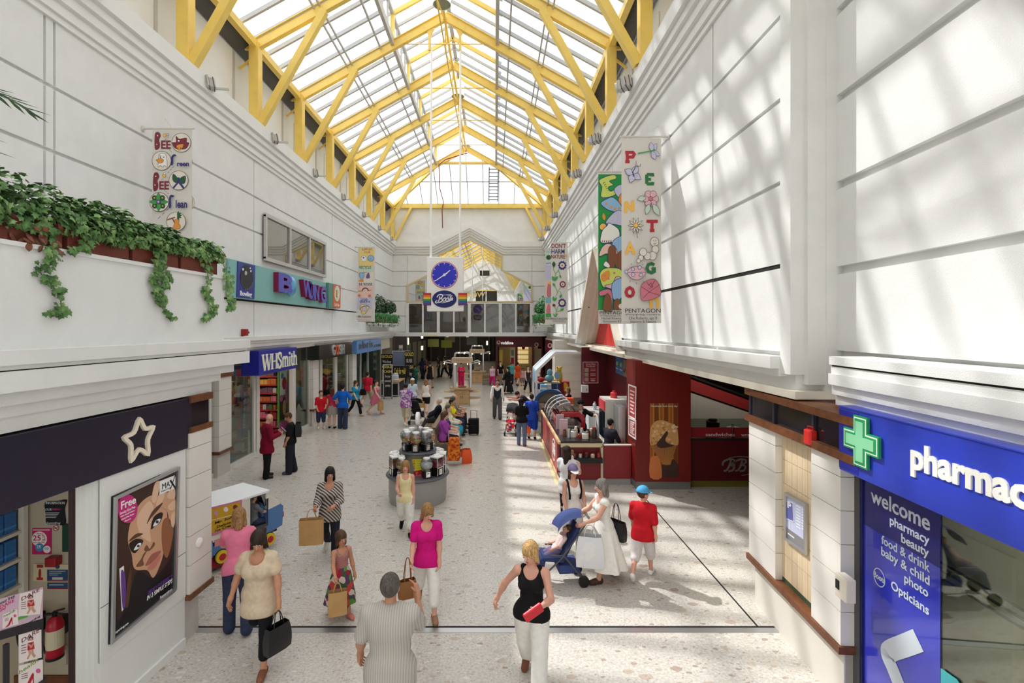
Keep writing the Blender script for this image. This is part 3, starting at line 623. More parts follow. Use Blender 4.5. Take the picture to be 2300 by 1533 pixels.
def d4(b,d):pi_.poly(b,[(302,588),(352,588),(352,612),(302,612)],d,d+.002,0);pi_.poly(b,cpts([(318,630),(334,628),(334,685),(316,685)],3),d,d+.002,0);pi_.poly(b,[(300,690),(350,690),(350,710),(300,710)],d,d+.002,0)
notice('fire_notice',[(275,582),(380,585),(378,722),(273,718)],[P(214,200,160),P(160,40,40)],'cream fire notice with a red extinguisher symbol','sign',d4)
def d5(b,d):
 pi_.poly(b,circ(466,605,17,16),d,d+.003,0);pi_.poly(b,[(384,628),(548,628),(548,712),(384,712)],d,d+.002,0);pi_.poly(b,[(384,730),(548,730),(548,772),(384,772)],d,d+.002,0)
 pi_.poly(b,[(384,714),(548,714),(548,721),(384,721)],d,d+.002,1);pi_.poly(b,[(384,773),(548,773),(548,781),(384,781)],d,d+.002,1);pi_.poly(b,[(425,688),(508,688),(508,706),(425,706)],d+.002,d+.003,2)
 for k in range(3):pi_.line(b,[(400,640+k*15),(530-k*30,640+k*15)],4,d+.002,d+.003,2)
 pi_.line(b,[(400,748),(515,748)],6,d+.002,d+.003,2)
notice('fire_notice',[(380,585),(550,588),(550,785),(380,783)],[P(206,194,160),P(34,66,110),P(150,30,40),P(200,200,190)],'blue and red instruction notice above the fire extinguisher','sign',d5)
b=MB();c=pi_.p(455,548);b.box(c[0]-.06,c[0]+.06,YI-.09,YI-.001,c[1]-.05,c[1]+.05);b.build('call_point_box',P(150,26,34,.4),None,'dark red box on the shop wall over the notices','alarm box',bevel=.008)
b=MB();c=pi_.p(545,370);b.box(c[0]-.03,c[0]+.05,YI-.05,YI-.001,c[1]-.15,c[1]+.15);b.build('exit_panel',P(20,60,40,.4),None,'dark green panel at the edge of the shop doorway','panel',bevel=.005)
b=MB();c=pi_.p(460,1305);b.box(c[0]-.11,c[0]+.11,YI-.02,YI-.001,c[1]-.11,c[1]+.11);b.build('access_panel',M_shop,None,'small square access panel low on the shop wall','panel',bevel=.006)
def extinguisher(cx,cz,label,s=1):
 e=empty('fire_extinguisher',(cx,YI-.14,cz),0,label,'fire extinguisher','extinguishers in the shop doorway')
 b=MB();b.lathe([(0,0),(.075,0),(.078,.02),(.078,.36),(.06,.42),(.03,.45),(.0,.45)],seg=20);b.build('cylinder',P(176,20,44,.3),e,smooth=True)
 b=MB();b.lathe([(.0795,.12),(.0795,.32)],seg=20);b.build('paper_label',P(214,202,170),e)
 b=MB();b.lathe([(.02,.45),(.025,.5),(0,.51)],seg=10);b.bar((-.01,0,.5),(.1,0,.53),.02,.015);b.bar((-.01,0,.48),(.09,0,.47),.02,.015);b.build('valve',M_black,e)
 b=MB();b.tube(smooth_pts([(0,-.02,.48),(-.08,-.03,.48),(-.13,-.03,.38),(-.12,-.02,.15),(-.08,-.02,.06)]),.014,8);b.build('hose',M_black,e,smooth=True)
 b=MB();b.lathe([(0,-.001),(.08,-.001),(.08,.03)],seg=20);b.build('foot',M_black,e);b=MB();b.box(-.03,.03,.07,.135,.2,.4);b.build('bracket',M_black,e)
c=pi_.p(528,1262);extinguisher(c[0],c[1],'red fire extinguisher with a black hose and paper label on the shop wall')
c=pi_.p(345,1240);extinguisher(c[0],c[1],'slim red fire extinguisher half hidden behind the magazine rack')
# shelving with blue packs
sh=empty('shop_shelf',(-5.45,4.5,0),0,'cream metal shelving with blue packs inside the shop doorway','shelf')
zs=[1.28,1.57,1.87]
b=WB();b.box(-5.24,-5.18,5.32,5.37,0,2.75);b.box(-5.72,-5.66,3.6,5.37,0,2.4);b.build('upright',M_cream,sh)
for z in zs:b=WB();b.box(-5.66,-5.2,3.6,5.31,z-.035,z);b.build('shelf_board',M_cream,sh)
MBp=mat('blue_pack',(52,108,168),.4,var=.15,scale=20)
for i,z in enumerate(zs):
 for k in range(6):
  x=5.24-k*.14
  b=MB();b.box(-.1,.1,-.062,.062,0,.22);b.box(-.101,.101,-.063,.063,.04,.08,mi=1);b.build('blue_pack',[MBp,P(70,140,200,.4)],None,'blue pack on the %s shelf inside the doorway, %s from the upright'%(('lowest','middle','top')[i],('first','second','third','fourth','fifth','sixth')[k]),'pack','blue packs in the shop doorway',bevel=.01).location=(-5.34,x,z+.001)
  # magazine rack
S_M=off(S_L,-.06);pm=Pic(S_M,0,1100,3.541)
rk=empty('magazine_rack',S_M@Vector((-1.9,0,0)),0,'dark metal magazine rack with a lilac header in the shop doorway','rack')
b=WB();pm.poly(b,[(-250,930),(333,772),(330,1020),(-250,1190)],0,.012);b.build('header_card',P(206,178,196,.4),rk)
b=WB();pm.poly(b,[(-250,1190),(330,1022),(328,1092),(-250,1260)],-.02,.02);c0=pm.p(332,1533);c1=pm.p(-250,1533);zt=pm.p(330,1060)[1]
for u in(c0[0],(c0[0]+c1[0])/2,c1[0]):b.prism(rect(u-.015,0,u+.015,zt),-.03,.0,fr=S_M)
for z in(.25,.55,.85):b.prism(rect(c1[0],z,c0[0],z+.02),-.02,.06,fr=S_M)
b.prism(rect(c1[0],.0,c0[0],.05),-.3,.1,fr=S_M);b.build('rack_frame',P(44,42,48,.4),rk)
b=WB();pm.text(b,'your free',45,872,26,125,.012,0,0,.002,0);pm.text(b,'DARE',45,905,30,115,.012,0,0,.002,1);pm.text(b,'now!',5,950,26,60,.012,0,0,.002,1);pm.text(b,'Superdrug',250,1035,16,120,.012,0,.2,.002,0);pm.poly(b,[(110,1030),(160,1000),(212,990),(205,1010),(130,1034)],.012,.016,2)
b.build('header_print',[P(40,40,44),P(190,40,100),P(90,170,60)],rk)
MAGS=[('DARE',[(145,820),(325,788),(300,985),(128,1005)],.013,'DARE magazine stuck on the lilac header card',1),('health',[(10,985),(122,945),(130,1065),(5,1102)],.013,'health magazine with a red shoe on the lilac header',0),('DARE',[(122,1150),(298,1108),(300,1330),(122,1375)],.03,'DARE magazine in the upper pocket of the rack',1),('health',[(122,1395),(310,1345),(312,1560),(120,1600)],.03,'health magazine in the lower pocket of the rack',0)]
for ttl,q,d,lb,dress in MAGS:
 u,v=pm.p(*q[3]);o=empty('magazine',S_M@Vector((u,v,d)),0,lb,'magazine','magazines in the rack')
 b=WB();pm.poly(b,q,d,d+.008);b.build('cover',P(232,222,220,.35),o)
 b=WB();cx=sum(a for a,_ in q)/4;cy=sum(a for _,a in q)/4;w=abs(q[1][0]-q[0][0]);h=abs(q[3][1]-q[0][1]);sl=(q[1][1]-q[0][1])/w
 def T(x,y):return(cx+x*w,cy+y*h+sl*x*w)
 pm.text(b,ttl,cx+(-.1 if not dress else 0)*w,cy-.38*h,.15*h,w*.8,d+.008,0,0,.002,0 if dress else 3)
 if dress:
  pm.poly(b,circ(*T(.0,-.26),.075*w,12),d+.008,d+.011,2);pm.poly(b,[T(-.12,-.14),T(.14,-.14),T(.18,.12),T(-.14,.12)],d+.008,d+.010,1);pm.line(b,[T(-.06,.12),T(-.02,.25),T(-.14,.42)],.09*w,d+.008,d+.01,2);pm.line(b,[T(.08,.12),T(.1,.28),T(.2,.4)],.09*w,d+.008,d+.01,2);pm.line(b,[T(-.12,-.1),T(.06,.04)],.06*w,d+.01,d+.012,2);pm.line(b,[T(.14,-.1),T(-.02,.06)],.06*w,d+.01,d+.012,2);pm.poly(b,cpts([T(-.1,-.3),T(0,-.36),T(.1,-.3),T(.09,-.2),T(.06,-.3),T(-.06,-.3),T(-.09,-.2)],3),d+.011,d+.013,4)
  for k in range(4):pm.line(b,[T(-.42,-.1+k*.09),T(-.2,-.1+k*.09)],.02*h,d+.008,d+.01,0)
 else:
  pm.poly(b,cpts([T(-.4,.42),T(-.2,.3),T(-.02,.0),T(.08,-.1),T(.1,.05),T(.0,.2),T(-.12,.4)],4),d+.008,d+.011,1);pm.line(b,[T(.08,0),T(.1,.4)],.03*w,d+.008,d+.011,1);pm.poly(b,circ(*T(.3,-.12),.1*w,14),d+.008,d+.01,5)
  for k in range(3):pm.line(b,[T(-.42,-.15+k*.08),T(-.15,-.15+k*.08)],.02*h,d+.008,d+.01,0)
 b.build('print',[P(120,60,80),P(180,36,60),P(196,150,124),P(120,150,60),P(70,40,30),P(210,90,150)],o)
 # ---------------- planters, ivy, palm ----------------
M_terra=mat('rust_planter',(112,52,38),.5,var=.1)
def leaf_mat(name,cols):return ramp_mat(name,cols,'noise',9,.5,interp='LINEAR',stops=[.3+.4*i/max(1,len(cols)-1)for i in range(len(cols))])
M_ivy=leaf_mat('ivy_leaf',[(48,80,42),(86,122,66),(136,166,104)]);M_ivy2=leaf_mat('pale_ivy_leaf',[(54,96,50),(106,142,82),(160,184,122)]);M_vine=P(70,76,40)
M_col=leaf_mat('striped_leaf',[(88,54,40),(130,80,58),(72,36,42)])
IVY=[(0,-.5),(.16,-.42),(.42,-.5),(.34,-.16),(.5,.06),(.26,.12),(.0,.55),(-.26,.12),(-.5,.06),(-.34,-.16),(-.42,-.5),(-.16,-.42)]
def leaf(b,p,n,up,s,shape=IVY,mi=0):
 n=n.normalized();u=up.cross(n);u=u.normalized()if u.length>.01 else n.orthogonal().normalized();v=n.cross(u)
 m=len(shape);pts=[p+n*s*.08]+[p+u*x*s+v*y*s-n*s*.12*(abs(x)*2)**2 for x,y in shape]
 b.add(pts,[(0,1+k,1+(k+1)%m)for k in range(m)],mi)
def bush(b,c,rad,n,s,rng,shape=IVY,low=-.3,mi=0):
 for _ in range(n):
  while True:
   q=Vector((rng.uniform(-1,1),rng.uniform(-1,1),rng.uniform(low,1)))
   if .35<q.length<1:break
  p=Vector(c)+Vector((q.x*rad[0],q.y*rad[1],q.z*rad[2]));nn=(q+Vector((rng.uniform(-.6,.6),rng.uniform(-.6,.6),rng.uniform(0,.9))))
  leaf(b,p,nn,Vector((rng.uniform(-1,1),rng.uniform(-1,1),-1)),s*rng.uniform(.7,1.25),shape,mi)
def trail(b,bs,pts,n,s,rng,wid=.06):
 P_=smooth_pts(pts,8);bs.tube(P_,.004,5)
 for _ in range(n):
  f=rng.random();p=P_[int(f*(len(P_)-1))];w=wid*(1.1-.5*f)
  leaf(b,p+Vector((rng.uniform(.0,.05),rng.uniform(-w,w),rng.uniform(-.03,.03))),Vector((1,rng.uniform(-.9,.2),rng.uniform(-.2,.7))),Vector((rng.uniform(-.6,.6),rng.uniform(-.6,.6),-1)),s*rng.uniform(.7,1.2))
rng=random.Random(3)
def pl_pt(px,py):u,v=onp(off(S_L,.0),px,py);return u,v
PLS=[(-2.9,-1.75,'rust planter nearest the left edge, buried under dark ivy',M_ivy),(-1.7,-.98,'rust planter behind the first long ivy trail on the parapet',M_ivy),(-.93,-.22,'rust planter showing bare beside the middle ivy trail',M_ivy),(-.17,.55,'rust planter at the parapet corner under pale ivy',M_ivy2)]
for k,(y0,y1,lb,mm)in enumerate(PLS):
 o=empty('planter_box',NL@Vector((-.06,(y0+y1)/2,4.83)),0,lb,'planter','planters on the balcony parapet')
 b=WB(NL);b.box(-.18,.02,y0,y1,4.835,5.06);b.box(-.19,.03,y0-.01,y1+.01,5.03,5.07);b.build('box',M_terra,o,bevel=.008)
 iv=empty('ivy_plant',NL@Vector((-.06,(y0+y1)/2,5.06)),0,('dark ivy mound rising nearest the left edge of the parapet','dark ivy spreading over the planter right of the striped leaves','ivy with a long trail hanging down the middle of the parapet','pale variegated ivy at the parapet corner by the bowling sign')[k],'ivy','ivy on the balcony parapet')
 b=WB(NL);bs=WB(NL);L_=y1-y0;hz=(.34,.3,.22,.2)[k]
 for i in range(4):bush(b,(-.06+.03*(i%2),y0+L_*(i+.5)/4,5.1),(.2,L_*.24,hz*rng.uniform(.8,1.15)),300,.066,rng,low=-.45)
 for i in range(14):
  y=rng.uniform(y0,y1);bs.tube([(-.06,y,5.0),(rng.uniform(-.1,.05),y+rng.uniform(-.1,.1),5.2)],.004,5)
 tr={0:[[(.05,-1.95,5.0),(.08,-1.9,4.75),(.08,-2.02,4.6),(.08,-1.86,4.42),(.09,-1.84,4.24),(.08,-1.98,4.2)]],1:[[(.05,-1.5,5.0),(.08,-1.62,4.85),(.09,-1.74,4.82)]],2:[[(.05,-.62,5.0),(.08,-.6,4.78),(.09,-.52,4.62),(.08,-.68,4.5),(.08,-.58,4.34),(.08,-.42,4.18)],[(.06,-.66,5.0),(.09,-.64,4.8),(.1,-.74,4.6),(.1,-.6,4.42)]],3:[[(.05,.2,5.0),(.09,.26,4.75),(.08,.2,4.55),(.09,.34,4.4),(.08,.3,4.26),(.08,.12,4.2)],[(.06,.6,5.05),(.1,.66,4.8),(.08,.7,4.6),(.08,.76,4.45),(.08,.68,4.32)]]}[k]
 for t in tr:trail(b,bs,t,105 if len(t)>3 else 45,.06,rng,.085)
 b.build('foliage',mm,iv);bs.build('stem',M_vine,iv)
st=empty('striped_plant',NL@Vector((.0,-2.0,5.0)),0,'small plant with brown striped leaves among the ivy','plant')
b=WB(NL);bs=WB(NL);OV=[(0,-.5),(.2,-.3),(.27,0),(.2,.3),(0,.55),(-.2,.3),(-.27,0),(-.2,-.3)]
for _ in range(26):
 p=Vector((rng.uniform(.0,.12),-2.0+rng.uniform(-.22,.2),rng.uniform(4.72,5.02)));leaf(b,p,Vector((1,rng.uniform(-.8,.4),rng.uniform(-.2,.8))),Vector((rng.uniform(-.7,.7),rng.uniform(-.7,.7),-.6)),.1*rng.uniform(.8,1.2),OV);bs.tube([(-.0,-2.0,5.0),p],.003,4)
b.build('foliage',M_col,st);bs.build('stem',M_vine,st)
pa=empty('potted_palm',NL@Vector((-.7,-2.6,4.0)),0,'palm whose fronds reach in at the left edge above the ivy','palm')
b=WB(NL);b.lathe([(0,0),(.16,0),(.2,.3),(.18,.3),(0,.27)],(-.7,-2.6,4.0),16);b.build('pot',M_terra,pa,smooth=True)
b=WB(NL);b.tube([(-.7,-2.6,4.2),(-.68,-2.6,5.2),(-.78,-2.64,6.2)],[.05,.04,.03],8);b.build('trunk',M_brown,pa,smooth=True)
b=WB(NL)
for a,l,dr in((1.15,1.15,.35),(1.5,1.0,.75),(.7,1.1,.5),(2.2,1,.4),(3.2,1,.5),(4.2,1.1,.4),(5.2,1,.5),(5.9,1.05,.6),(1.3,.9,1.45)):
 d=Vector((math.cos(a),math.sin(a),0));base=Vector((-.78,-2.64,6.2));sp=[base+d*l*t*.85+Z3*(.35*t-dr*1.0*t*t)for t in[i/9 for i in range(10)]];b.tube(sp,[.012-.001*i for i in range(10)],5)
 sd=d.cross(Z3)
 for i in range(2,10):
  for s_ in(-1,1):
   p=sp[i];t_=(d*.75+sd*s_*.65-Z3*.25).normalized()*.34*(1.1-.05*i);wv=t_.cross(Z3).normalized()*.019;b.add([p-wv*.4,p+t_*.5-wv,p+t_,p+t_*.5+wv,p+wv*.4],[(0,1,2,3,4)])
b.build('frond',leaf_mat('palm_leaf',[(40,74,44),(66,100,60),(92,124,80)]),pa)
# ---------------- left wall: bowling sign, window, alarm ----------------
pb=Pic(S_W,500,560,8.214)
M_teal=mat('teal_board',(128,182,178),.45,var=.03)
bo=empty('bowling_sign',(-7.44,17,4.95),0,'long teal bowling sign with big blue and red letters under the window','sign')
b=WB();pb.poly(b,[(80,165),(1885,612),(1885,1072),(80,885)],0,.05);b.build('board',M_teal,bo)
b=WB();pb.poly(b,[(1890,612),(2112,665),(2105,1085),(1890,1070)],.0,.16);b.build('end_box',mat('teal_dark',(92,142,132),.5),bo)
b=WB();pb.poly(b,[(235,215),(562,298),(545,915),(218,880)],.05,.07);b.build('ball_panel',P(50,56,140,.35),bo)
b=WB();pb.poly(b,circ(395,510,115,32,ry=225),.07,.08,0);pb.poly(b,circ(378,435,22,14,ry=40),.08,.085,1)
for q in((325,365,14,26),(460,345,9,16),(472,398,11,20)):pb.poly(b,circ(q[0],q[1],q[2],10,ry=q[3]),.08,.085,2)
pb.line(b,cpts([(282,560),(320,680),(395,735),(470,690),(505,600)],5,False),6,.08,.084,3);pb.text(b,'Bowling',385,822,88,215,.07,.02,0,.01,2);b.build('ball_print',[P(34,34,40,.25),P(176,176,180,.3),P(240,240,244,.3),P(120,110,84,.4)],bo)
b=WB();pb.poly(b,[(1972,648),(2112,668),(2106,1082),(1970,1060)],.16,.175,0);pb.poly(b,circ(2043,815,50,24,ry=145),.175,.18,1);pb.poly(b,[(2015,745),(2046,750),(2046,890),(2015,880)],.18,.185,2);pb.poly(b,[(2046,810),(2062,812),(2062,880),(2046,878)],.18,.185,3);pb.text(b,'Café Bar',2038,1022,55,95,.175,0,0,.005,3);b.build('cafe_panel',[P(212,112,70,.4),P(206,224,206,.4),P(190,140,60,.4),P(244,238,230,.4)],bo)
M_blu,M_rside=P(64,62,178,.2,coat=.5),P(138,20,66,.3)
for ch,x,y,h,w in(('B',1042,642,330,285),('W',1462,742,290,160),('L',1535,780,280,66),('I',1578,800,270,40),('N',1640,812,270,80),('G',1768,845,280,100)):
 b=WB();pb.text(b,ch,x,y,h,w,.05,.04,0,.17,0);pb.text(b,ch,x,y,h,w,.22,.038,0,.012,1);b.build('letter',[M_rside,M_blu],bo)
c=pb.p(1195,668);b=WB();b.ball((-7.36,c[0]+.05,c[1]),(.2,.36,.36),20,14);b.build('ball',P(86,164,210,.2,coat=.5),bo,smooth=True)
pw=Pic(S_W,500,450,3.406)
w3=empty('window_3',(-7.44,18,6.2),kind='structure')
WQ=[(320,98),(778,318),(776,584),(315,462)]
b=WB();pw.poly(b,WQ,.0,.02);b.build('pane',glass_mat('window_mirror',refl=.42,rough=.01,body=(96,92,82)),w3)
b=WB();q=[pw.p(*a)for a in WQ];y0,y1=q[0][0],q[1][0];za,zb=q[2][1]+.02,q[0][1]-.05
for y in(y0,pw.p(506,0)[0],pw.p(657,0)[0],y1):b.prism(rect(y-.06,za,y+.06,zb),.0,.075,fr=S_W)
for z in(za,zb):b.prism(rect(y0-.06,z-.06,y1+.06,z+.06),.0,.08,fr=S_W)
b.build('window_frame',M_grey,w3)
c=onp(S_W,549,746);b=MB();b.box(-7.5,-7.36,c[0]-.09,c[0]+.09,c[1]-.1,c[1]+.1);b.lathe([(0,.07),(.06,.06),(.07,0)],(-7.36,c[0],c[1]-.03),12);b.build('alarm_sounder',P(150,30,30,.4),None,'small red alarm sounder on the white wall below the bowling sign','alarm',bevel=.015)
# ---------------- banners ----------------
M_cloth=ramp_mat('banner_cloth',[(224,220,214),(214,210,204)],'noise',40,.85,interp='LINEAR')
INK=dict(red=P(178,52,62,.8),green=P(52,118,72,.8),yel=P(240,186,84,.8),line=P(70,66,84,.8),pink=P(222,178,186,.8),lil=P(196,194,220,.8),navy=P(60,58,118,.8),maroon=P(128,50,66,.8),leaf=P(74,158,84,.8),black=P(42,40,44,.8),orange=P(226,150,66,.8),sky=P(146,186,222,.8),brown=P(132,84,60,.8),bgreen=P(42,148,72,.8),lime=P(206,220,110,.8),white=P(238,236,230,.8),peach=P(232,196,180,.8),byel=P(230,206,134,.8),cream=P(226,218,206,.8),palegreen=P(196,214,196,.8),dleaf=P(44,92,56,.8),teal=P(126,180,190,.8),rose=P(206,120,134,.8),purp=P(120,92,150,.8))
class Banner:
 def __init__(s,Y,wall,q,label,pole,crop):
  s.fr=S_Y(Y);s.pic=Pic(s.fr,*crop);s.m=[];s.b=WB();s.ix={};s.d=.004
  (x0,y0),(x1,y1)=onp(s.fr,q[0],q[3]),onp(s.fr,q[2],q[1]);s.o=empty('hanging_banner',(x0,Y,y1),0,label,'banner','hanging banners')
  c=WB();n=14;s.xc=(x0+x1)/2;s.yc=Y+.003
  vs=[(x0+(x1-x0)*i/6,Y+.012*math.sin(i*1.3+j*.4)*(1-j/n*.3)*(1 if 0<i<6 else .3)*0,y1+(y0-y1)*j/n)for j in range(n+1)for i in range(7)]
  c.add(vs,[(j*7+i,j*7+i+1,(j+1)*7+i+1,(j+1)*7+i)for j in range(n)for i in range(6)]);c.add([(x,y+.006,z)for x,y,z in vs],[(j*7+i,(j+1)*7+i,(j+1)*7+i+1,j*7+i+1)for j in range(n)for i in range(6)]);c.build('cloth',M_cloth,s.o)
  p=WB();a,e=onp(s.fr,pole[0],pole[1])[0],onp(s.fr,pole[2],pole[1])[0];xw=XL if wall<0 else XR
  p.tube([(xw,Y,y1+.03),(min(a,e)if wall>0 else max(a,e),Y,y1+.03)],.022,8);p.tube([(xw-wall*.0,Y,y1+.03),(xw-wall*.03,Y,y1+.03)],.06,10)
  p.tube([((x0+x1)/2,Y,y1+.04),(xw,Y+.7,y1+.55)],.006,4);p.box(x0,x1,Y-.01,Y+.012,y0-.01,y0+.03);p.build('pole',P(206,202,194,.5),s.o)
 def k(s,n):
  if n not in s.ix:s.ix[n]=len(s.m);s.m.append(INK[n])
  return s.ix[n]
 def poly(s,c,pts):s.pic.poly(s.b,pts,s.d,s.d+.002,s.k(c));s.d+=.0006
 def line(s,c,pts,w,closed=False):s.pic.line(s.b,pts,w,s.d,s.d+.002,s.k(c),closed);s.d+=.0006
 def text(s,c,st,x,y,h,w=None,bold=0,sh=0):s.pic.text(s.b,st,x,y,h,w,s.d,bold,sh,.002,s.k(c));s.d+=.0006
 def blob(s,c,pts,edge='line',w=2.5):
  q=cpts(pts);s.poly(c,q)
  if edge:s.line(edge,q,w,True)
 def done(s):
  w=WB();w.v=[Vector((2*s.xc-p.x,2*s.yc-p.y,p.z))for p in s.b.v];w.f=list(s.b.f);w.mi=list(s.b.mi);s.b.build('print',s.m,s.o);w.build('back_print',s.m,s.o)
LET={'P':[[(0,0),(0,1)],[(0,1),(.6,1),(.75,.8),(.6,.5),(0,.48)],[(-.22,0),(.25,0)],[(-.22,1),(0,1)]],'E':[[(0,0),(0,1)],[(0,1),(.62,1),(.66,.8)],[(0,.5),(.45,.5)],[(0,0),(.62,0),(.66,.2)]],'N':[[(0,0),(0,1)],[(0,1),(.75,0)],[(.75,0),(.75,1)],[(-.18,0),(.15,0)],[(.6,1),(.9,1)]],'T':[[(.35,0),(.35,1)],[(-.1,.84),(-.08,1),(.8,1),(.82,.84)],[(.12,0),(.6,0)]],'A':[[(0,0),(.4,1),(.8,0)],[(.18,.36),(.64,.36)],[(-.12,0),(.15,0)],[(.62,0),(.95,0)]],'G':[[(.8,.85),(.5,1),(.15,.88),(0,.5),(.15,.12),(.5,0),(.8,.15),(.8,.42),(.5,.42)]],'O':[[(.4,0),(.1,.18),(0,.5),(.1,.82),(.4,1),(.7,.82),(.8,.5),(.7,.18),(.4,0)]],'n':[[(0,0),(0,.95)],[(0,.6),(.2,.95),(.55,.95),(.72,.6),(.72,0)],[(-.15,0),(.15,0)],[(.55,0),(.9,0)]]}
def chunky(bn,ch,c,x,y,w,h,t):
 for st in LET[ch]:bn.line(c,[(x+w*(a-.4)/.85,y+h*(.5-b_))for a,b_ in st],t)
 # lettered banner nearest on the sunlit wall
bn=Banner(10.4,1,(1396,310,1485,724),'long white banner spelling PENTAGON in red, green and yellow letters among drawings',(1392,307,1392),(1280,300,3.483))
for ch,c,x,y in(('P','red',478,183),('E','green',630,357),('N','yel',465,570),('T','red',645,722),('A','yel',470,898),('G','green',630,1052),('O','red',467,1240),('n','yel',662,1318)):chunky(bn,ch,c,x,y,62,72,24)
for a in(.5,1.2,-1.0,-1.7):bn.blob('lil',leafpts(640,140,70,38,a*1.0 if a>0 else a),w=2)
bn.line('leaf',[(530,158),(600,145),(650,135)],10);bn.poly('leaf',circ(655,132,9,10))
for a in(.6,1.9,3.6,5.2):bn.blob('lil',leafpts(492,318,72,50,a),w=3)
bn.line('line',[(488,300),(495,340)],8);bn.line('line',cpts([(492,300),(518,262),(545,258),(548,240)],4,False),3);bn.line('line',cpts([(490,300),(512,250),(515,215)],4,False),3)
for k in range(6):bn.blob('pink',circ(628+38*math.cos(k*1.047),512+42*math.sin(k*1.047),25,10),w=2.5)
bn.blob('rose',circ(628,512,16,10));bn.blob('palegreen',leafpts(588,505,-66,40,-.2));bn.blob('palegreen',leafpts(615,556,84,40,1.85));bn.blob('palegreen',leafpts(648,556,100,44,1.1));bn.line('line',[(628,545),(628,570)],3)
for k in range(10):bn.blob('cream',leafpts(510,722,62,14,k*.628),w=2.5)
bn.blob('yel',circ(510,722,18,12));bn.line('line',[(512,750),(524,820)],3)
for x,y,r in((655,850,33),(662,908,27),(640,958,30),(600,960,26),(566,930,28),(548,975,20),(530,998,15)):bn.blob('cream',circ(x,y,r,12,ry=r*1.1),w=3)
bn.line('line',[(645,840),(650,845)],4);bn.line('line',[(662,838),(666,843)],4);bn.line('line',cpts([(645,862),(655,868),(666,860)],3,False),3)
bn.blob('pink',[(440,1085),(470,1050),(520,1040),(565,1052),(585,1085),(565,1125),(520,1145),(470,1130)],w=3);bn.line('line',[(440,1088),(585,1085)],3);bn.blob('lil',circ(434,1082,13,10))
for x,y in((485,1062),(538,1050),(487,1105),(548,1108)):bn.blob('lil',circ(x,y,14,10),w=3)
for x,y in((470,1030),(515,1022),(560,1030),(460,1150),(510,1165),(565,1155)):bn.line('line',[(x,y),(x+5,y+14 if y>1100 else y-12)],3)
bn.blob('rose',[(548,1195),(600,1150),(655,1142),(690,1190),(700,1260),(650,1290),(600,1305),(552,1300)],w=3)
for q in([(552,1200),(610,1240),(696,1180)],[(560,1290),(610,1240),(690,1265)],[(590,1165),(625,1200),(655,1150)],[(600,1190),(625,1170),(640,1200),(610,1215)]):bn.line('line',q,3)
bn.text('black','PENTAGON',562,1387,32,275,0);bn.text('black','shopping centre',562,1415,12,272);bn.text('line','Ellie Roberts, age 8',563,1443,22,215);bn.text('line','Seasons & Nature',563,1470,22,200);bn.done()
# green banner behind it
bn=Banner(12.75,1,(1344,388,1418,726),'green painted banner with curly letters, behind the PENTAGON lettered banner',(1340,385,1340),(1280,300,3.483))
bn.poly('bgreen',[(222,318),(470,318),(470,1378),(222,1378)])
bn.blob('lime',[(228,365),(300,330),(352,325),(362,352),(310,372),(340,400),(300,420),(320,450),(384,420),(380,452),(330,490),(245,497),(250,420)],'navy',5)
for k in range(6):bn.line('dleaf',[(258+k*9,390+k*14),(275+k*6,380+k*16)],4)
bn.blob('lil',[(345,440),(390,400),(440,420),(440,520),(380,500)],'navy',4);bn.blob('orange',[(378,520),(400,470),(440,480),(440,600),(400,560)],'navy',4)
bn.blob('sky',[(240,545),(290,510),(340,500),(400,560),(400,620),(340,610),(285,590)],'navy',5)
for q in((320,575),(352,590),(385,585),(285,550)):bn.poly('orange',circ(q[0],q[1],10,8))
bn.blob('lil',[(280,700),(320,640),(380,600),(440,640),(440,720),(350,710)],'navy',4);bn.poly('orange',leafpts(270,680,-60,26,1.4));bn.blob('yel',circ(258,730,28,12),'navy',4)
bn.blob('white',[(252,760),(290,720),(300,700),(345,720),(385,760),(380,830),(320,850),(240,850)],'navy',5)
for k in range(8):bn.line('maroon',[(250+k*17,850),(254+k*17,835)],6)
bn.blob('sky',[(330,850),(400,800),(440,820),(440,920),(360,925)],'navy',4);bn.blob('peach',[(228,960),(250,890),(300,860),(360,900),(370,960),(320,1000),(290,940)],'navy',4);bn.blob('brown',[(300,900),(350,880),(360,980),(330,1080),(300,1050)],'navy',3);bn.blob('brown',[(350,960),(440,900),(440,1050),(370,1050)],None);bn.blob('white',[(262,1030),(280,1000),(310,1030),(300,1050)])
bn.blob('lime',[(232,1110),(260,1060),(330,1050),(400,1070),(400,1160),(330,1180),(260,1200)],'navy',4);bn.blob('pink',[(270,1190),(330,1170),(360,1120),(400,1130),(390,1180),(330,1215)],'navy',4);bn.blob('orange',[(240,1110),(300,1070),(310,1120),(260,1160)],None)
for q in((270,1110),(300,1135),(345,1090)):bn.poly('rose',circ(q[0],q[1],9,8))
bn.blob('sky',[(330,1170),(410,1130),(430,1200),(395,1290),(335,1290)],'navy',4);bn.blob('rose',[(230,1235),(320,1225),(330,1378),(300,1378),(285,1270),(235,1270)],'navy',4);bn.blob('brown',[(260,1378),(265,1290),(290,1250),(318,1290),(322,1378)],'dleaf',4);bn.blob('brown',[(345,1370),(350,1300),(380,1295),(390,1370)],None);bn.blob('cream',circ(398,1350,22,12))
bn.text('black','PENTAGON',345,1402,26,228);bn.text('black','shopping centre',345,1424,9,225);bn.text('line','Mitchell Plowman age',345,1445,16,205);bn.text('line','Environment & Earth',345,1468,16,180);bn.done()
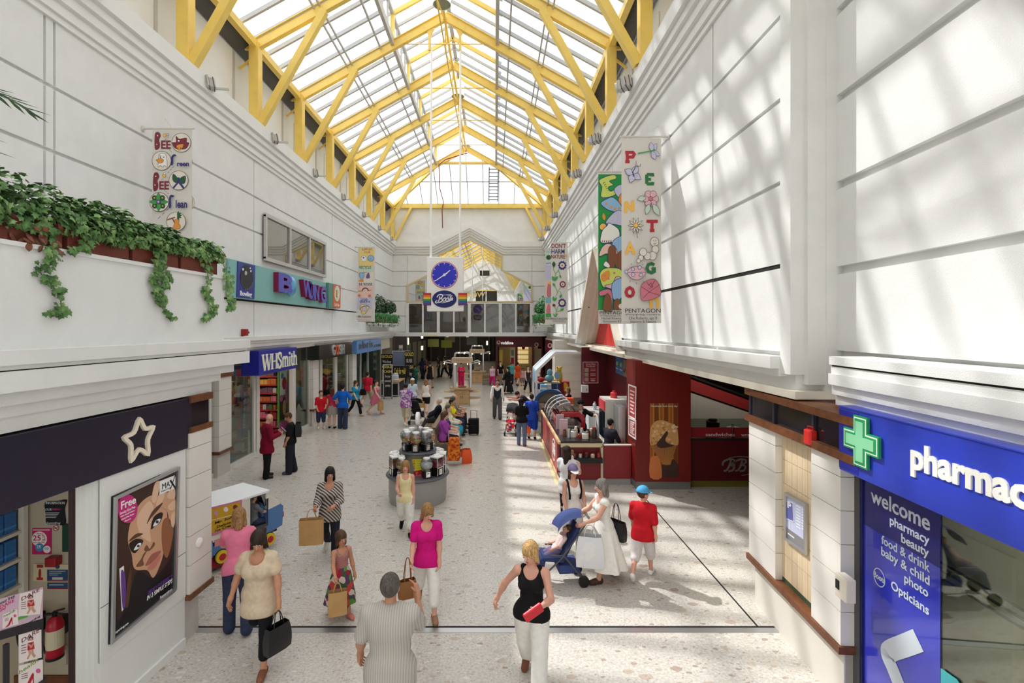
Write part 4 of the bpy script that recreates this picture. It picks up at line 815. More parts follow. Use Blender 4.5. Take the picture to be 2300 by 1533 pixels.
# flower banner
bn=Banner(23.8,1,(1238,546,1275,727),"white banner reading DON'T HARM NATURE with three smiling flowers",(1236,544,1236),(1180,530,7.3))
bn.text('maroon',"DON'T",545,165,72,235,.02);bn.text('navy','HARM',535,255,75,215,.02);bn.text('maroon','NATURE',535,340,66,225,.02);bn.blob('yel',circ(672,318,14,8,ry=26),None);bn.text('red','!',662,330,50)
for x,y,c,r in((605,480,'navy',58),(612,790,'maroon',44),(602,1095,'navy',56)):
 for k in range(10):bn.poly(c,circ(x+r*.9*math.cos(k*.628),y+r*1.0*math.sin(k*.628),r*.3,8))
 bn.poly(c,circ(x,y,r*.95,18));bn.poly('cream',circ(x,y,r*.68,18));bn.poly('orange' if c=='navy' and y>900 else 'maroon' if y<600 else 'navy',circ(x-2,y,r*.22,8));bn.line('rose',cpts([(x-r*.35,y+r*.3),(x,y+r*.48),(x+r*.35,y+r*.25)],4,False),5);bn.poly('line',circ(x-r*.25,y-r*.25,4,6));bn.poly('line',circ(x+r*.25,y-r*.25,4,6))
for q in([(560,530),(500,620),(480,690)],[(458,480),(465,560),(500,620)],[(540,560),(560,610),(566,640)],[(570,840),(530,920),(490,1000)],[(490,830),(515,890),(525,925)],[(555,900),(580,930),(585,965)],[(545,1140),(510,1220),(492,1320)],[(470,1150),(500,1200),(508,1230)],[(510,1235),(560,1232),(590,1205)]):bn.line('leaf',cpts(q,5,False),7)
for x,y,l,w,a,c in((465,510,95,56,-1.57,'dleaf'),(560,635,60,32,1.2,'leaf'),(470,740,92,46,-1.9,'leaf'),(470,740,105,40,-.95,'leaf'),(450,770,70,36,1.0,'leaf'),(560,1015,70,36,-1.0,'leaf'),(470,1070,86,42,-1.75,'leaf'),(470,1070,80,34,-1.0,'leaf'),(450,1110,60,40,.8,'dleaf'),(570,1215,72,44,-.35,'leaf'),(490,1330,75,26,-2.1,'leaf'),(490,1330,78,26,-1.1,'leaf')):bn.poly(c,leafpts(x,y,l,w,a))
bn.poly('maroon',circ(462,1135,20,10));bn.text('black','PENTAGON',556,1357,32,262);bn.text('line','shopping centre',556,1385,9,250)
for k in range(2):bn.line('cream' if k else 'line',[(450-k*0,1405+k*22),(665,1405+k*22)],5)
bn.done()
bn=Banner(25.7,1,(1224,559,1258,727),"pale crayon banner half hidden behind the flower banner",(1223,557,1223),(1180,530,7.3))
for c,y0,y1 in(('palegreen',235,430),('lil',430,720),('peach',740,1000),('teal',1000,1100),('peach',1110,1260),('leaf',1265,1330)):bn.poly(c,[(332,y0),(560,y0),(560,y1),(332,y1)])
bn.blob('dleaf',circ(380,350,40,12),None);bn.line('sky',[(340,260),(420,255)],14);bn.line('navy',[(340,445),(420,440)],8);bn.line('lil',cpts([(345,650),(370,550),(420,500)],5,False),8);bn.blob('rose',[(360,975),(370,800),(410,790),(415,975)],'brown',5);bn.blob('yel',circ(400,770,22,10),None);bn.blob('rose',[(345,1250),(360,1130),(400,1120),(410,1250)],None);bn.text('black','PENTAGON',450,1357,28,235);bn.done()
# bee banner
bn=Banner(10.3,-1,(342,292,431,725),'grey white banner reading Bee Green Bee Clean with animal drawings in circles',(437,288,437),(320,270,5.893))
for y in(270,808):
 bn.blob('maroon',[(170,y+110),(165,y-40),(180,y-105),(225,y-105),(240,y-60),(220,y-10),(232,y+50),(215,y+105)]if y<500 else[(150,y+115),(148,y-40),(165,y-110),(205,y-110),(222,y-60),(200,y-10),(210,y+50),(195,y+112)],'black',3)
 x=275 if y<500 else 252
 bn.text('maroon','EE',x+35,y+60,108,128,.03);bn.blob('white',circ(x-72,y-65,8,8),None);bn.blob('white',circ(x-82,y+50,8,8),None)
def ring(x,y,r=125,c='cream'):bn.blob(c,circ(x,y,r,28),'black',5)
ring(518,298);bn.blob('maroon',[(400,300),(450,290),(450,215),(490,250),(550,240),(590,240),(590,290),(620,305),(590,370),(540,385),(440,375)],'black',4);bn.blob('orange',[(455,340),(500,320),(550,320),(530,375),(490,400),(465,380)],'black',4);bn.poly('white',circ(485,275,12,8));bn.poly('black',circ(475,372,8,8));bn.poly('black',circ(512,372,8,8))
ring(260,538);bn.blob('white',[(215,620),(225,470),(270,440),(320,465),(335,620),(300,600),(275,625),(245,600)],'black',4);bn.blob('orange',[(190,530),(240,510),(285,525),(275,560),(225,570),(205,545)],'black',4);bn.poly('black',circ(246,492,8,8));bn.poly('black',circ(290,492,8,8));bn.line('black',[(230,470),(258,478)],4)
ring(487,798)
for q in([(485,790),(420,715),(410,790),(450,830)],[(490,790),(575,740),(570,830),(520,840)]):bn.blob('dleaf',q,'navy',6)
bn.line('navy',[(487,760),(490,830)],26);bn.line('navy',[(485,820),(415,905)],22);bn.line('navy',[(492,820),(555,900)],26);bn.poly('white',circ(478,722,9,8));bn.poly('white',circ(502,722,9,8))
ring(233,1085)
for k in range(4):bn.blob('leaf',leafpts(228,1085,120,62,k*1.571),'black',3);bn.blob('dleaf',circ(228+74*math.cos(k*1.571+.785),1085+76*math.sin(k*1.571+.785),32,10),'black',3);bn.poly('yel',circ(228+74*math.cos(k*1.571+.785),1085+76*math.sin(k*1.571+.785),10,8))
bn.blob('purp',circ(228,1085,28,10),'black',3);bn.poly('white',circ(228,1085,9,8))
ring(463,1345);bn.line('brown',[(340,1325),(450,1290)],16)
for a in(-.9,-.3,.3,.9,1.6):bn.poly('dleaf',leafpts(480,1270,65,26,a-.4))
bn.blob('orange',[(430,1440),(440,1370),(440,1330),(480,1310),(505,1335),(500,1370),(520,1400),(510,1440)],'brown',4);bn.line('brown',[(445,1360),(420,1310),(415,1295)],14)
bn.text('navy','reen',556,588,62,158,.04);bn.text('navy','lean',535,1120,100,150,.03);bn.blob('navy',[(400,600),(400,500),(440,460),(470,480),(430,500),(425,590)],None);bn.blob('navy',[(372,1160),(380,1010),(430,1000),(435,1020),(400,1040),(400,1150)],None)
for q in([(330,255),(325,290)],[(360,380),(415,440)],[(440,620),(420,660),(345,720)],[(300,780),(270,800)],[(310,930),(330,960),(380,990)],[(375,1175),(210,1330)]):
 for k in range(3):a,e=Vector(q[0]),Vector(q[-1]);s_=a.lerp(e,k/3);t_=a.lerp(e,k/3+.2);bn.line('black',[(s_.x,s_.y),(t_.x,t_.y)],5)
bn.blob('yel',circ(322,215,22,10),'black',3);bn.blob('lil',circ(358,205,16,8),'black',3);bn.blob('yel',circ(312,745,22,10),'black',3);bn.blob('white',circ(320,720,14,8),'black',3)
bn.done()
# yellow banner by the far corner
bn=Banner(26.0,-1,(804,556,842,722),'yellow topped crayon banner hanging beside the corner plant shelf',(843,553,843),(790,540,7.664))
bn.poly('byel',[(128,130),(385,130),(378,440),(122,430)]);bn.poly('palegreen',[(122,432),(378,442),(374,540),(118,540)]);bn.poly('cream',[(118,540),(372,540),(368,780),(112,770)]);bn.poly('peach',[(112,772),(366,780),(358,985),(105,975)]);bn.poly('lil',[(102,985),(356,990),(350,1180),(95,1180)])
bn.text('maroon','SUPPORT',265,155,40,180);bn.text('maroon','OUR',268,202,36,110);bn.text('green','RECYCLE',232,462,44,205,.02);bn.text('navy','RE REUSE',240,752,44,225,.02);bn.text('navy','LOVE',215,1020,40,110,.02);bn.text('navy','EARTH',225,1055,36,170,.02)
bn.blob('white',circ(210,310,46,14),'sky',8);bn.blob('sky',circ(328,305,52,14),'navy',6);bn.poly('navy',circ(205,295,14,8));bn.poly('teal',circ(320,320,20,8));bn.blob('sky',[(130,560),(215,560),(200,650),(150,655)],'line',5);bn.blob('purp',[(245,640),(275,560),(300,560),(310,645)],None);bn.line('line',[(200,550),(265,545)],6);bn.poly('orange',[(120,680),(205,670),(205,710),(118,705)])
bn.line('line',circ(235,868,52,14,math.pi,2*math.pi),16);bn.line('line',[(110,870),(175,868)],6);bn.line('line',[(290,858),(340,852)],6);bn.blob('rose',circ(130,945,26,10,ry=22),None);bn.blob('rose',circ(310,950,26,10,ry=22),None)
bn.blob('byel',[(150,1110),(300,1140),(200,1270)],'line',4);bn.blob('lil',circ(222,1175,40,12),'purp',5);bn.line('line',cpts([(135,1190),(200,1130),(290,1130),(300,1150)],4,False),7);bn.text('black','PENTAGON',212,1312,34,245);bn.line('rose',[(90,1362),(330,1368)],6);bn.line('rose',[(110,1388),(310,1392)],6);bn.done()
# ---------------- corner plant shelves ----------------
def shelf_plant(x0,x1,y0,y1,z,label,pl,m1,m2,rng):
 sh=empty('plant_shelf',((x0+x1)/2,(y0+y1)/2,z),0,label,'shelf','corner plant shelves');b=WB();b.box(x0,x1,y0,y1,z-.1,z)
 n=4
 for k in range(n):y=y0+(y1-y0)*(k+.5)/n;b.box(min(x0,x1),max(x0,x1),y-.05,y+.05,z-.25,z-.1)
 b.build('shelf_board',M_wallp,sh)
 for k in range(2):
  a,c=y0+(y1-y0)*k/2+.05,y0+(y1-y0)*(k+1)/2-.05;o=empty('planter_box',((x0+x1)/2,(a+c)/2,z),0,pl[k],'planter','planters on the corner shelves')
  b=WB();b.box(x0+.05,x1-.08,a,c,z+.005,z+.4);b.build('box',M_terra,o)
  o=empty('leafy_plant',((x0+x1)/2,(a+c)/2,z+.4),0,pl[k+2],'plant','bushy plants on the corner shelves');xm=(x0+x1)/2;sx=1 if x0<-3 else-1
  b=WB();bush(b,(xm,(a+c)/2,z+1.0),(abs(x1-x0)*.55,(c-a)*.5,.75-.2*k),420,.16,rng,OV,low=-.5);b.build('foliage',m1,o)
  b=WB()
  for _ in range(330):
   y=rng.uniform(a-.1,c+.1);xx=(x1 if sx>0 else x0)+sx*rng.uniform(-.15,.12);leaf(b,Vector((xx,y,z+.55-abs(rng.gauss(0,.28)))),Vector((sx,rng.uniform(-.8,.3),.3)),Vector((0,0,-1)),.13,OV)
  for _ in range(160):
   if k==0:leaf(b,Vector((rng.uniform(x0,x1),a-.08+rng.uniform(-.05,.05),z+.55-abs(rng.gauss(0,.28)))),Vector((0,-1,.3)),Vector((0,0,-1)),.13,OV)
  b.build('trailing_leaves',m2,o)
  b=WB();b.tube([(xm,(a+c)/2,z+.3),(xm+.05,(a+c)/2,z+1.1)],.03,6);b.build('stem',M_vine,o)
M_b1=leaf_mat('dark_leaf',[(24,48,30),(46,76,46),(72,100,62)]);M_b2=leaf_mat('bright_leaf',[(36,92,52),(62,124,70),(104,164,96)])
shelf_plant(-7.42,-6.75,28.2,34.0,4.35,'white shelf of plants in the corner left of the clock',['rust planter on the clock side shelf, nearer the yellow banner','rust planter on the clock side shelf, nearer the end window','dark bush over the shelf beside the yellow banner','dark bush over the shelf next to the end window'],M_b1,M_b2,rng)
shelf_plant(2.75,3.68,30.2,34.2,4.35,'white shelf of plants in the corner behind the flower banner',['rust planter behind the flower banner','rust planter under the bright plant by the end window edge','green plant behind the flower banner','bright green plant trailing by the end window edge'],M_b2,M_b2,rng)
# ---------------- clock sign ----------------
YC=18.3;S_C=S_Y(YC-.16);pk=Pic(S_C,860,420,4.26)
ck=empty('hanging_clock_sign',(-1.87,YC,4.7),0,'white hanging sign box with a blue clock, oval chemist logo and rainbow flags','clock')
b=WB();a,c_=pk.p(421,668),pk.p(770,1188);b.box(a[0],c_[0],YC-.16,YC+.16,c_[1],a[1]);b.build('box',M_white,ck,bevel=.02)
b=WB()
for px in(453,735):p0=pk.p(px,660);b.tube([(p0[0],YC,a[1]),(p0[0],YC+.18,zroof(p0[0])-.9)],.04,10)
b.build('rod',M_white,ck)
for side in(1,-1):
 Fm=S_C if side>0 else frame((2*pk.p(595,0)[0],YC+.16,0),(-1,0,0),Z3)
 cx,cz=pk.p(590,840);bx=lambda x:x if side>0 else x
 b=WB();rad=abs(pk.p(590,712)[1]-cz);b.prism(circ(cx,cz,rad,48),0,.02,fr=Fm,mi=0);b.prism(circ(cx,cz,rad*.955,48),.02,.024,fr=Fm,mi=1);b.prism(circ(cx,cz,rad*.925,48),.024,.028,fr=Fm,mi=2)
 for k in range(12):t=k*math.pi/6;b.ribbon([(cx+rad*.8*math.sin(t),cz+rad*.8*math.cos(t)),(cx+rad*.89*math.sin(t),cz+rad*.89*math.cos(t))],.025,.028,.033,fr=Fm,mi=1)
 b.build('clock_dial',[P(190,44,60,.4),P(226,220,230,.4),P(40,44,196,.35)],ck)
 b=WB();h=Vector((646-590,795-840)).normalized();m=Vector((490-590,906-840)).normalized()
 b.ribbon([(cx-h.x*.06,cz+h.y*.06),(cx+h.x*rad*.55,cz-h.y*rad*.55)],[.05,.028],.035,.042,fr=Fm);b.ribbon([(cx-m.x*.12,cz+m.y*.12),(cx+m.x*rad*.86,cz-m.y*rad*.86)],[.05,.024],.043,.05,fr=Fm);b.prism(circ(cx,cz,.05,14),.05,.055,fr=Fm);b.build('clock_hands',P(232,230,236,.4),ck)
 ox,oz=pk.p(589,1070);rx=abs(pk.p(705,0)[0]-ox);rz=abs(pk.p(0,988)[1]-oz)
 b=WB();b.prism(circ(ox,oz,rx,40,ry=rz),0,.02,fr=Fm);b.prism(circ(ox,oz,rx*.96,40,ry=rz*.95),.02,.026,fr=Fm,mi=1);b.build('logo_oval',[P(20,22,90,.4),P(24,26,108,.4)],ck)
 b=WB();q=rx/115
 def LP_(pts,w,cl=False):b.ribbon([(ox+(x-589)*q,oz-(y-1070)*q)for x,y in cpts(pts,6,cl)],w*q,.026,.034,fr=Fm)
 LP_([(543,1045),(540,1075),(528,1100),(510,1108),(505,1095),(520,1085)],9);LP_([(520,1055),(530,1035),(555,1028),(572,1035),(565,1055),(545,1068),(568,1070),(565,1092),(540,1102),(525,1098)],9)
 for x in(590,618):LP_([(x,1060),(x-14,1075),(x-10,1092),(x+4,1088),(x+10,1070),(x,1060),(x+14,1058)],8)
 LP_([(655,1035),(645,1060),(638,1085),(648,1082),(660,1060),(668,1066),(666,1078),(652,1080)],8);LP_([(620,1042),(665,1040)],5);LP_([(565,1108),(600,1100),(640,1092)],5);LP_([(575,1032),(620,1030),(650,1028)],4)
 b.build('logo_script',M_white,ck)
for x0,x1 in((390,458),(725,803)):
 fo=empty('rainbow_flag',(pk.p(x0,0)[0],YC-.2,pk.p(0,1128)[1]),0,'small rainbow flag on the %s side of the chemist oval'%('window' if x0>600 else 'yellow banner'),'flag','rainbow flags on the clock sign')
 b=WB()
 for k,cc in enumerate(((206,48,48),(226,120,50),(226,190,60),(70,140,70),(50,90,160),(96,58,130))):pk.poly(b,[(x0,1015+k*18.7),(x1,1015+k*18.7),(x1,1015+(k+1)*18.7),(x0,1015+(k+1)*18.7)],.03,.04,k)
 b.build('flag_cloth',[P(206,48,48),P(226,120,50),P(226,190,60),P(70,140,70),P(50,90,160),P(96,58,130)],fo)
 b=WB();pk.poly(b,[(x0-3,1012),(x1+3,1012),(x1+3,1130),(x0-3,1130)],.0,.03);b.build('flag_board',P(60,40,50),fo)
 # ---------------- shops along the left ----------------
XS=-7.7;S_S=frame((XS,0,0),(0,1,0),Z3)
def yS(px,X=XS):return yat(px,X)
PALS=[P(170,60,50),P(60,120,150),P(210,170,80),P(200,196,190),P(60,60,90),P(70,120,70),P(200,110,60),P(120,80,110),P(226,120,150),P(110,90,70)]
def gondola(x0,x1,y,zt,rows,label,face=-1,axis='x',seed=0,name='display_shelf',cat='shelf'):
 """shelf unit with packed stock; face is the side the stock shows on"""
 r=random.Random(seed);g=empty(name,((x0+x1)/2,y,0)if axis=='x' else(y,(x0+x1)/2,0),0,label,cat)
 def bx(b,a0,a1,d0,d1,z0,z1,mi=None):
  b.box(a0,a1,y+face*d0,y+face*d1,z0,z1,mi)if axis=='x' else b.box(y+face*d0,y+face*d1,a0,a1,z0,z1,mi)
 b=WB();bx(b,x0,x1,-.04,0,0,zt);b.build('back_panel',mat('shelf_back',(70,66,64),.7),g)
 for k in range(rows):
  z=.18+(zt-.25)*k/rows;b=WB();bx(b,x0,x1,0,.34,z-.02,z);bx(b,x0,x1,.34,.35,z-.03,z+.03,1);b.build('shelf_board',[M_grey,P(170,50,46)],g)
  b=WB();a=x0+.02;hh=(zt-.25)/rows
  while a<x1-.05:
   w=r.uniform(.07,.17);h=hh*r.uniform(.5,.85);c=r.randrange(len(PALS));n=r.randint(1,3)
   for _ in range(n):
    if a+w>x1:a=x1;break
    bx(b,a,a+w*.92,.06,r.uniform(.26,.32),z,z+h,c);a+=w
  o=b.build('stock',PALS,g);o['kind']='stuff'
 return g
def lamp_strip(name,p,q,label,e=14):
 o=empty(name,(Vector(p)+Vector(q))/2,0,label,'lamp','shop ceiling strips');b=WB();b.bar(p,q,.16,.05);b.build('housing',M_white,o)
 b=WB();b.bar(Vector(p)-Z3*.04,Vector(q)-Z3*.04,.1,.03);b.build('tube',mat('lit_tube',(255,240,214),.5,emit=e),o)
 # structure between the shops: tiled piers, fascia, interior walls
def shop_pier(px0,px1,name,zt=2.72,X=-7.5):
 y0,y1=yat(px0,X),yat(px1,X);b=tile_pier(None,X-.5,X,y0,y1,.68,zt,.42)
 b.box(X-.5,X-.04,y0,y1,0,.62,mi=2);b.box(X-.5,X+.03,y0-.03,y1+.03,.62,.7,mi=3);b.box(X-.5,X+.04,y0-.03,y1+.03,zt,zt+.1,mi=3);b.box(X-.5,X+.01,y0,y1,zt+.1,3.35,mi=4)
 b.build(name,[M_tile,M_joint,M_stone,M_brown,mat('black_fascia',(24,22,24),.3)],kind='structure');return y0,y1
p0=shop_pier(492,520,'pillar_1');p1=shop_pier(703.5,716,'pillar_2');p2=shop_pier(792,801,'pillar_3')
b=MB();b.box(-7.9,-7.62,8,YE,3.28,3.5);b.box(-11,-7.9,13.6,13.7,0,3.3);b.box(-11,-7.9,p1[0]+.1,p1[0]+.2,0,3.3);b.box(-11,-7.9,p2[0]+.1,p2[0]+.2,0,3.3);b.box(-11.1,-11,7,YE,0,3.3);b.box(-11,-7.5,YE-.2,YE,0,3.3);b.box(-11,-4.4,7.0,7.1,0,3.3)
b.box(-7.72,-7.62,yS(856,-7.5),YE,2.6,3.3,mi=1);b.build('wall_shops',[M_shop,M_cream],kind='structure')
def glazing(name,y0,y1,mull,label,z1=3.3,X=XS,w=.05,kick=.12):
 g=empty(name,(X,(y0+y1)/2,0),0,label,'shop window');b=WB();b.box(X-.005,X+.005,y0,y1,kick,z1);b.build('pane',M_glass,g)
 b=WB();b.box(X-.05,X+.05,y0,y1,0,kick)
 for y,ww in mull:b.box(X-.06,X+.06,y-ww,y+ww,0,z1)
 b.build('window_frame',P(212,208,200,.45),g);return g
yA,yB_=yS(566),yS(657)
glazing('shop_window',p0[1],yS(578),[(yS(568),.06),(yS(576),.1)],'tall shop window between the tiled pier and the blue newsagent sign')
glazing('shop_window',yB_,p1[0],[(yB_,.16),(p1[0]-.05,.05)],'tall empty shop window right of the blue newsagent sign')
glazing('shop_window',9.5,p0[0],[(yat(468,-7.7),.05),(yat(487,-7.7),.1),(10.6,.05)],'tall shop window behind the ice cream van, by the poster pier')
gondola(-9.2,-7.95,15.55,2.5,6,'packed display seen through the window beside the tiled pier',seed=1)
gondola(-10.6,-8.55,19.3,2.55,7,'rows of coloured goods seen through the newsagent doorway',seed=2)
gondola(14.6,19,-10.9,2.4,6,'long wall of goods at the back of the newsagent',face=1,axis='y',seed=3)
b=MB();b.box(-8.3,-8.25,14.35,15.0,2.05,2.4);b.build('price_banner',P(214,96,40),None,'orange price banner in the window beside the tiled pier','sign')
gs=empty('hanging_sign',(-7.85,15.1,.9),0,'tall violet GIFT EXPERIENCES sign in the newsagent window','sign');fr=frame((-7.84,15.12,1.55),(0,1,0),Z3)
b=WB();b.prism(rect(-.16,-.85,.16,.75),-.02,0,fr=fr);b.build('board',P(60,60,150),gs);b=WB();b.text('GIFT EXPERIENCES',.15,fr@Matrix.Rotation(-math.pi/2,4,'Z'),ext=.004,bold=.01);b.build('lettering',M_white,gs)
b=MB();b.box(-8.9,-8.0,14.25,14.9,.02,.12);b.build('blue_mat',P(70,130,190),None,'blue mat just inside the newsagent window','mat')
lamp_strip('light_strip',(-8.6,14.2,3.1),(-8.6,15.4,3.1),'lit strip lamp over the goods beside the tiled pier',30)
lamp_strip('light_strip',(-9.4,16,3.15),(-9.4,18.6,3.15),'lit strip lamp inside the newsagent doorway',12)
# newsagent sign: blue box with serif lettering
def serif_word(b,fr,word,x,y,h,sx,lift,mi=0):
 """roman capitals and lower case drawn from thick and thin strokes with serifs"""
 T,t,sf=.20,.075,.05
 G={'W':(1.25,[([(.06,1),(.36,0)],T),([(.36,0),(.62,1)],t),([(.56,1),(.88,0)],T),([(.88,0),(1.16,1)],t),([(-.08,.975),(.28,.975)],sf),([(.44,.975),(.76,.975)],sf),([(1.0,.975),(1.3,.975)],sf)]),'H':(.98,[([(.16,0),(.16,1)],T),([(.78,0),(.78,1)],T),([(.16,.5),(.78,.5)],t)]+[([(a-.17,z),(a+.17,z)],sf)for a in(.16,.78)for z in(.025,.975)]),'S':(.7,[(cpts([(.56,.74),(.5,.92),(.32,.98),(.14,.88),(.12,.7),(.32,.54),(.52,.38),(.54,.18),(.36,.02),(.16,.06),(.07,.26)],5,False),.15),([(.57,.66),(.57,1)],sf),([(.06,0),(.06,.34)],sf)]),'m':(1.12,[([(.14,0),(.14,.66)],.17),(cpts([(.14,.5),(.3,.66),(.46,.6),(.5,.4),(.5,0)],5,False),.15),(cpts([(.5,.5),(.66,.66),(.84,.6),(.87,.4),(.87,0)],5,False),.15),([(.0,.64),(.16,.64)],sf)]+[([(a-.13,.025),(a+.14,.025)],sf)for a in(.14,.5,.87)]),'i':(.36,[([(.16,0),(.16,.66)],.17),([(.02,.64),(.18,.64)],sf),([(.02,.025),(.32,.025)],sf),([(.16,.8),(.16,.98)],.18)]),'t':(.42,[(cpts([(.17,.86),(.17,.5),(.18,.14),(.3,.03),(.42,.12)],5,False),.14),([(.02,.64),(.38,.64)],.07)]),'h':(.76,[([(.14,0),(.14,1)],.17),(cpts([(.14,.48),(.3,.65),(.5,.6),(.55,.4),(.55,0)],5,False),.15),([(.0,.975),(.16,.975)],sf),([(.0,.025),(.28,.025)],sf),([(.42,.025),(.7,.025)],sf)])}
 for ch in word:
  adv,st=G[ch]
  for k,(pts,w)in enumerate(st):b.ribbon([(x+a*h*sx,y+c*h)for a,c in pts],w*h*(sx*.6+.4),lift,lift+.02+.0006*k,mi,fr)
  x+=adv*h*sx*.95
XN=-7.12;S_N=frame((XN,0,0),(0,1,0),Z3);pn=Pic(S_N,480,780,5.108);a,c=pn.p(520,25),pn.p(953,240);a2=pn.p(520,325)
ns=empty('shop_sign',(XN,(a[0]+c[0])/2,a2[1]),0,'royal blue newsagent sign box with white serif lettering','shop sign')
b=WB();b.box(XN-.55,XN,a[0],c[0],a2[1],a[1]-.04);b.build('box',P(34,40,150,.35),ns,bevel=.01)
b=WB();wA=pn.p(545,0)[0];wB=pn.p(945,0)[0];h=.5;serif_word(b,S_N,'WHSmith',wA+.04,(a2[1]+a[1])/2-.27,h,(wB-wA)/(h*5.35*.98),0);b.build('lettering',P(240,238,214,.4),ns)
# green poster by the doorway, repeated behind the glass
def cereal(name,u0,u1,y,x,label,rot=0):
 o=empty(name,(x,(u0+u1)/2,0),0,label,'poster');fr=frame((x,0,0),(0,1,0),Z3);w=u1-u0;m=(u0+u1)/2
 b=WB();b.box(x-.06,x-.01,u0,u1,.25,2.75);b.build('panel',P(96,150,70),o)
 b=WB();b.prism(rect(u0,2.5,u1,2.75),0,.01,0,fr);b.prism(rect(u0,.1,u1,.42),0,.012,0,fr);b.prism(rect(u0+w*.1,1.45,u1-w*.1,2.4),0,.006,1,fr);b.prism(rect(u0+w*.1,.5,u1-w*.1,1.35),0,.006,4,fr);b.prism(circ(m+w*.1,1.9,w*.26,16,ry=.25),.006,.012,2,fr);b.prism(circ(m-w*.15,2.2,w*.15,12),.006,.012,3,fr);b.prism(circ(m-w*.25,1.35,w*.18,12),.006,.014,0,fr);b.prism(circ(m+w*.1,.95,w*.2,12,ry=.3),.006,.012,5,fr);b.prism(rect(u1-w*.3,1.1,u1-w*.08,1.9),.012,.016,0,fr);b.build('print',[P(206,96,170),P(222,230,226),P(200,60,70),P(80,150,200),P(70,60,50),P(220,170,120)],o)
cereal('poster',18.5,19.25,0,-8.25,'tall green poster stand with fruit pictures in the newsagent doorway')
cereal('poster',yB_+.35,yB_+.72,0,-7.85,'narrow green poster behind the glass right of the newsagent doorway')
# accessories shop
XG=-7.2;S_G=frame((XG,0,0),(0,1,0),Z3);pg=Pic(S_G,700,740,6.968);a,c,a2=pg.p(120,240),pg.p(632,185),pg.p(120,455)
go=empty('shop_sign',(XG,(a[0]+c[0])/2,a2[1]),0,'black shop sign with tall silver letters and one orange letter','shop sign')
b=WB();b.box(XG-.5,XG,a[0],c[0],2.74,3.34);b.build('box',mat('black_fascia',(24,22,24),.3),go,bevel=.01)
b=WB()
for ch,x,w,mi in(('G',340,44,0),('O',392,40,1),('S',436,40,0),('H',482,40,0)):pg.text(b,ch,x,322-(x-400)*.12,158-(x-400)*.12,w,0,.02,0,.05,mi)
b.build('lettering',[mat('silver_letter',(226,226,224),.2,metal=.6),P(216,92,50,.4)],go)
glazing('shop_window',p1[1],p2[0],[(p1[1]+.7,.14),(p1[1]+2.7,.16),(p2[0]-.4,.06)],'shop window under the black sign with tall silver letters',z1=2.75)
gondola(-10.4,-7.95,p1[1]+1.5,2.3,6,'jewellery wall inside the shop with the black sign',seed=5);gondola(-10.2,-8.0,p1[1]+3.6,2.2,5,'rack of dark goods deep in the shop with the black sign',seed=6)
lamp_strip('light_strip',(-9,p1[1]+.4,3.1),(-9,p1[1]+3.4,3.1),'warm strip lamp inside the shop with the black sign',9)
def mannequin(x,y,label,col):
 o=empty('mannequin',(x,y,0),0,label,'mannequin');b=WB();b.lathe([(.0,1.95),(.07,1.9),(.085,1.8),(.06,1.72),(.05,1.66),(.17,1.6),(.2,1.45),(.15,1.2),(.2,1.0),(.24,.6),(.0,.58)],(x,y,0),14);b.build('torso',col,o,smooth=True);b=WB();b.lathe([(.02,.6),(.02,.03),(.17,.02),(.17,0),(0,0)],(x,y,0),12);b.build('stand',M_steel,o)
mannequin(-8.1,p1[1]+2.2,'black dressed mannequin between the window bars under the black sign',P(26,26,30));mannequin(-8.05,p1[1]+3.3,'navy dressed mannequin beside the right window bar under the black sign',P(30,36,60))
# blue sign, dim window
a,c,a2,c2=pg.p(700,165),pg.p(1088,122),pg.p(700,352),pg.p(1088,265)
cl=empty('shop_sign',(XG,(a[0]+c[0])/2,2.7),0,'light blue shop sign with grey letters next to the black one','shop sign')
b=WB();b.box(XG-.5,XG,a[0]+.1,c[0],2.68,3.36);b.build('box',P(84,132,190,.4),cl,bevel=.01);b=WB();pg.text(b,'alaris',855,235,112,220,0,.02,0,.03);pg.text(b,'.com',1025,240,60,110,0,.02,0,.03);b.build('lettering',P(72,84,104,.4),cl)
glazing('shop_window',p2[1],yS(858),[(p2[1]+1.4,.04),(p2[1]+3,.04),(yS(856)-.1,.1)],'dim teal shop window under the light blue sign',z1=2.7)
b=MB();b.box(-8.2,-8.15,p2[1],yS(858),.1,2.7);b.build('window_blind',P(70,112,116),None,'teal blind behind the window under the light blue sign','blind')
# dark pillar of framed pictures
b=MB();b.box(-7.15,-6.35,34.9,35.3,0,3.42);b.build('pillar_4',P(66,58,54,.5),kind='structure')
S_P=S_Y(34.9);pp_=Pic(S_P,700,740,6.968)
for k,(y0,y1)in enumerate(((240,295),(300,342),(350,405),(410,460),(470,520),(525,580),(590,634))):
 b=MB();pp_.poly(b,[(1365,y0),(1428,y0),(1428,y1),(1365,y1)],0,.02,0);pp_.poly(b,[(1372,y0+8),(1421,y0+8),(1421,y1-8),(1372,y1-8)],.02,.024,1+k%2)
 b.build('picture_card',[P(170,166,160),P(206,202,196),P(60,56,54)],None,('topmost','second','third','fourth','fifth','sixth','lowest')[k]+' picture card down the dark pillar beside the hall opening','picture','picture cards on the dark pillar')
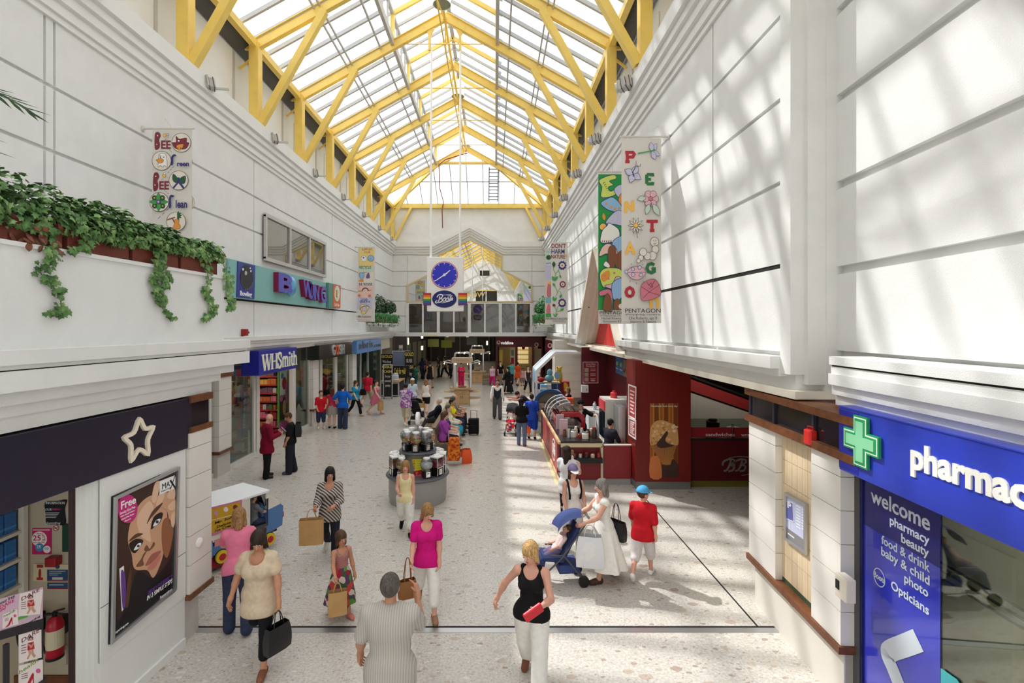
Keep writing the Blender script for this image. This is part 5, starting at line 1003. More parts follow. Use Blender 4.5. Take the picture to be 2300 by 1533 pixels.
 # ---------------- cash-for-gold stand ----------------
tb=empty('promotion_table',(-6.2,28.9,0),0,'wood topped promotion table with grey legs and black panels by the pillar','table')
b=WB();b.box(-6.75,-5.6,28.4,30.2,.86,.92);b.build('table_top',mat('beech',(190,156,112),.4,var=.12,scale=10),tb)
for x in(-6.7,-5.65):
 for y in(28.45,30.15):b=WB();b.box(x-.03,x+.03,y-.03,y+.03,0,.86);b.build('leg',M_grey,tb)
b=WB();b.box(-6.66,-5.7,28.44,28.46,.1,.8);b.box(-5.66,-5.64,28.5,30.1,.1,.8);b.build('panel',M_black,tb);b=WB();b.box(-6.7,-5.65,28.42,28.48,.05,.1);b.box(-6.7,-5.65,28.42,28.48,.78,.84);b.build('rail',M_grey,tb)
ST_=S_Y(28.0)
def board(name,x0,x1,y,z0,z1,lines,label,col=(24,22,22),fr_=None):
 o=empty(name,((x0+x1)/2,y,0),0,label,'board');b=WB();b.box(x0,x1,y,y+.05,z0,z1)
 if z0>.05:b.box(x0,x0+.05,y+.01,y+.04,0,z0);b.box(x1-.05,x1,y+.01,y+.04,0,z0)
 b.build('panel',P(*col),o)
 if fr_:b=WB();b.ribbon(rect(x0,z0,x1,z1),.05,0,.01,fr=S_Y(y-.0),closed=True);b.build('board_frame',M_grey,o)
 if lines:
  b=WB();n=len(lines);h=(z1-z0)/n
  for k,(t,c)in enumerate(lines):b.text(t,h*.75,S_Y(y),0.02,0,.004,sx=min(1,(x1-x0)*.85/max(.1,len(t)*h*.75*.6)),x=(x0+x1)/2,y=z1-h*(k+.5),mi=c)
  b.build('lettering',[P(214,196,90),P(196,190,180)],o)
board('notice_board',-6.95,-6.25,29.6,1.5,2.45,[('GOLD',0),('We buy',1),('CASH',0)],'black upright board with yellow words behind the man in the red shirt')
board('notice_board',-6.35,-5.85,27.6,.1,1.95,[('GOLD',0),('CASH',0),('for your',1),('unwanted',1),('jewellery',1),('',1),('',1)],'black advertising board framed in grey in front of the promotion table',fr_=1)
board('partition_panel',-6.6,-5.45,31.2,1.6,2.55,None,'blue grey partition panel standing behind the promotion table',(110,122,146),1)
board('notice_board',-5.75,-5.2,31.0,.9,2.55,[('GOLD',0),('SILVER',1),('CASH',0),('today',1)],'black lettered board right of the blue grey partition')
board('notice_board',-6.6,-5.4,30.6,.95,1.65,[('Cash for gold',0)],'long black board along the back of the promotion table')
b=MB();b.box(-6.15,-5.85,29.1,29.5,.925,1.2);b.box(-6.12,-5.88,29.15,29.45,1.2,1.3);b.build('printer',P(196,206,222),None,'pale blue machine on the promotion table','printer',bevel=.02)
b=MB();b.lathe([(0,0),(.12,0),(.16,.06),(.15,.06),(0,.02)],(-5.85,28.8,.922),14);b.build('dish',P(226,220,210),None,'small pale dish near the front edge of the promotion table','dish',smooth=True)
# ---------------- hall beyond the bridge ----------------
M_vred=mat('wine_red_fascia',(112,14,34),.35)
YV=38.0;S_V=S_Y(YV-.2);pv=Pic(S_V,880,740,6.053)
vs_=empty('phone_shop',(2.0,YV,0),0,'phone shop with a wine red fascia and bright interior beyond the bridge','shop front')
def vx(px):return pv.p(px,0)[0]
def vz(py):return pv.p(0,py)[1]
b=WB();b.box(vx(1415),vx(2048),YV-.2,YV+.1,vz(235),3.44);b.build('fascia',M_vred,vs_);b=WB();pv.text(b,'vodafone',1568,180,42,170,0,.03,0,.03);b.build('lettering',P(240,236,236,.4,emit=.6),vs_)
def speech(cx,cy,r,fr_pic,parent):
 b=WB();c=fr_pic.p(cx,cy);rr=abs(fr_pic.p(cx+r,cy)[0]-c[0]);b.prism(circ(c[0],c[1],rr,24,ry=rr*1.05),0,.04,fr=fr_pic.fr,mi=0);b.prism([(c[0]+x*rr,c[1]+y*rr)for x,y in cpts([(-.1,.85),(.35,.75),(.25,.45),(.55,.1),(.4,-.4),(-.05,-.55),(-.5,-.3),(-.55,.2),(-.3,.6)],4)][::-1],.04,.05,fr=fr_pic.fr,mi=1);b.build('roundel',[P(244,240,240,.4,emit=.5),P(196,20,40,.4)],parent)
speech(1452,172,26,pv,vs_);speech(1967,204,28,pv,vs_)
for x0,x1 in((1415,1440),(1680,1712),(1905,1935),(2040,2060)):b=WB();b.box(vx(x0),vx(x1),YV-.15,YV+.1,0,vz(235));b.build('post',M_vred,vs_)
b=WB();b.box(vx(1440),vx(2040),YV+3.2,YV+3.3,0,3.4);b.build('back_wall',P(214,196,150),vs_)
b=WB();b.box(vx(1450),vx(1510),YV+.1,YV+.15,.9,2.3,0);b.build('window_poster',P(226,190,90),vs_)
b=WB();b.box(vx(1935),vx(2035),YV+.05,YV+.1,.7,2.4,1);b.build('window_card',[P(226,190,90),P(196,180,150)],vs_)
b=WB();b.box(vx(1610),vx(1675),YV-.1,YV-.05,.05,2.45,2);b.box(vx(1620),vx(1660),YV-.12,YV-.1,1.2,1.7,3);b.box(vx(1620),vx(1660),YV-.12,YV-.1,1.85,2.3,4)
b.build('window_poster',[P(226,190,90),P(196,180,150),P(222,212,196),P(170,40,50),P(120,140,110)],vs_)
for k,y in enumerate((42,48,54)):lamp_strip('light_strip',(-5.5,y,3.4),(-1.5,y,3.4),('nearest','middle','farthest')[k]+' dim strip lamp on the ceiling of the dark hall',1.6)  # unseen glowing strips added to lift the hall out of black
for r_ in range(4):
 b=WB()
 for k in range(8):b.box(vx(1715)+k*.135,vx(1715)+k*.135+.1,YV+3.12,YV+3.2,1.0+r_*.4,1.3+r_*.4)
 b.build('phone_display',P(236,220,170,.5,emit=.5),vs_)
b=WB();b.ball(((vx(1800)),YV+.8,2.45),(.13,.13,.16),12,8);b.build('balloon',P(220,60,40,.3),vs_,smooth=True)
for x_,z_ in((1446,335),(1448,372)):b=WB();b.ball((vx(x_),YV+.4,vz(z_)),.07,10,8);b.build('spot_lamp',mat('lit_spot',(255,226,170),.5,emit=14),vs_)
b=WB();b.box(vx(1720),vx(1900),YV+1.4,YV+1.6,3.2,3.25);b.build('ceiling_lamp',mat('lit_panel',(255,220,160),.5,emit=10),vs_)
vs2=empty('phone_shop_sign',(3.9,36.6,2.4),0,'second wine red phone shop sign, half hidden by the pale tiled block','shop sign');S_V2=S_Y(35.75);pv2=Pic(S_V2,880,740,6.053)
b=WB();b.box(pv2.p(2085,0)[0],5.5,35.76,35.95,pv2.p(0,295)[1],3.3);b.build('board',M_vred,vs2);speech(2150,216,32,pv2,vs2);b=WB();pv2.text(b,'vodafone',2290,225,40,190,0,.03,0,.03);b.build('lettering',M_white,vs2)
b=MB();b.box(3.75,5.2,35.95,36.1,0,2.3);b.build('side_panel',P(60,20,26),None,'dark red shop side panel under the second wine red sign','panel')
# hall fittings: dim shop fronts, hanging lamps, pale signs
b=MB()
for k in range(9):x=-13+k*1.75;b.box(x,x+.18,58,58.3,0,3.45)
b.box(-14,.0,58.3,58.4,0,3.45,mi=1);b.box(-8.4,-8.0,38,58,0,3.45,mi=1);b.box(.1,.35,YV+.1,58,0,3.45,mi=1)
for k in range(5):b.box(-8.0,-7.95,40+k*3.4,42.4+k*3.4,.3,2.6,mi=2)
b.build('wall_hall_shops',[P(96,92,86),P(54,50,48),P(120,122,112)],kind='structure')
for px,py,Y,c,lb in((1003,772,45,(120,130,40),'dim green hanging sign deep in the hall'),(973,770,44,(120,128,70),'dim olive window panel deep in the hall'),(1010,760,47,(150,140,110),'dim cream panel high in the hall'),(1060,766,46,(110,120,128),'dim grey screen high in the hall behind the kiosk')):
 p=at(px,py,Y);b=MB();b.box(p.x-.5,p.x+.5,Y,Y+.06,p.z-.35,p.z+.35);b.build('hall_sign',P(*c),None,lb,'sign')
for i,(px,py,Y,e)in enumerate(((948,755,38,9),(948,781,38,7),(916,763,37,5),(1094,770,40,5))):
 p=at(px,py,Y);o=empty('hall_lamp',p,0,('lit hall lamp under the bridge left of the kiosk','lower lit hall lamp under the bridge left of the kiosk','tall lit lamp at the dark hall entrance by the picture pillar','dim brass lamp hanging left of the wine red fascia')[i],'lamp')
 b=WB();b.box(p.x-.06,p.x+.06,Y-.06,Y+.06,p.z-.16-.2*(i==2),p.z+.16);b.build('lamp_glass',mat('lit_hall_%d'%i,(255,236,200),.5,emit=e),o);b=WB();b.tube([p,Vector((p.x,Y,3.45))],.02,6);b.build('cord',M_black,o)
for x0,x1,lb in((955,982,'long cream sign hanging under the bridge edge'),(1002,1008,'small cream lamp under the middle of the bridge'),(1047,1053,'small cream lamp under the bridge right of the clock')):
 a,c=at(x0,748,YE-.15),at(x1,757 if x1-x0<10 else 751,YE-.15);b=MB();b.box(a.x,c.x,YE-.3,YE-.2,c.z,3.42);b.build('bridge_sign',P(226,214,180),None,lb,'sign')
 # ---------------- near right: tiled pier and pharmacy ----------------
def uR(px,d=0):return onp(off(S_R,d),px,1000)[0]
u0,u1,u2,u3=uR(1690),uR(1750),uR(1832),uR(1899)
M_bglass=mat('black_glass',(30,28,34),.12);M_ctile=P(222,200,166,.4,var=.04);M_green=P(62,84,62,.5)
def SB(b,a,c,z0,z1,d0,d1,mi=None,fr=S_R):return b.prism(rect(a,z0,c,z1),d0,d1,mi,fr)
b=MB()
for a,c,d in((u0,u1,.05),(u2,u3,.05)):
 SB(b,a+.006,c-.006,.68,2.7,-.3,d-.012,1);z=.7;k=0
 while z<2.69:SB(b,a,c,z+.004,min(z+.36,2.7)-.004,-.3,d,0);z+=.36
SB(b,u1,u2,.7,2.7,-.3,-.05,1);n=7
for i in range(n):
 for j in range(6):a=u1+(u2-u1)*i/n;SB(b,a+.003,a+(u2-u1)/n-.003,.76+j*.315,.76+(j+1)*.315-.006,-.3,-.042,5)
for i in range(18):
 for z in(.70,2.655):a=u1+(u2-u1)*i/18;SB(b,a+.002,a+(u2-u1)/18-.003,z,z+.05,-.3,-.04,6)
SB(b,u0+.06,u3-.02,0,.62,-.3,-.01,2);SB(b,u1,u3-.02,0,.6,-.3,.004,2);SB(b,u0-.03,u3+.02,.62,.7,-.3,.08,3)
SB(b,u0-.04,u3+.3,2.7,2.79,-.3,.1,3);SB(b,u0-.04,u3+.3,3.09,3.18,-.3,.1,3);SB(b,u0,u3+.3,2.79,3.09,-.3,.03,4);SB(b,u0-.02,u1,2.79,3.09,-.3,.045,4)
for a in(u0+.03,u1-.06,u2+.02):SB(b,a,a+.04,2.8,3.08,.03,.06,7)
b.build('pillar_right',[M_tile,M_joint,P(214,208,198,.6),M_brown,M_bglass,M_ctile,M_green,P(48,48,60,.4)],kind='structure')
po=empty('framed_poster',S_R@Vector(((u1+u2)/2,1.6,0)),0,'pale blue parking notice in a silver frame on cream tiles','poster')
pp=Pic(off(S_R,-.04),1690,1080,4.79);q=[(375,125),(602,248),(600,790),(378,625)]
b=WB();pp.poly(b,q,0,.02);b.build('backing',P(196,200,226,.3),po)
b=WB();pp.line(b,[(382,140),(594,258),(594,772),(384,618)],22,.0,.04,closed=True);b.build('poster_frame',M_steel,po)
b=WB();pp.poly(b,[(388,500),(586,640),(586,760),(388,610)],.02,.022,1);pp.poly(b,[(392,215),(455,232),(465,436),(392,405)],.02,.023,0);pp.line(b,[(392,218),(455,234),(465,436),(392,405)],5,.022,.026,2);pp.text(b,'P',415,265,62,40,.023,.03,0,.003,2);pp.line(b,[(424,430),(424,520)],8,.02,.024,2)
for k in range(8):pp.line(b,[(490,262+k*32),(535,290+k*32)],7,.02,.023,2);pp.line(b,[(550,300+k*30),(580,318+k*30)],7,.02,.023,2)
pp.line(b,[(400,560),(470,612)],8,.022,.025,2);b.build('print',[P(100,104,176,.4),P(130,130,132,.4),P(236,238,244,.4)],po)
al=empty('alarm_lantern',S_R@Vector((uR(1823),2.84,.06)),0,'red alarm lantern box on the black band over the cream tiles','alarm');c=onp(off(S_R,.06),1823,981)
b=WB();SB(b,c[0]-.07,c[0]+.07,c[1]-.09,c[1]+.09,.03,.12);b.build('box',P(206,44,40,.3),al,bevel=.02);b=WB();b.ribbon([(c[0]-.05,c[1]+.09),(c[0]-.05,c[1]+.12),(c[0]+.05,c[1]+.12),(c[0]+.05,c[1]+.09)],.012,.06,.08,fr=S_R);b.build('handle',P(150,30,30),al)
b=MB();c=onp(off(S_R,.01),1780,1345);SB(b,c[0]-.09,c[0]+.03,c[1]-.05,c[1]+.05,.004,.04);b.build('power_socket',M_white,None,'white socket under the wooden rail of the tiled pier','socket',bevel=.006)
b=MB();SB(b,c[0]+.045,c[0]+.1,c[1]-.05,c[1]+.04,.004,.06);b.build('brass_lock_box',P(170,140,80,.4),None,'small brass box beside the white socket below the rail','box',bevel=.006)
sn=empty('sensor_box',S_R@Vector((u3,1.5,.05)),0,'cream sensor box with a dark window on the pier edge by the pharmacy glass','sensor');c=onp(off(S_R,.06),1908,1318)
b=WB();SB(b,c[0]-.08,c[0]+.1,c[1]-.12,c[1]+.12,.055,.16);b.build('box',M_cream,sn,bevel=.012);b=WB();SB(b,c[0]-.05,c[0]+.0,c[1]-.03,c[1]+.06,.16,.17);b.build('lens',M_black,sn)
S_B=off(S_R,.09);uB=onp(S_B,1885,950)[0]
ph=empty('pharmacy_sign',S_B@Vector((uB+.8,2.6,0)),0,'big royal blue pharmacy sign with a green cross and white letters','shop sign')
M_rblue=P(46,66,188,.3,coat=.3)
b=WB();SB(b,uB,8,2.6,3.26,-.16,0,0,S_B);SB(b,uB,8,3.26,3.275,-.16,.01,0,S_B);SB(b,uB,uB+.3,2.62,3.24,-.1,.004,1,S_B);b.build('board',[M_rblue,P(36,44,156,.3)],ph,bevel=.004)
def crosspts(cx,cy,a,w):return[(cx-w,cy-a),(cx+w,cy-a),(cx+w,cy-w),(cx+a,cy-w),(cx+a,cy+w),(cx+w,cy+w),(cx+w,cy+a),(cx-w,cy+a),(cx-w,cy+w),(cx-a,cy+w),(cx-a,cy-w),(cx-w,cy-w)]
cx,cy=onp(S_B,1940,992)
b=WB();b.prism(crosspts(cx,cy,.25,.1),.01,.035,0,S_B);b.prism(crosspts(cx,cy,.235,.085),.035,.038,1,S_B);b.prism(crosspts(cx,cy,.222,.072),.038,.041,0,S_B);b.prism(crosspts(cx,cy,.196,.052),.041,.046,2,S_B);b.build('cross',[P(40,150,90,.35),P(226,240,226,.4),P(136,208,162,.4)],ph)
uL,uC=onp(S_B,2047,1050)[0],onp(S_B,2272,1120)[0];v,f=text_geo('pharma',.3,.035,0,.03,1.0,'LEFT');wt=(max(q[0]for q in v)-min(q[0]for q in v));zb=onp(S_B,2130,1054)[1]
b=WB();s_=.30;b.text('pharmacy',s_,S_B,.035,0,.014,(uC-uL)/(wt*s_),1.0,'LEFT',uL,zb+.01);b.build('lettering',P(242,240,232,.4),ph)
# pharmacy window
S_P2=off(S_R,-.12);pw2=Pic(S_P2,1650,850,2.2446)
gw=empty('pharmacy_window',S_P2@Vector((2.5,0,0)),0,'pharmacy window with a blue welcome panel beside clear glass','shop window')
a0=onp(S_P2,1941,1300)[0];a1=onp(S_P2,2113,1300)[0]
b=WB();SB(b,a0,7.5,.1,2.62,-.006,.0,0,S_P2);b.build('pane',glass_mat('pharmacy_glass',(236,240,232),.93,.05),gw)
b=WB();uf=onp(S_P2,1912,1300)[0];SB(b,uf,uf+.07,0,2.62,-.1,.06,0,S_P2);SB(b,uf+.07,a0-.03,0,2.62,-.1,.03,1,S_P2);SB(b,a0-.03,a0,0,2.62,-.1,.02,2,S_P2);SB(b,a0,7.5,0,.1,-.08,.03,0,S_P2);SB(b,a1+.95,a1+1.02,0,2.62,-.08,.02,0,S_P2);b.build('window_frame',[P(150,146,138,.4),M_dkgrey,P(26,28,90,.3)],gw)
b=WB();SB(b,a0,a1,.1,2.62,.001,.004,0,S_P2);b.build('blue_panel',P(44,52,176,.12,coat=.6),gw)
b=WB();SB(b,a0,a1,2.05,2.62,.004,.006,0,S_P2);b.build('top_band',P(30,32,104,.15),gw)
b=WB()
def rt(st,x,y,h,w):pw2.text(b,st,x,y,h,w,.006,.015,0,.003,0)
for st,x,y,h,w in(('welcome',830,655,78,295),('pharmacy',880,762,46,198),('beauty',910,840,46,138),('food & drink',858,878,46,242),('baby & child',858,940,46,242),('photo',918,1042,46,120),('Opticians',884,1102,46,190)):rt(st,x,y,h,w)
oc=pw2.p(733,1002);b.ribbon(circ(oc[0],oc[1],.075,28,ry=.085),.008,.006,.009,fr=S_P2,closed=True);rt('Boots',733,1002,30,56)
pw2.line(b,cpts([(930,1318),(860,1345),(790,1372),(775,1400),(800,1460),(840,1560)],6,False),88,.006,.01,0);b.build('lettering',P(196,204,214,.35),gw)
b=MB(NR);b.box(.56,.66,-10,-1.3,0,3.2);b.box(.52,.56,-2.75,-1.9,.05,2.35);b.box(.49,.53,-2.65,-2.0,.15,2.25);b.box(.14,.66,-1.42,-1.34,0,3.2);lamp_strip('light_strip',NR@Vector((.36,-1.7,3.0)),NR@Vector((.36,-4.2,3.0)),'lit strip lamp above the cream panels behind the pharmacy glass',9);b.build('wall_pharmacy',P(226,218,192,.6),kind='structure')  # glowing strip added to brighten the wall behind the glass
hr=empty('handrail',NR@Vector((.9,-3,1.2)),0,'three dark rails inside the pharmacy glass','rail')
for k in range(3):b=WB(NR);b.tube([(.4,-1.42,1.95-k*.07),(.36,-3.5,1.95-k*.07)],.012,6);b.build('rail',P(70,64,56),hr)  # thin dark bars running along behind the glass
b=MB();pq=Pic(off(S_R,-.11),0,0,1);pq.poly(b,[(2114,1500),(2150,1525),(2185,1580),(2114,1580)],0,.004);b.build('window_sticker',P(70,170,176),None,'teal sticker low on the clear pharmacy glass','sticker')
# ---------------- coffee bar ----------------
M_bb=P(126,24,20,.4,var=.05);M_bbd=P(92,14,24,.4)
b=MB();b.box(3.55,4.95,12.2,13.0,.2,3.25);b.box(3.58,4.95,12.23,13.0,0,.2,mi=1);b.build('pillar_red',[P(116,24,18,.45,var=.05),P(128,128,128,.4)],kind='structure')
mp=empty('muffin_poster',(4.2,12.19,.6),0,'tall muffin poster headed Handmade fresh every day on the red pillar','poster');pm=Pic(S_Y(12.195),1340,880,6.664)
b=WB();pm.poly(b,[(800,168),(1218,168),(1218,1275),(800,1275)],0,.008);b.build('backing',ramp_mat('amber_print',[(150,84,30),(196,128,60),(120,62,24)],'wave',1.3,.5,'X',interp='LINEAR'),mp)
b=WB();pm.poly(b,cpts([(800,1000),(860,960),(930,980),(975,1275),(800,1275)],3),.008,.010,5);pm.poly(b,[(975,1060),(1150,1000),(1218,1080),(1218,1275),(975,1275)],.008,.010,4)
pm.poly(b,[(802,790),(1200,790),(1100,1085),(1040,1095),(985,1075)][::1],.010,.014,0)
for k in range(12):x=815+k*33;pm.line(b,[(x,800),(990+(x-815)*.3,1080)],7,.014,.016,3)
r7=random.Random(11)
pm.poly(b,cpts([(802,780),(800,560),(860,450),(960,420),(1080,450),(1190,520),(1218,650),(1210,790),(1100,780),(1000,820),(900,780)],5),.014,.02,1)
for k in range(60):
 x,y=r7.uniform(815,1205),r7.uniform(440,770)
 if y>450+abs(x-1000)**1.5*.02:pm.poly(b,circ(x,y,r7.uniform(12,32),8,ry=r7.uniform(10,26)),.02,.022+k*.0002,r7.choice((1,2,2,3,6)))
pm.poly(b,cpts([(890,780),(960,680),(1040,580),(1060,620),(1020,720),(1100,780),(1140,800),(960,830)],4),.034,.036,4)
b.build('print',[P(150,96,50),P(206,154,96),P(222,178,122),P(184,120,62),P(66,44,34),P(206,118,66),P(232,204,162)],mp);b=WB();pm.text(b,'Handmade fresh every day',1010,210,28,390,.01,0,0,.003);b.build('lettering',P(240,226,200),mp)
S_X=frame((3.54,0,0),(0,-1,0),Z3);px_=Pic(S_X,1340,880,6.664)
for q,lb,tx in(([(488,-110),(598,-70),(590,415),(490,355)],'upper framed red menu on the sunlit side of the red pillar',''),([(490,385),(596,430),(594,702),(490,632)],'lower framed red notice on the sunlit side of the red pillar','')):
 o=empty('menu_board',S_X@Vector((*px_.p(*q[3]),0)),0,lb,'menu board','menus on the red pillar');b=WB();px_.poly(b,q,0,.01);b.build('board',P(170,66,66),o);b=WB();px_.line(b,q,9,.01,.02,closed=True);b.build('board_frame',M_white,o);b=WB()
 for k in range(7):f_=(k+1.5)/9;l,r=Vector(q[0]).lerp(Vector(q[3]),f_),Vector(q[1]).lerp(Vector(q[2]),f_);px_.line(b,[l.lerp(r,.18),l.lerp(r,.8-.1*(k%3))],9,.01,.013)
 b.build('print',P(232,214,210),o)
 # side counter deep under the wall
cb=empty('coffee_counter',(6.4,12.5,0),0,'dark maroon coffee bar counter with a silver script logo','counter');pcn=Pic(S_Y(12.4),1540,820,5.111)
b=WB();b.box(4.96,9,12.4,13.2,.16,1.2);b.build('front_panel',M_bbd,cb);b=WB();b.box(4.96,9,12.42,13.2,0,.16);b.build('skirting',P(120,110,40),cb);b=WB();b.box(4.96,9,12.36,13.25,1.2,1.25);b.build('worktop',P(40,38,38,.3),cb)
b=WB();b.box(4.96,6.1,12.42,12.44,1.27,1.52);b.box(6.14,9,12.42,12.44,1.27,1.52);b.build('menu_strip',P(150,24,34),cb);b=WB();pcn.text(b,'sandwiches',400,797,40,335,-.02,.01,0,.01);pcn.text(b,'wraps',720,800,40,160,-.02,.01,0,.01);b.build('lettering',P(222,200,200),cb)
b=WB();b.box(6.1,6.14,12.4,12.46,1.25,1.6);b.box(4.97,9,12.4,12.41,1.52,1.75);b.build('glass_guard',M_glass,cb)
b=WB()
def scr(pts,w):pcn.line(b,cpts(pts,6,False),w,.0,.015)
for dx in(0,130):
 scr([(520+dx,1090),(500+dx,1150),(470+dx,1200),(435+dx,1210)],20);scr([(425+dx,1150),(430+dx,1110),(480+dx,1080),(545+dx,1080),(560+dx,1110),(520+dx,1140),(555+dx,1160),(540+dx,1200),(490+dx,1215)],20)
scr([(740,1110),(760,1095),(745,1130)],14);scr([(800,1130),(760,1150),(790,1180),(750,1212)],16);scr([(495,1062),(620,1045),(780,1060)],8);scr([(640,1262),(720,1250),(800,1240)],6);b.build('script_logo',M_steel,cb)
for nm,lb,pts,col,c0 in(('urn','dark ribbed urn on the coffee bar counter over the word sandwiches',[(0,0),(.16,0),(.17,.35),(.12,.38),(.1,.42),(0,.42)],P(34,30,34,.3),(5.78,12.8,1.255)),('plate','pale plate on the coffee bar counter left of the urn',[(0,0),(.14,0),(.18,.04),(0,.02)],M_white,(5.5,12.7,1.255)),('bowl','white wrapped bowl on the coffee bar counter right of the urn',[(0,0),(.12,0),(.2,.14),(.16,.2),(0,.22)],P(200,196,200),(6.3,12.75,1.255))):
 b=MB();b.lathe(pts,c0,16);b.build(nm,col,None,lb,nm,smooth=True)
b=MB();b.box(5.2,5.55,12.9,13.15,1.255,1.33);b.build('tray',P(170,30,30),None,'red tray beside the pale plate on the coffee bar counter','tray',bevel=.01)
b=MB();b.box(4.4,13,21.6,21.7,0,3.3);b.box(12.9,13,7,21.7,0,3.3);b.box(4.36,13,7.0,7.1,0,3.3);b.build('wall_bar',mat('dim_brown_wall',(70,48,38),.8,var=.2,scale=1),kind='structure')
es=empty('escalator',(6.8,15.5,0),0,'dim escalator with grey sides and a red band behind the coffee bar','escalator');b=WB();b.prism([(5.1,1.2),(9.5,0),(9.5,.9),(5.1,2.4)],15.2,15.6,fr=EF);b.build('side_panel',P(150,150,150),es);b=WB();b.prism([(5.1,2.46),(9.5,.96),(9.5,1.25),(5.1,2.85)],15.22,15.6,fr=EF);b.build('red_band',P(120,26,30),es);b=WB();b.bar((5.1,15.4,2.95),(9.5,15.4,1.35),.08,.06);b.build('handrail',M_black,es)
lamp_strip('light_strip',(5.6,14.2,3.2),(8.5,14.2,3.2),'dim strip lamp over the coffee bar counter',3)
# red back wall with poster, dispensers, hanging menus
b=MB();b.box(3.42,4.45,19.0,19.15,0,3.3);b.box(4.4,4.5,13.0,19.15,0,3.3);b.build('wall_kiosk',M_bbd,kind='structure')
pk2=Pic(S_Y(18.99),1190,760,6.132)
gp=empty('menu_poster',(3.85,18.98,1.8),0,'framed red Great New Products poster on the dark red kiosk wall','poster');q=[(732,322),(938,322),(938,610),(732,610)]
b=WB();pk2.poly(b,q,0,.01);b.build('board',P(136,36,40),gp);b=WB();pk2.line(b,q,7,.01,.03,closed=True);b.build('board_frame',P(206,190,190),gp)
b=WB();pk2.text(b,'Great New',838,350,22,130,.01,0,0,.003);pk2.text(b,'Products!',838,380,22,120,.01,0,0,.003)
for k in range(3):pk2.poly(b,[(752,405+k*65),(808,405+k*65),(808,458+k*65),(752,458+k*65)],.01,.014,1);pk2.line(b,[(835,420+k*65),(905,420+k*65)],5,.01,.013);pk2.line(b,[(835,440+k*65),(905,440+k*65)],5,.01,.013)
pk2.text(b,'BBs',870,575,22,50,.01,.02,0,.003);b.build('print',[P(226,204,204),P(176,150,130)],gp)
dp=pk2.p(750,685);b=MB();b.box(dp[0]-.13,dp[0]+.13,18.8,18.985,dp[1]-.14,dp[1]+.14);b.box(dp[0]+.04,dp[0]+.06,18.795,18.8,dp[1]-.08,dp[1]+.02,mi=1);b.build('towel_dispenser',[M_white,M_black],None,'white towel dispenser on the dark red kiosk wall','dispenser',bevel=.03)
hm=empty('hanging_menu',(4.3,15,2.4),0,'blue and photo menu panels hanging above the kiosk fridge','menu board');S_H=frame((4.36,0,0),(0,-1,0),Z3);ph_=Pic(S_H,1190,760,6.132)
for k,(x0,x1,c)in enumerate(((1197,1243,0),(1243,1300,0),(1300,1345,1),(1345,1366,1))):
 sl_=lambda x,b_:b_+(x-1197)*.42
 b=WB();ph_.poly(b,[(x0+1,sl_(x0,236)),(x1-1,sl_(x1,236)),(x1-1,sl_(x1,470)),(x0+1,sl_(x0,470))],.02,.04,0);xm=(x0+x1)/2;ph_.poly(b,circ(xm,sl_(xm,330+60*(k>1)),14,10,ry=30),.04,.045,1);ph_.line(b,[(x0+8,sl_(x0+8,400)),(x1-8,sl_(x1-8,400))],5,.04,.045,2);b.build('panel',[P(60,110,160)if c==0 else P(150,120,100),P(170,190,90)if c==0 else P(130,70,50),P(220,220,220)],hm)
b=MB();b.box(3.1,4.5,25.0,26.0,.45,3.42)
for k in range(7):b.box(3.1,4.5,24.985,25.0,.47+k*.42,.87+k*.42,mi=0)
b.box(3.12,4.5,25.05,26,0,.45,mi=1);b.build('pillar_5',[M_tile,M_joint],kind='structure')
# ---------------- kiosk in the mall ----------------
M_wood=mat('beech',(190,156,112),.4,var=.12,scale=10);M_top=P(44,40,38,.25)
fc=empty('kiosk_counter',(2.3,12.6,0),0,'front counter of the red snack kiosk with a dark worktop and jar shelf','counter')
b=WB();b.box(1.72,2.8,12.56,13.3,1.08,1.14);b.build('worktop',M_top,fc);b=WB();b.box(1.72,2.8,12.55,12.6,.98,1.08);b.box(2.76,2.82,12.55,12.62,0,1.0);b.build('edge_trim',P(214,196,160),fc)
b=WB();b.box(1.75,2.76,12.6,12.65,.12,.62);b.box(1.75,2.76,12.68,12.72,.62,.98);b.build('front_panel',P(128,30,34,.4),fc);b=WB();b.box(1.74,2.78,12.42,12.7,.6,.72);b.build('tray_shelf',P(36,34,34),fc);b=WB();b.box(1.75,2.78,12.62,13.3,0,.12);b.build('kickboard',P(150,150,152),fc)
gt=empty('kiosk_gate',(3.15,12.6,0),0,'plain dark red gate panel between the snack kiosk and the red pillar','gate');b=WB();b.box(2.84,3.54,12.56,12.62,.16,1.02);b.build('panel',P(140,34,40,.4),gt);b=WB();b.box(2.84,3.54,12.58,12.62,0,.16);b.build('kickboard',P(160,160,160),gt);b=WB();b.box(2.83,3.55,12.54,12.64,1.02,1.05);b.build('rail',P(214,206,190),gt)
sc_=empty('kiosk_counter',(1.75,15,0),0,'long side counter of the snack kiosk with sunlit red panels and a white script logo','counter')
b=WB();b.box(1.72,1.78,13.3,17.4,.1,1.05);b.build('side_panel',P(168,70,66,.45),sc_);b=WB();b.box(1.66,1.715,12.56,17.4,1.05,1.12);b.box(1.68,1.715,12.56,17.4,0,.1);b.build('edge_trim',P(206,172,130),sc_);b=WB();b.box(1.76,2.35,13.3,17.4,1.05,1.12);b.build('worktop',M_top,sc_);b=WB();b.box(1.71,2.4,17.4,20.3,0,1.2);b.build('brown_panel',P(70,46,38,.5),sc_)  # side panel is a paler, pinkish red: sunlight put into its colour
b=WB();S_K=frame((1.715,14,.55),(0,-1,0),Z3);b.ribbon(circ(0,0,.35,24,ry=.3),.03,.0,.01,fr=S_K,closed=True);b.text('BBs',.4,S_K,.01,.3,.01);b.build('script_logo',M_white,sc_)
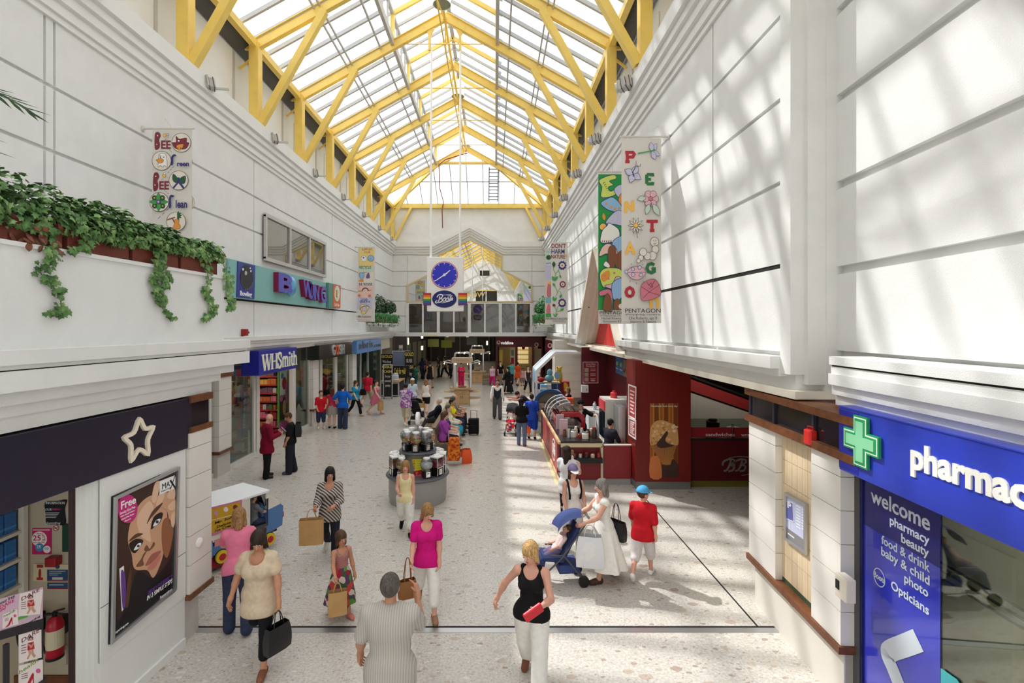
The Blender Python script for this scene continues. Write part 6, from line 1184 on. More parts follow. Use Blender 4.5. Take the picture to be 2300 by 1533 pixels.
ln=empty('yellow_tape',(1.62,16,0),0,'thin yellow tape line on the floor along the snack kiosk','tape');b=WB();b.box(1.6,1.63,12.6,19,0,.003);b.build('strip',P(206,206,120),ln)
b=MB();b.box(1.8,4.35,12.7,18.9,.0,.012);b.build('vinyl_mat',P(134,146,160,.5),None,'blue grey vinyl floor inside the snack kiosk','floor mat')
JC=[P(226,222,214,.3),P(110,60,40,.3),P(180,184,190,.2,metal=.6),P(60,40,34,.3),P(206,180,150,.3),P(150,40,40,.3)]
jn=['first','second','third','fourth','fifth','sixth','seventh','eighth','ninth','tenth']
def jar(x,y,z,r,h,c,lb,grp,nm='jar'):
 o=empty(nm,(x,y,z),0,lb,nm,grp);b=MB();b.lathe([(0,0),(r,0),(r,h*.75),(r*.7,h*.85),(0,h*.85)],seg=12);b.build('body',JC[c],o,smooth=True);b=MB();b.lathe([(r*.72,h*.84),(r*.72,h),(0,h)],seg=12);b.build('lid',JC[(c+2)%6],o)
for k,(x,y,r,h,c)in enumerate(((1.98,12.9,.05,.24,2),(2.12,13.0,.08,.2,0),(2.26,12.85,.05,.14,5),(2.2,13.1,.05,.26,4),(2.4,12.8,.09,.18,0),(2.36,13.1,.05,.22,2),(2.52,13.05,.06,.2,1),(2.66,12.9,.07,.28,3),(2.62,13.15,.05,.2,4),(1.9,13.12,.05,.18,1))):jar(x,y,1.145,r,h,c,jn[k]+' container on the dark kiosk worktop counted from the mall side','containers on the kiosk worktop')
for k in range(6):jar(1.9+k*.16,12.52,.725,.055,.09+.04*(k%2),k,jn[k]+' small pot on the kiosk front shelf counted from the mall side','pots on the kiosk shelf','pot')
for k,(y,c)in enumerate(((13.35,P(206,176,182)),(14.1,P(196,170,180)))):b=MB();b.box(1.8,2.02,y,y+.05,1.125,1.55);b.build('menu_holder',c,None,('pale pink menu card standing at the kiosk worktop corner','pale pink menu card standing beside the red food warmer')[k],'menu card','menu cards on the kiosk')
wm=empty('food_warmer',(2.15,14.6,1.125),0,'red hooded food warmer with clear lids on the kiosk side counter','food warmer');M_wr=P(176,26,40,.25,coat=.4)
b=WB();pr=[(-.0,.0),(.1,.0),(.1,.2),(.18,.32),(.62,.32),(.7,.2),(.7,0),(.8,0),(.8,.3),(.66,.46),(.14,.46),(0,.3)];b.prism([(1.85+x,1.13+z)for x,z in pr],14.2,14.26,fr=EF);b.box(1.85,2.65,14.26,15.4,1.44,1.5);b.box(1.85,1.92,14.2,15.4,1.13,1.5);b.build('hood',M_wr,wm,bevel=.01)
b=WB()
for k in range(3):b.box(1.92+k*.24,2.12+k*.24,14.35,15.3,1.5,1.62)
b.build('lid',glass_mat('clear_lid',(236,240,240),.8,.25),wm);b=WB();b.box(1.93,2.6,14.3,15.3,1.13,1.2);b.build('tray',M_steel,wm)
dc=empty('display_case',(2.05,16.3,1.125),0,'curved glass display case of sweets on the kiosk side counter','display case')
arc=[(1.8+.62*(1-math.cos(a)),1.13+.55*math.sin(a))for a in[i*math.pi/16 for i in range(9)]]
b=WB();b.add([(x,y,z)for y in(15.5,17.3)for x,z in arc],[(i,i+1,10+i,9+i)for i in range(8)]);b.build('glass_front',glass_mat('case_glass',(238,242,240),.9,.12),dc)
for y in(15.5,16.1,16.7,17.3):b=WB();b.tube([(x,y,z)for x,z in arc],.016,6);b.build('rib',M_white,dc)
b=WB();b.box(1.82,2.42,15.5,17.3,1.125,1.16);b.box(2.4,2.44,15.5,17.3,1.16,1.68);b.build('base',M_steel,dc)
r9=random.Random(4)
for k in range(14):y,x=15.6+(k//2)*.26,1.95+.24*(k%2);b=MB();b.ball((0,0,.06),(.1,.09,.06),10,6);b.build('cake',r9.choice([P(214,180,140),P(226,214,196),P(150,90,60),P(206,120,120)]),None,'%s pastry in the %s row of the curved kiosk case'%(jn[k//2],('mall side','staff side')[k%2]),'pastry','pastries in the kiosk case',smooth=True).location=(x,y,1.162)
ic=empty('ice_cream_display',(2.1,19.1,1.2),0,'blue arched ice cream display at the far end of the kiosk','display case')
b=WB();b.prism(circ(2.15,1.2,.62,16,0,math.pi,ry=.5)+circ(2.15,1.2,.5,16,0,math.pi,ry=.4)[::-1],18.6,18.7,fr=EF);b.build('arch',P(40,80,130),ic);b=WB();b.prism(circ(2.15,1.2,.5,16,0,math.pi,ry=.4),18.7,18.72,fr=EF);b.build('back',P(120,112,100),ic);b=WB();b.box(1.75,2.6,18.9,19.8,1.2,1.55);b.build('cabinet',M_steel,ic)
for k,(x,y,z,c,lb)in enumerate(((1.95,19.3,1.555,(120,180,210),'pale blue tub on the ice cream display'),(2.15,19.5,1.555,(190,196,200),'silver topped tub on the ice cream display'),(2.5,17.6,1.205,(200,60,70),'red and blue carton stack at the end of the glass case'),(2.7,17.4,1.205,(226,90,50),'orange crisp box beside the carton stack'),(2.45,18.0,1.205,(70,110,190),'blue carton behind the glass case'))):b=MB();b.box(-.13,.13,-.1,.1,0,.25+.1*(k>1));b.box(-.132,.132,-.102,.102,.06,.14,mi=1);b.build('carton',[P(*c),P(230,226,210)],None,lb,'carton',bevel=.01).location=(x,y,z)
b=MB();b.box(2.35,2.85,17.2,18.2,0,1.2);b.build('kiosk_cabinet',P(90,60,50),None,'brown cabinet under the cartons inside the kiosk','cabinet')
# blue cabinet with model figure, canopy frame
b=MB();b.box(1.9,3.0,22.2,22.9,0,1.5);b.box(1.88,3.02,22.18,22.92,1.5,1.55,mi=1);b.build('toy_cabinet',[P(50,66,124),P(190,170,150)],None,'blue cabinet beneath the white canopy frame','cabinet')
b=MB();b.ball((2.55,22.5,1.72),(.22,.2,.17),12,8);b.ball((2.57,22.5,1.98),(.14,.13,.17),12,8);b.build('cone_model',P(126,186,196,.4),None,'pale turquoise ice cream model on the blue cabinet','model',smooth=True)
b=MB();b.ball((2.15,22.5,1.66),(.2,.15,.11),10,6);b.build('red_model',P(190,50,50),None,'small red model left of the turquoise ice cream model','model',smooth=True)
cf=empty('canopy_frame',(2.6,20.6,0),0,'white angled canopy frame over the far end of the kiosk','canopy');pc_=Pic(S_Y(20.4),1190,760,6.132);A,B_,C_,D_=[Vector((q[0],20.4,q[1]))for q in(pc_.p(92,445),pc_.p(358,192),pc_.p(735,202),pc_.p(92,800))]
for y in(20.4,22.0):
 o_=Vector((0,y-20.4,0));D2=Vector((A.x,20.4,0));b=WB();b.bar(D2+o_,A+o_,.08,.08);b.build('post',M_white,cf);b=WB();b.bar(A+o_,B_+o_,.1,.14,(0,1,0));b.bar(B_+o_,C_+o_,.1,.1,(0,1,0));b.build('rail',M_white,cf)
b=WB();b.add([A,B_,B_+Vector((0,1.6,0)),A+Vector((0,1.6,0)),C_,C_+Vector((0,1.6,0))],[(0,1,2,3),(1,4,5,2)]);b.build('canopy_sheet',P(206,220,236,.3),cf);b=WB();b.box(A.x-.03,A.x+.03,20.38,22.0,A.z-.5,A.z-.05);b.build('side_panel',P(140,176,206),cf)
# back counter, oven, fridge
for x0,x1,y0,y1,z,lb in((3.1,3.7,15.9,16.9,1.3,'white base cabinet at the back of the kiosk under the dispenser'),(3.25,3.8,14.9,15.6,1.35,'white cabinet with a dark shelf left of the oven tower')):b=MB();b.box(x0,x1,y0,y1,.1,z);b.box(x0+.03,x1,y0+.03,y1,0,.1,mi=1);b.box(x0-.02,x1,y0-.02,y1,z,z+.04,mi=2);b.build('white_cabinet',[M_white,M_dkgrey,P(180,176,170)],None,lb,'cabinet')
ov=empty('oven_tower',(3.35,13.9,0),0,'white oven tower with a dark glass door and bread shelves behind the gate','oven')
b=WB();b.box(3.12,3.95,13.6,14.4,0,2.05);b.build('body',P(214,212,206,.4),ov);b=WB();b.box(3.1,3.12,13.66,14.34,.95,1.7);b.build('door',P(26,34,40,.1),ov);b=WB();b.box(3.09,3.12,13.64,14.36,1.74,2.0);b.build('brand_panel',P(200,60,66),ov)
for k in range(5):b=WB();b.box(3.09,3.12,13.68,14.32,.12+k*.16,.2+k*.16);b.build('shelf',P(190,176,150),ov)
fg=empty('drinks_fridge',(3.5,13.3,0),0,'steel framed glass drinks fridge beside the red pillar','fridge');b=WB();b.box(3.34,3.54,13.05,13.55,0,1.95);b.build('body',M_steel,fg,bevel=.01);b=WB();b.box(3.56,3.95,13.05,13.08,.1,1.9);b.build('door',glass_mat('fridge_glass',refl=.2,body=(120,110,104)),fg)
for x,y,z,h,r,c,lb in((3.4,15.1,1.395,.3,.05,(214,170,120),'tan bottle on the white cabinet left of the oven'),(3.45,14.0,2.055,.2,.1,(200,60,60),'red and yellow tub on top of the oven tower'),(3.55,15.2,1.395,.18,.12,(196,40,50),'red tub on the cabinet behind the oven tower'),(3.35,16.2,1.345,.25,.06,(200,206,214),'pale cup stack under the kiosk worker\'s hand')):b=MB();b.lathe([(0,0),(r,0),(r,h*.7),(r*.5,h*.8),(r*.5,h),(0,h)],seg=12);b.build('tub',P(*c,.4),None,lb,'tub',smooth=True).location=(x,y,z)
for k,(x,c,lb)in enumerate(((2.75,(206,170,30),'yellow patterned panel of the toy ride behind the kiosk'),(3.2,(190,40,40),'red patterned panel of the toy ride behind the kiosk'))):b=MB();b.box(x,x+.42,23.4,23.9,0,1.55-.1*k);b.ball((x+.2,23.4,1.2),(.16,.06,.22),10,6,1);b.build('toy_ride',[P(*c),P(226,200,60)if k else P(196,50,40)],None,lb,'toy ride')
b=MB();b.ball((3.05,22.9,1.75),(.2,.18,.3),12,8);b.ball((3.05,22.9,2.08),(.13,.13,.15),12,8);b.ball((2.95,22.82,2.2),.05,8,6);b.ball((3.15,22.82,2.2),.05,8,6);b.box(2.85,3.25,22.75,23.05,0,1.5,1);b.build('toy_figure',[P(214,176,60,.4),P(170,40,44)],None,'yellow seated toy figure on a red base behind the kiosk','toy',smooth=True)
b=MB();b.prism(circ(2.72,2.0,.13,20,ry=.17),21.0,21.03,fr=EF);b.box(2.71,2.73,21.0,21.03,1.2,1.85);b.box(2.6,2.84,20.9,21.12,0,1.2);b.build('fan_sign',P(160,196,220,.3),None,'pale blue oval sign behind the kiosk worker','sign')
# ---------------- people: bodies grown from blended limbs, one surface each ----------------
def surface_nets(D,org,h):
 ins=D<0;nx,ny,nz_=D.shape;c=[(i,j,k)for i in(0,1)for j in(0,1)for k in(0,1)]
 S=lambda A,o:A[o[0]:nx-1+o[0],o[1]:ny-1+o[1],o[2]:nz_-1+o[2]]
 cnt=sum(S(ins,o).astype(np.int8)for o in c);act=(cnt>0)&(cnt<8);idx=np.argwhere(act)
 if len(idx)==0:return np.zeros((0,3)),[]
 acc=np.zeros((len(idx),3));n=np.zeros(len(idx))
 for a in c:
  for ax in range(3):
   if a[ax]:continue
   b_=list(a);b_[ax]=1;da=D[idx[:,0]+a[0],idx[:,1]+a[1],idx[:,2]+a[2]];db=D[idx[:,0]+b_[0],idx[:,1]+b_[1],idx[:,2]+b_[2]]
   m=(da<0)!=(db<0);t=np.where(m,da/np.where(m,da-db,1),0);p=np.tile(np.array(a,float),(len(idx),1));p[:,ax]+=t;acc+=p*m[:,None];n+=m
 V=(idx+acc/n[:,None])*h+org;vid=-np.ones(act.shape,int);vid[act]=np.arange(len(idx));F_=[]
 for ax in range(3):
  lo=[slice(1,-1)]*3;lo[ax]=slice(0,-1);hi=list(lo);hi[ax]=slice(1,None);A,B=ins[tuple(lo)],ins[tuple(hi)];e=np.argwhere(A!=B)
  if len(e)==0:continue
  sg_=A[e[:,0],e[:,1],e[:,2]];q=e.copy()
  for k in range(3):
   if k!=ax:q[:,k]+=1
  u,v=[(1,2),(2,0),(0,1)][ax];corners=[]
  for du,dv in((1,1),(0,1),(0,0),(1,0)):w=q.copy();w[:,u]-=du;w[:,v]-=dv;corners.append(vid[w[:,0],w[:,1],w[:,2]])
  Q=np.stack(corners,1);Q[~sg_]=Q[~sg_][:,::-1];F_.append(Q)
 return V,np.concatenate(F_).tolist()
def grow(prims,h,k=.03,cuts=()):
 """smooth union of round cones ('c',a,b,ra,rb) and turned ellipsoids ('e',c,r,R), trimmed by planes (n,d)"""
 lo,hi=np.full(3,1e9),np.full(3,-1e9);bb=[]
 for p in prims:
  if p[0]=='c':a,b_,r=np.array(p[1]),np.array(p[2]),max(p[3],p[4]);l,u=np.minimum(a,b_)-r,np.maximum(a,b_)+r
  else:ext=np.abs(np.array(p[3]))@np.array(p[2]);l,u=np.array(p[1])-ext,np.array(p[1])+ext
  bb.append((l,u));lo=np.minimum(lo,l);hi=np.maximum(hi,u)
 lo-=3*h;hi+=3*h;n=np.ceil((hi-lo)/h).astype(int)+1;D=np.full(n,.3)
 for p,(l,u)in zip(prims,bb):
  m=k+2*h;i0=np.maximum(((l-m-lo)/h).astype(int),0);i1=np.minimum(((u+m-lo)/h).astype(int)+2,n);sl_=tuple(slice(a,b_)for a,b_ in zip(i0,i1))
  X=np.stack(np.meshgrid(*[lo[d]+h*np.arange(i0[d],i1[d])for d in range(3)],indexing='ij'),-1)
  if p[0]=='c':
   a,b_=np.array(p[1]),np.array(p[2]);ab=b_-a;t=np.clip(((X-a)@ab)/max(ab@ab,1e-9),0,1);d=np.linalg.norm(X-a-t[...,None]*ab,axis=-1)-(p[3]+(p[4]-p[3])*t)
  else:
   Y=(X-np.array(p[1]))@np.array(p[3]);r=np.array(p[2]);k0=np.linalg.norm(Y/r,axis=-1);k1=np.linalg.norm(Y/r**2,axis=-1)+1e-9;d=k0*(k0-1)/k1
  o=D[sl_];q=np.maximum(k-np.abs(o-d),0)/k;D[sl_]=np.minimum(o,d)-q*q*k/4
 if cuts:
  X=np.stack(np.meshgrid(*[lo[d]+h*np.arange(n[d])for d in range(3)],indexing='ij'),-1)
  for nn,dd in cuts:D=np.maximum(D,(dd-np.linalg.norm((X-np.array(nn[1:]))*np.array((1,1,.8)),axis=-1))if len(nn)==4 else X@np.array(nn)-dd)
 D[0],D[-1],D[:,0],D[:,-1],D[:,:,0],D[:,:,-1]=(.1,)*6
 return surface_nets(D,lo,h)
SKIN={'fair':(222,176,150),'pink':(214,160,138),'tan':(190,136,106),'brown':(140,94,70)}
HAIRC={'black':(24,20,20),'dark':(46,34,28),'brown':(84,58,40),'light':(150,112,70),'blond':(196,158,104),'grey':(134,128,122),'white':(206,202,196),'red':(92,44,34),'greyd':(84,78,74)}
M_shoe=P(30,28,28,.5);M_sclera=P(236,232,226,.3);M_iris=P(40,30,26,.2)
WALK=dict(legs=((20,8),(-18,26)),arms=((-16,5,14,0),(18,5,22,0)));WALK2=dict(legs=((-18,26),(20,8)),arms=((18,5,22,0),(-16,5,14,0)));STAND=dict(legs=((2,3),(-3,4)),arms=((2,7,12,0),(4,7,14,0)));SIT=dict(legs=((84,82),(82,86)),arms=((22,6,60,14),(20,6,62,14)))
HANDS={}
def person(label,x,y,rz,ht=1.68,pose=STAND,skin='fair',hair=('short','brown'),top=None,bottom=None,skirt=None,shoes=M_shoe,lean=0,head=(0,0),fem=False,child=0,res=None,z0=0,name='person',group=None,extra=None,grip=(.5,.5),bulk=1.0,key=None,seat=None,cat=None):
 """pose: legs=((hip, knee) left, right), arms=((forward, out, elbow, inward) left, right); facing -y at rz=0"""
 s=ht/1.75;hs=s*(1+.28*child);near=y<11;h0=res or(.0125 if near else .017);o=empty(name,(x,y,z0),R(rz),label,cat or('child' if child else 'person'),group)
 Rl=np.array(Matrix.Rotation(R(lean),3,'X'));piv=np.array((0,0,.93*s));I3=np.eye(3)
 def T(p):return piv+Rl@(np.array(p)*s-piv)
 sh=(.155 if fem else .175)*bulk**.5;hp=.092
 tors=[('e',T((0,.01,.95)),np.array((.165 if fem else .155,.118,.13))*s*bulk,Rl),('e',T((0,0,1.11)),np.array((.122 if fem else .138,.095,.15))*s*bulk,Rl),('e',T((0,.005,1.29)),np.array((.148 if fem else .168,.108,.17))*s*bulk,Rl)]
 if fem and not child:tors+=[('e',T((q*.07,-.085,1.27)),np.array((.062,.055,.06))*s,Rl)for q in(1,-1)]
 shd=[('c',T((-sh,0,1.395)),T((sh,0,1.395)),.058*s,.058*s)];nk=[('c',T((0,.012,1.40)),T((0,-.008,1.53)),.062*s,.05*s)]
 Hb=T((0,0,1.5));Rh=Rl@np.array(Matrix.Rotation(R(head[0]),3,'Z')@Matrix.Rotation(R(head[1]),3,'X'))
 def Th(p):return Hb+Rh@((np.array(p)-np.array((0,0,1.5)))*hs)
 hd=[('e',Th((0,.014,1.652)),np.array((.076,.096,.098))*hs,Rh),('e',Th((0,-.03,1.583)),np.array((.054,.064,.07))*hs,Rh),('c',Th((0,-.088,1.64)),Th((0,-.112,1.606)),.010*hs,.016*hs)]+[('e',Th((q*.078,.016,1.628)),np.array((.011,.022,.034))*hs,Rh)for q in(1,-1)]
 legs,feet,arms,fing=[],[],[],[]
 for q,(fl_,kn)in zip((1,-1),pose['legs']):
  a,kk=R(fl_),R(fl_-kn);hpv=np.array((q*hp*s*bulk**.4,0,.90*s));out=.05 if fl_<60 else .12
  d1=np.array((q*out,-math.sin(a),-math.cos(a)));d1/=np.linalg.norm(d1);d2=np.array((q*.01,-math.sin(kk),-math.cos(kk)));kne=hpv+d1*.42*s;ank=kne+d2*.41*s
  fd=np.array((q*.12,-math.cos(kk*.55),math.sin(kk*.55)*1.0 if kk<0 else 0));fd/=np.linalg.norm(fd)
  if kk<-.15:fd=np.array((q*.1,-math.cos(kk),math.sin(kk)*.9));fd/=np.linalg.norm(fd)
  legs.append((hpv,kne,ank));feet.append((ank-fd*.035*s-np.array((0,0,.035*s)),ank+fd*.145*s-np.array((0,0,.042*s))))
 for i,(q,(f_,ab,el,inw))in enumerate(zip((1,-1),pose['arms'])):
  sp=T((q*(sh+.012),0,1.39));f_,ab,el,inw=R(f_+lean*.3),R(ab),R(el),R(inw);d1=np.array((q*math.sin(ab),-math.sin(f_)*math.cos(ab),-math.cos(f_)*math.cos(ab)));d2=np.array((q*math.sin(ab)*.6-q*math.sin(inw),-math.sin(f_+el),-math.cos(f_+el)));d2/=np.linalg.norm(d2)
  e=sp+d1*.275*s;w=e+d2*.245*s;arms.append((sp,e,w))
  pn=np.cross(d2,np.array((0,1.,0))if abs(d2[1])<.8 else np.array((0,0,1.)));pn/=np.linalg.norm(pn);pn*=-q*np.sign(pn[0]or 1)*1.0;acr=np.cross(d2,pn);g=grip[i];hl=.1*s*(1+.1*child);pe=w+d2*hl*.85
  fing.append((w,pe,d2,pn,acr,g,hl,q))
 zmin=min(min(a[2],b_[2])for a,b_ in feet)-.036*s;dz=np.array((0,0,-zmin))
 if seat is not None:dz=np.array((0,0,seat+.125*s-legs[0][0][2]))
 mv=lambda P_:[(p[0],p[1]+dz,p[2]+dz,*p[3:])if p[0]=='c' else(p[0],p[1]+dz,*p[2:])for p in P_]
 L=lambda a,b_,ra,rb:('c',a,b_,ra*s,rb*s)
 lp,ap,fp_,hp_=[],[],[],[]
 for(a,k_,e)in legs:
  c=k_+(e-k_)*.28+np.array((0,.012*s,0));lp+=[[L(a,k_,.088*bulk,.054),L(k_,c,.052,.055),L(c,e,.053,.036)]]
 for a,b_ in feet:fp_.append([L(a,b_,.042,.034),L(b_*.5+a*.5+np.array((0,0,.02*s)),b_,.036,.03)])
 for(a,e,w)in arms:ap.append([L(a,e,.051*bulk**.5,.040),L(e,e+(w-e)*.3,.041,.042),L(e+(w-e)*.3,w,.041,.026)])
 for(w,pe,d2,pn,acr,g,hl,q)in fing:hp_+=[L(w,pe-acr*.018*s,.024,.02),L(w,pe+acr*.022*s,.024,.02),L(w+d2*.2*hl,pe,.022,.018)]
 V,Q=grow(mv(tors+shd+nk+hd+sum(lp,[])+sum(fp_,[])+sum(ap,[])+hp_),h0*max(s,.75),.028*s)
 b=MB();b.v=[Vector(v)for v in V];b.f=[tuple(f)for f in Q];b.mi=[0]*len(Q)
 for(w,pe,d2,pn,acr,g,hl,q)in fing:
  up=-acr if False else acr
  for j,(of,ln)in enumerate(((.03,.07),(.010,.08),(-.010,.076),(-.03,.06))):
   r0=pe+acr*of*s-d2*.012*s;t=r0;d=d2.copy();pts=[r0]
   for seg in range(3):
    ang=g*(.45+.1*j)+.1;d=d*math.cos(ang)+pn*math.sin(ang);d/=np.linalg.norm(d);t=t+d*ln*s*.42;pts.append(t)
   b.tube([Vector(p_+dz)for p_ in pts],[.0092*s,.0088*s,.008*s,.0058*s],6)
  r0=w+d2*hl*.3+acr*.03*s;d=acr*.75+d2*.6+pn*.35;d/=np.linalg.norm(d);m_=r0+d*.04*s;d_=d2*.8+pn*.6+acr*.15;d_/=np.linalg.norm(d_);b.tube([Vector(p_+dz)for p_ in(w+d2*hl*.2,r0,m_,m_+d_*.034*s)],[.014*s,.012*s,.0105*s,.007*s],6)
 sk=P(*SKIN[skin],.55);b.build('body',sk,o,smooth=True,angle=180)
 # face
 ey=[Th((q*.031,-.086,1.632))+dz for q in(1,-1)];fw=Rh@np.array((0,-1.,0));upv=Rh@np.array((0,0,1.));rt_=Rh@np.array((1.,0,0))
 if abs((rz+head[0]+180)%360-180)<125:
  for q,c in zip((1,-1),ey):b=MB();b.ball(Vector(c),.0115*hs,8,6);b.ball(Vector(c+fw*.0058*hs),.0078*hs,8,6,1);b.tube([Vector(c-rt_*.018*hs+upv*.017*hs+fw*.006*hs),Vector(c+upv*.022*hs+fw*.010*hs),Vector(c+rt_*.018*hs+upv*.018*hs+fw*.005*hs)],.0042*hs,5,2);b.build('eye',[M_sclera,M_iris,P(*HAIRC.get(hair[1],(60,50,40)))],o)
  c=Th((0,-.094,1.572))+dz;b=MB();b.tube([Vector(c-rt_*.024*hs-fw*.008*hs),Vector(c-rt_*.008*hs+fw*.001*hs+upv*.003*hs),Vector(c+rt_*.008*hs+fw*.001*hs+upv*.003*hs),Vector(c+rt_*.024*hs-fw*.008*hs)],[.004*hs,.0075*hs,.0075*hs,.004*hs],6);b.build('mouth',P(176,92,84,.4),o,smooth=True)
  # hair
 st,hc=hair;hm_=ramp_mat('hair_'+hc,[tuple(int(v*.7)for v in HAIRC[hc]),HAIRC[hc],tuple(min(255,int(v*1.2))for v in HAIRC[hc])],'strand',95,.5,interp='LINEAR',stops=[.3,.5,.7])
 if st!='bald':
  lr=random.Random(len(label))
  t_=.012 if st=='short' else .018;hpz=[('e',Th((0,.02,1.66))+dz,np.array((.078+t_,.094+t_,.096+t_))*hs,Rh)]
  nrm=Rh@np.array((0,-.80,-.60));c0=Th((0,-.045,1.655)if st!='fringe' else(0,-.07,1.64))+dz;cuts=[(nrm,float(nrm@c0))]
  if st in('long','bob','pony','fringe'):
   L_={'long':1.36,'bob':1.47,'pony':1.42,'fringe':1.45}[st];bk=T((0,.075,L_))+dz
   if st=='pony':hpz+=[('c',Th((0,.11,1.66))+dz,Th((0,.15,1.60))+dz,.025*hs,.03*hs),('c',Th((0,.15,1.60))+dz,bk+np.array((0,.03,0)),.03*hs,.012*hs)]
   else:
    hpz+=[('c',Th((0,.055,1.63))+dz,bk,.068*hs,.06*hs)]+[('c',Th((q*.068,.02,1.64))+dz,T((q*.085,.02,L_+.02))+dz,.03*hs,.03*hs)for q in(1,-1)];cuts=[(nrm,float(nrm@(Th((0,-.04,1.62))+dz))+.03*hs)]
  elif st=='thin':cuts.append((np.array((0,0,1.))@Rh.T,float((Th((0,0,1.70))+dz)@(Rh@np.array((0,0,1.))))))
  hpz+=[('e',hpz[0][1]+Rh@(np.array((lr.uniform(-.66,.66),lr.uniform(-.2,.72),lr.uniform(-.1,.66)))*hpz[0][2]),np.array((.028,.028,.034))*hs,Rh)for _ in range(9)]
  V,Q=grow(hpz,h0,.022*hs,cuts);b=MB();b.v=[Vector(v)for v in V];b.f=[tuple(f)for f in Q];b.mi=[0]*len(Q);b.build('hair',hm_,o,smooth=True,angle=180)
 up_=Rl@np.array((0,0,1.))
 def garment(nm,prims,mt,k=.03,cuts=()):
  V,Q=grow(mv(prims),h0*1.15,k*s,[((0,*(np.array(c)+dz)),n)if isinstance(n,float)else(np.array(n),float(np.array(n)@(np.array(c)+dz)))for n,c in cuts]);b=MB();b.v=[Vector(v)for v in V];b.f=[tuple(f)for f in Q];b.mi=[0]*len(Q);return b.build(nm,mt,o,smooth=True,angle=60)
 def fat(p,g):return(*p[:3],p[3]+g,p[4]+g)if p[0]=='c' else(p[0],p[1],p[2]+g,p[3])
 seated=pose['legs'][0][0]>60
 if bottom:
  nm,mt,ln,ease=bottom;ease=max(ease,.008)+.005;pr=[fat(tors[0],.008)]
  for(a,k_,e),lg in zip(legs,lp):
   if ln>=1:pr+=[fat(lg[0],ease+.004),L(k_,e+(e-k_)*.06,.060+ease,.05+ease*1.3)]
   elif ln>.5:m_=k_+(e-k_)*(ln-.5)*2;pr+=[fat(lg[0],ease+.004),L(k_,m_,.058+ease,.054+ease)]
   else:m_=a+(k_-a)*ln*2;pr+=[L(a,m_,.094+ease,.078+ease)]
  garment(nm,pr,mt,.022,[(up_,T((0,0,1.06)))])
 if skirt:
  nm,mt,hem,wid=skirt;b=MB();n,m_=40,10;vs,c0=[],T((0,0,1.07))+dz;lc=(legs[0][1]+legs[1][1])/2+dz
  for j in range(m_+1):
   t=j/m_;z=c0[2]+(hem*s-c0[2])*t;r_=(.135+.05*min(1,t*4)+wid*t)*s;cx_=c0[0]*(1-t);cy_=c0[1]*(1-t)+(legs[0][2][1]+legs[1][2][1])/2*t*.5
   for k in range(n):a=2*math.pi*k/n;rr=r_*(1+.10*t*math.sin(a*7+1)+.04*t*math.sin(a*11));vs.append((cx_+rr*math.cos(a),cy_+rr*.84*math.sin(a)*(1+.15*t),z+.01*math.sin(a*5)*t))
  b.add(vs,[(j*n+k,(j+1)*n+k,(j+1)*n+(k+1)%n,j*n+(k+1)%n)for j in range(m_)for k in range(n)]+[tuple(range(n))]);b.build(nm,mt,o,smooth=True)
 if top:
  nm,mt,slv,hem,ease,neck=top;pr=[fat(p,ease)for p in tors]
  if slv>=0:pr+=[fat(shd[0],min(ease*.6,.015)+.005)]
  else:
   for q in(1,-1):pr+=[L(T((q*.085,-.085,1.33)),T((q*.098,-.01,1.45)),.03,.026),L(T((q*.098,-.01,1.45)),T((q*.085,.085,1.33)),.026,.03)]
  for(a,k_,e)in legs:
   if hem<.88 and not seated:eb=.012 if not bottom else max(bottom[3],.008)+.005;pr+=[L(a,a+(k_-a)*max(.05,(.93-hem)/.42),.088*bulk+eb+.010,.08+eb+.010)]
  if hem<.9:pr+=[('e',T((0,.005,hem+.07)),np.array((.178,.138,.16))*s*bulk+ease,Rl)]
  for(a,e,w),sd in zip(arms,ap):
   if slv>0:m_=a+(e-a)*min(1,slv*2);pr+=[L(a,m_,.057*bulk**.5+min(ease*.6,.015),.051+ease*.7)]
   if slv>.5:m_=e+(w-e)*(slv-.5)*2;pr+=[L(e,m_,.050+ease*.7,.038+ease*.7)]
  cuts=[(float((.098 if neck=='low' else .078)*s),T((0,-.05-.03*(neck=='low'),1.475-.02*(neck=='low')))),(up_,T((0,0,1.5))),(-up_,T((0,0,hem)))]
  garment(nm,pr,mt,.028,cuts)
 for(a,b_),ft in zip(feet,fp_):
  if shoes:garment('shoe',[fat(p,.007)for p in ft]+[L(a-np.array((0,0,.012*s)),b_-np.array((0,0,.008*s)),.034,.032)],shoes,.02,[((0,0,1.),a+np.array((0,0,.055*s)))])
 Mw=o.matrix_basis.copy()
 info=dict(o=o,s=s,T=lambda p:Mw@Vector(T(p)+dz),Th=lambda p:Mw@Vector(Th(p)+dz),hands=[Mw@Vector(pe+d2*.03*s+pn*.02*s+dz)for(w,pe,d2,pn,acr,g,hl,q)in fing],garment=garment,fat=fat,tors=tors,arms=arms,Tl=T,Thl=Th,dz=dz,Rh=Rh,hs=hs,L=L,legs=legs,h0=h0)
 HANDS[key or label]=info;return info
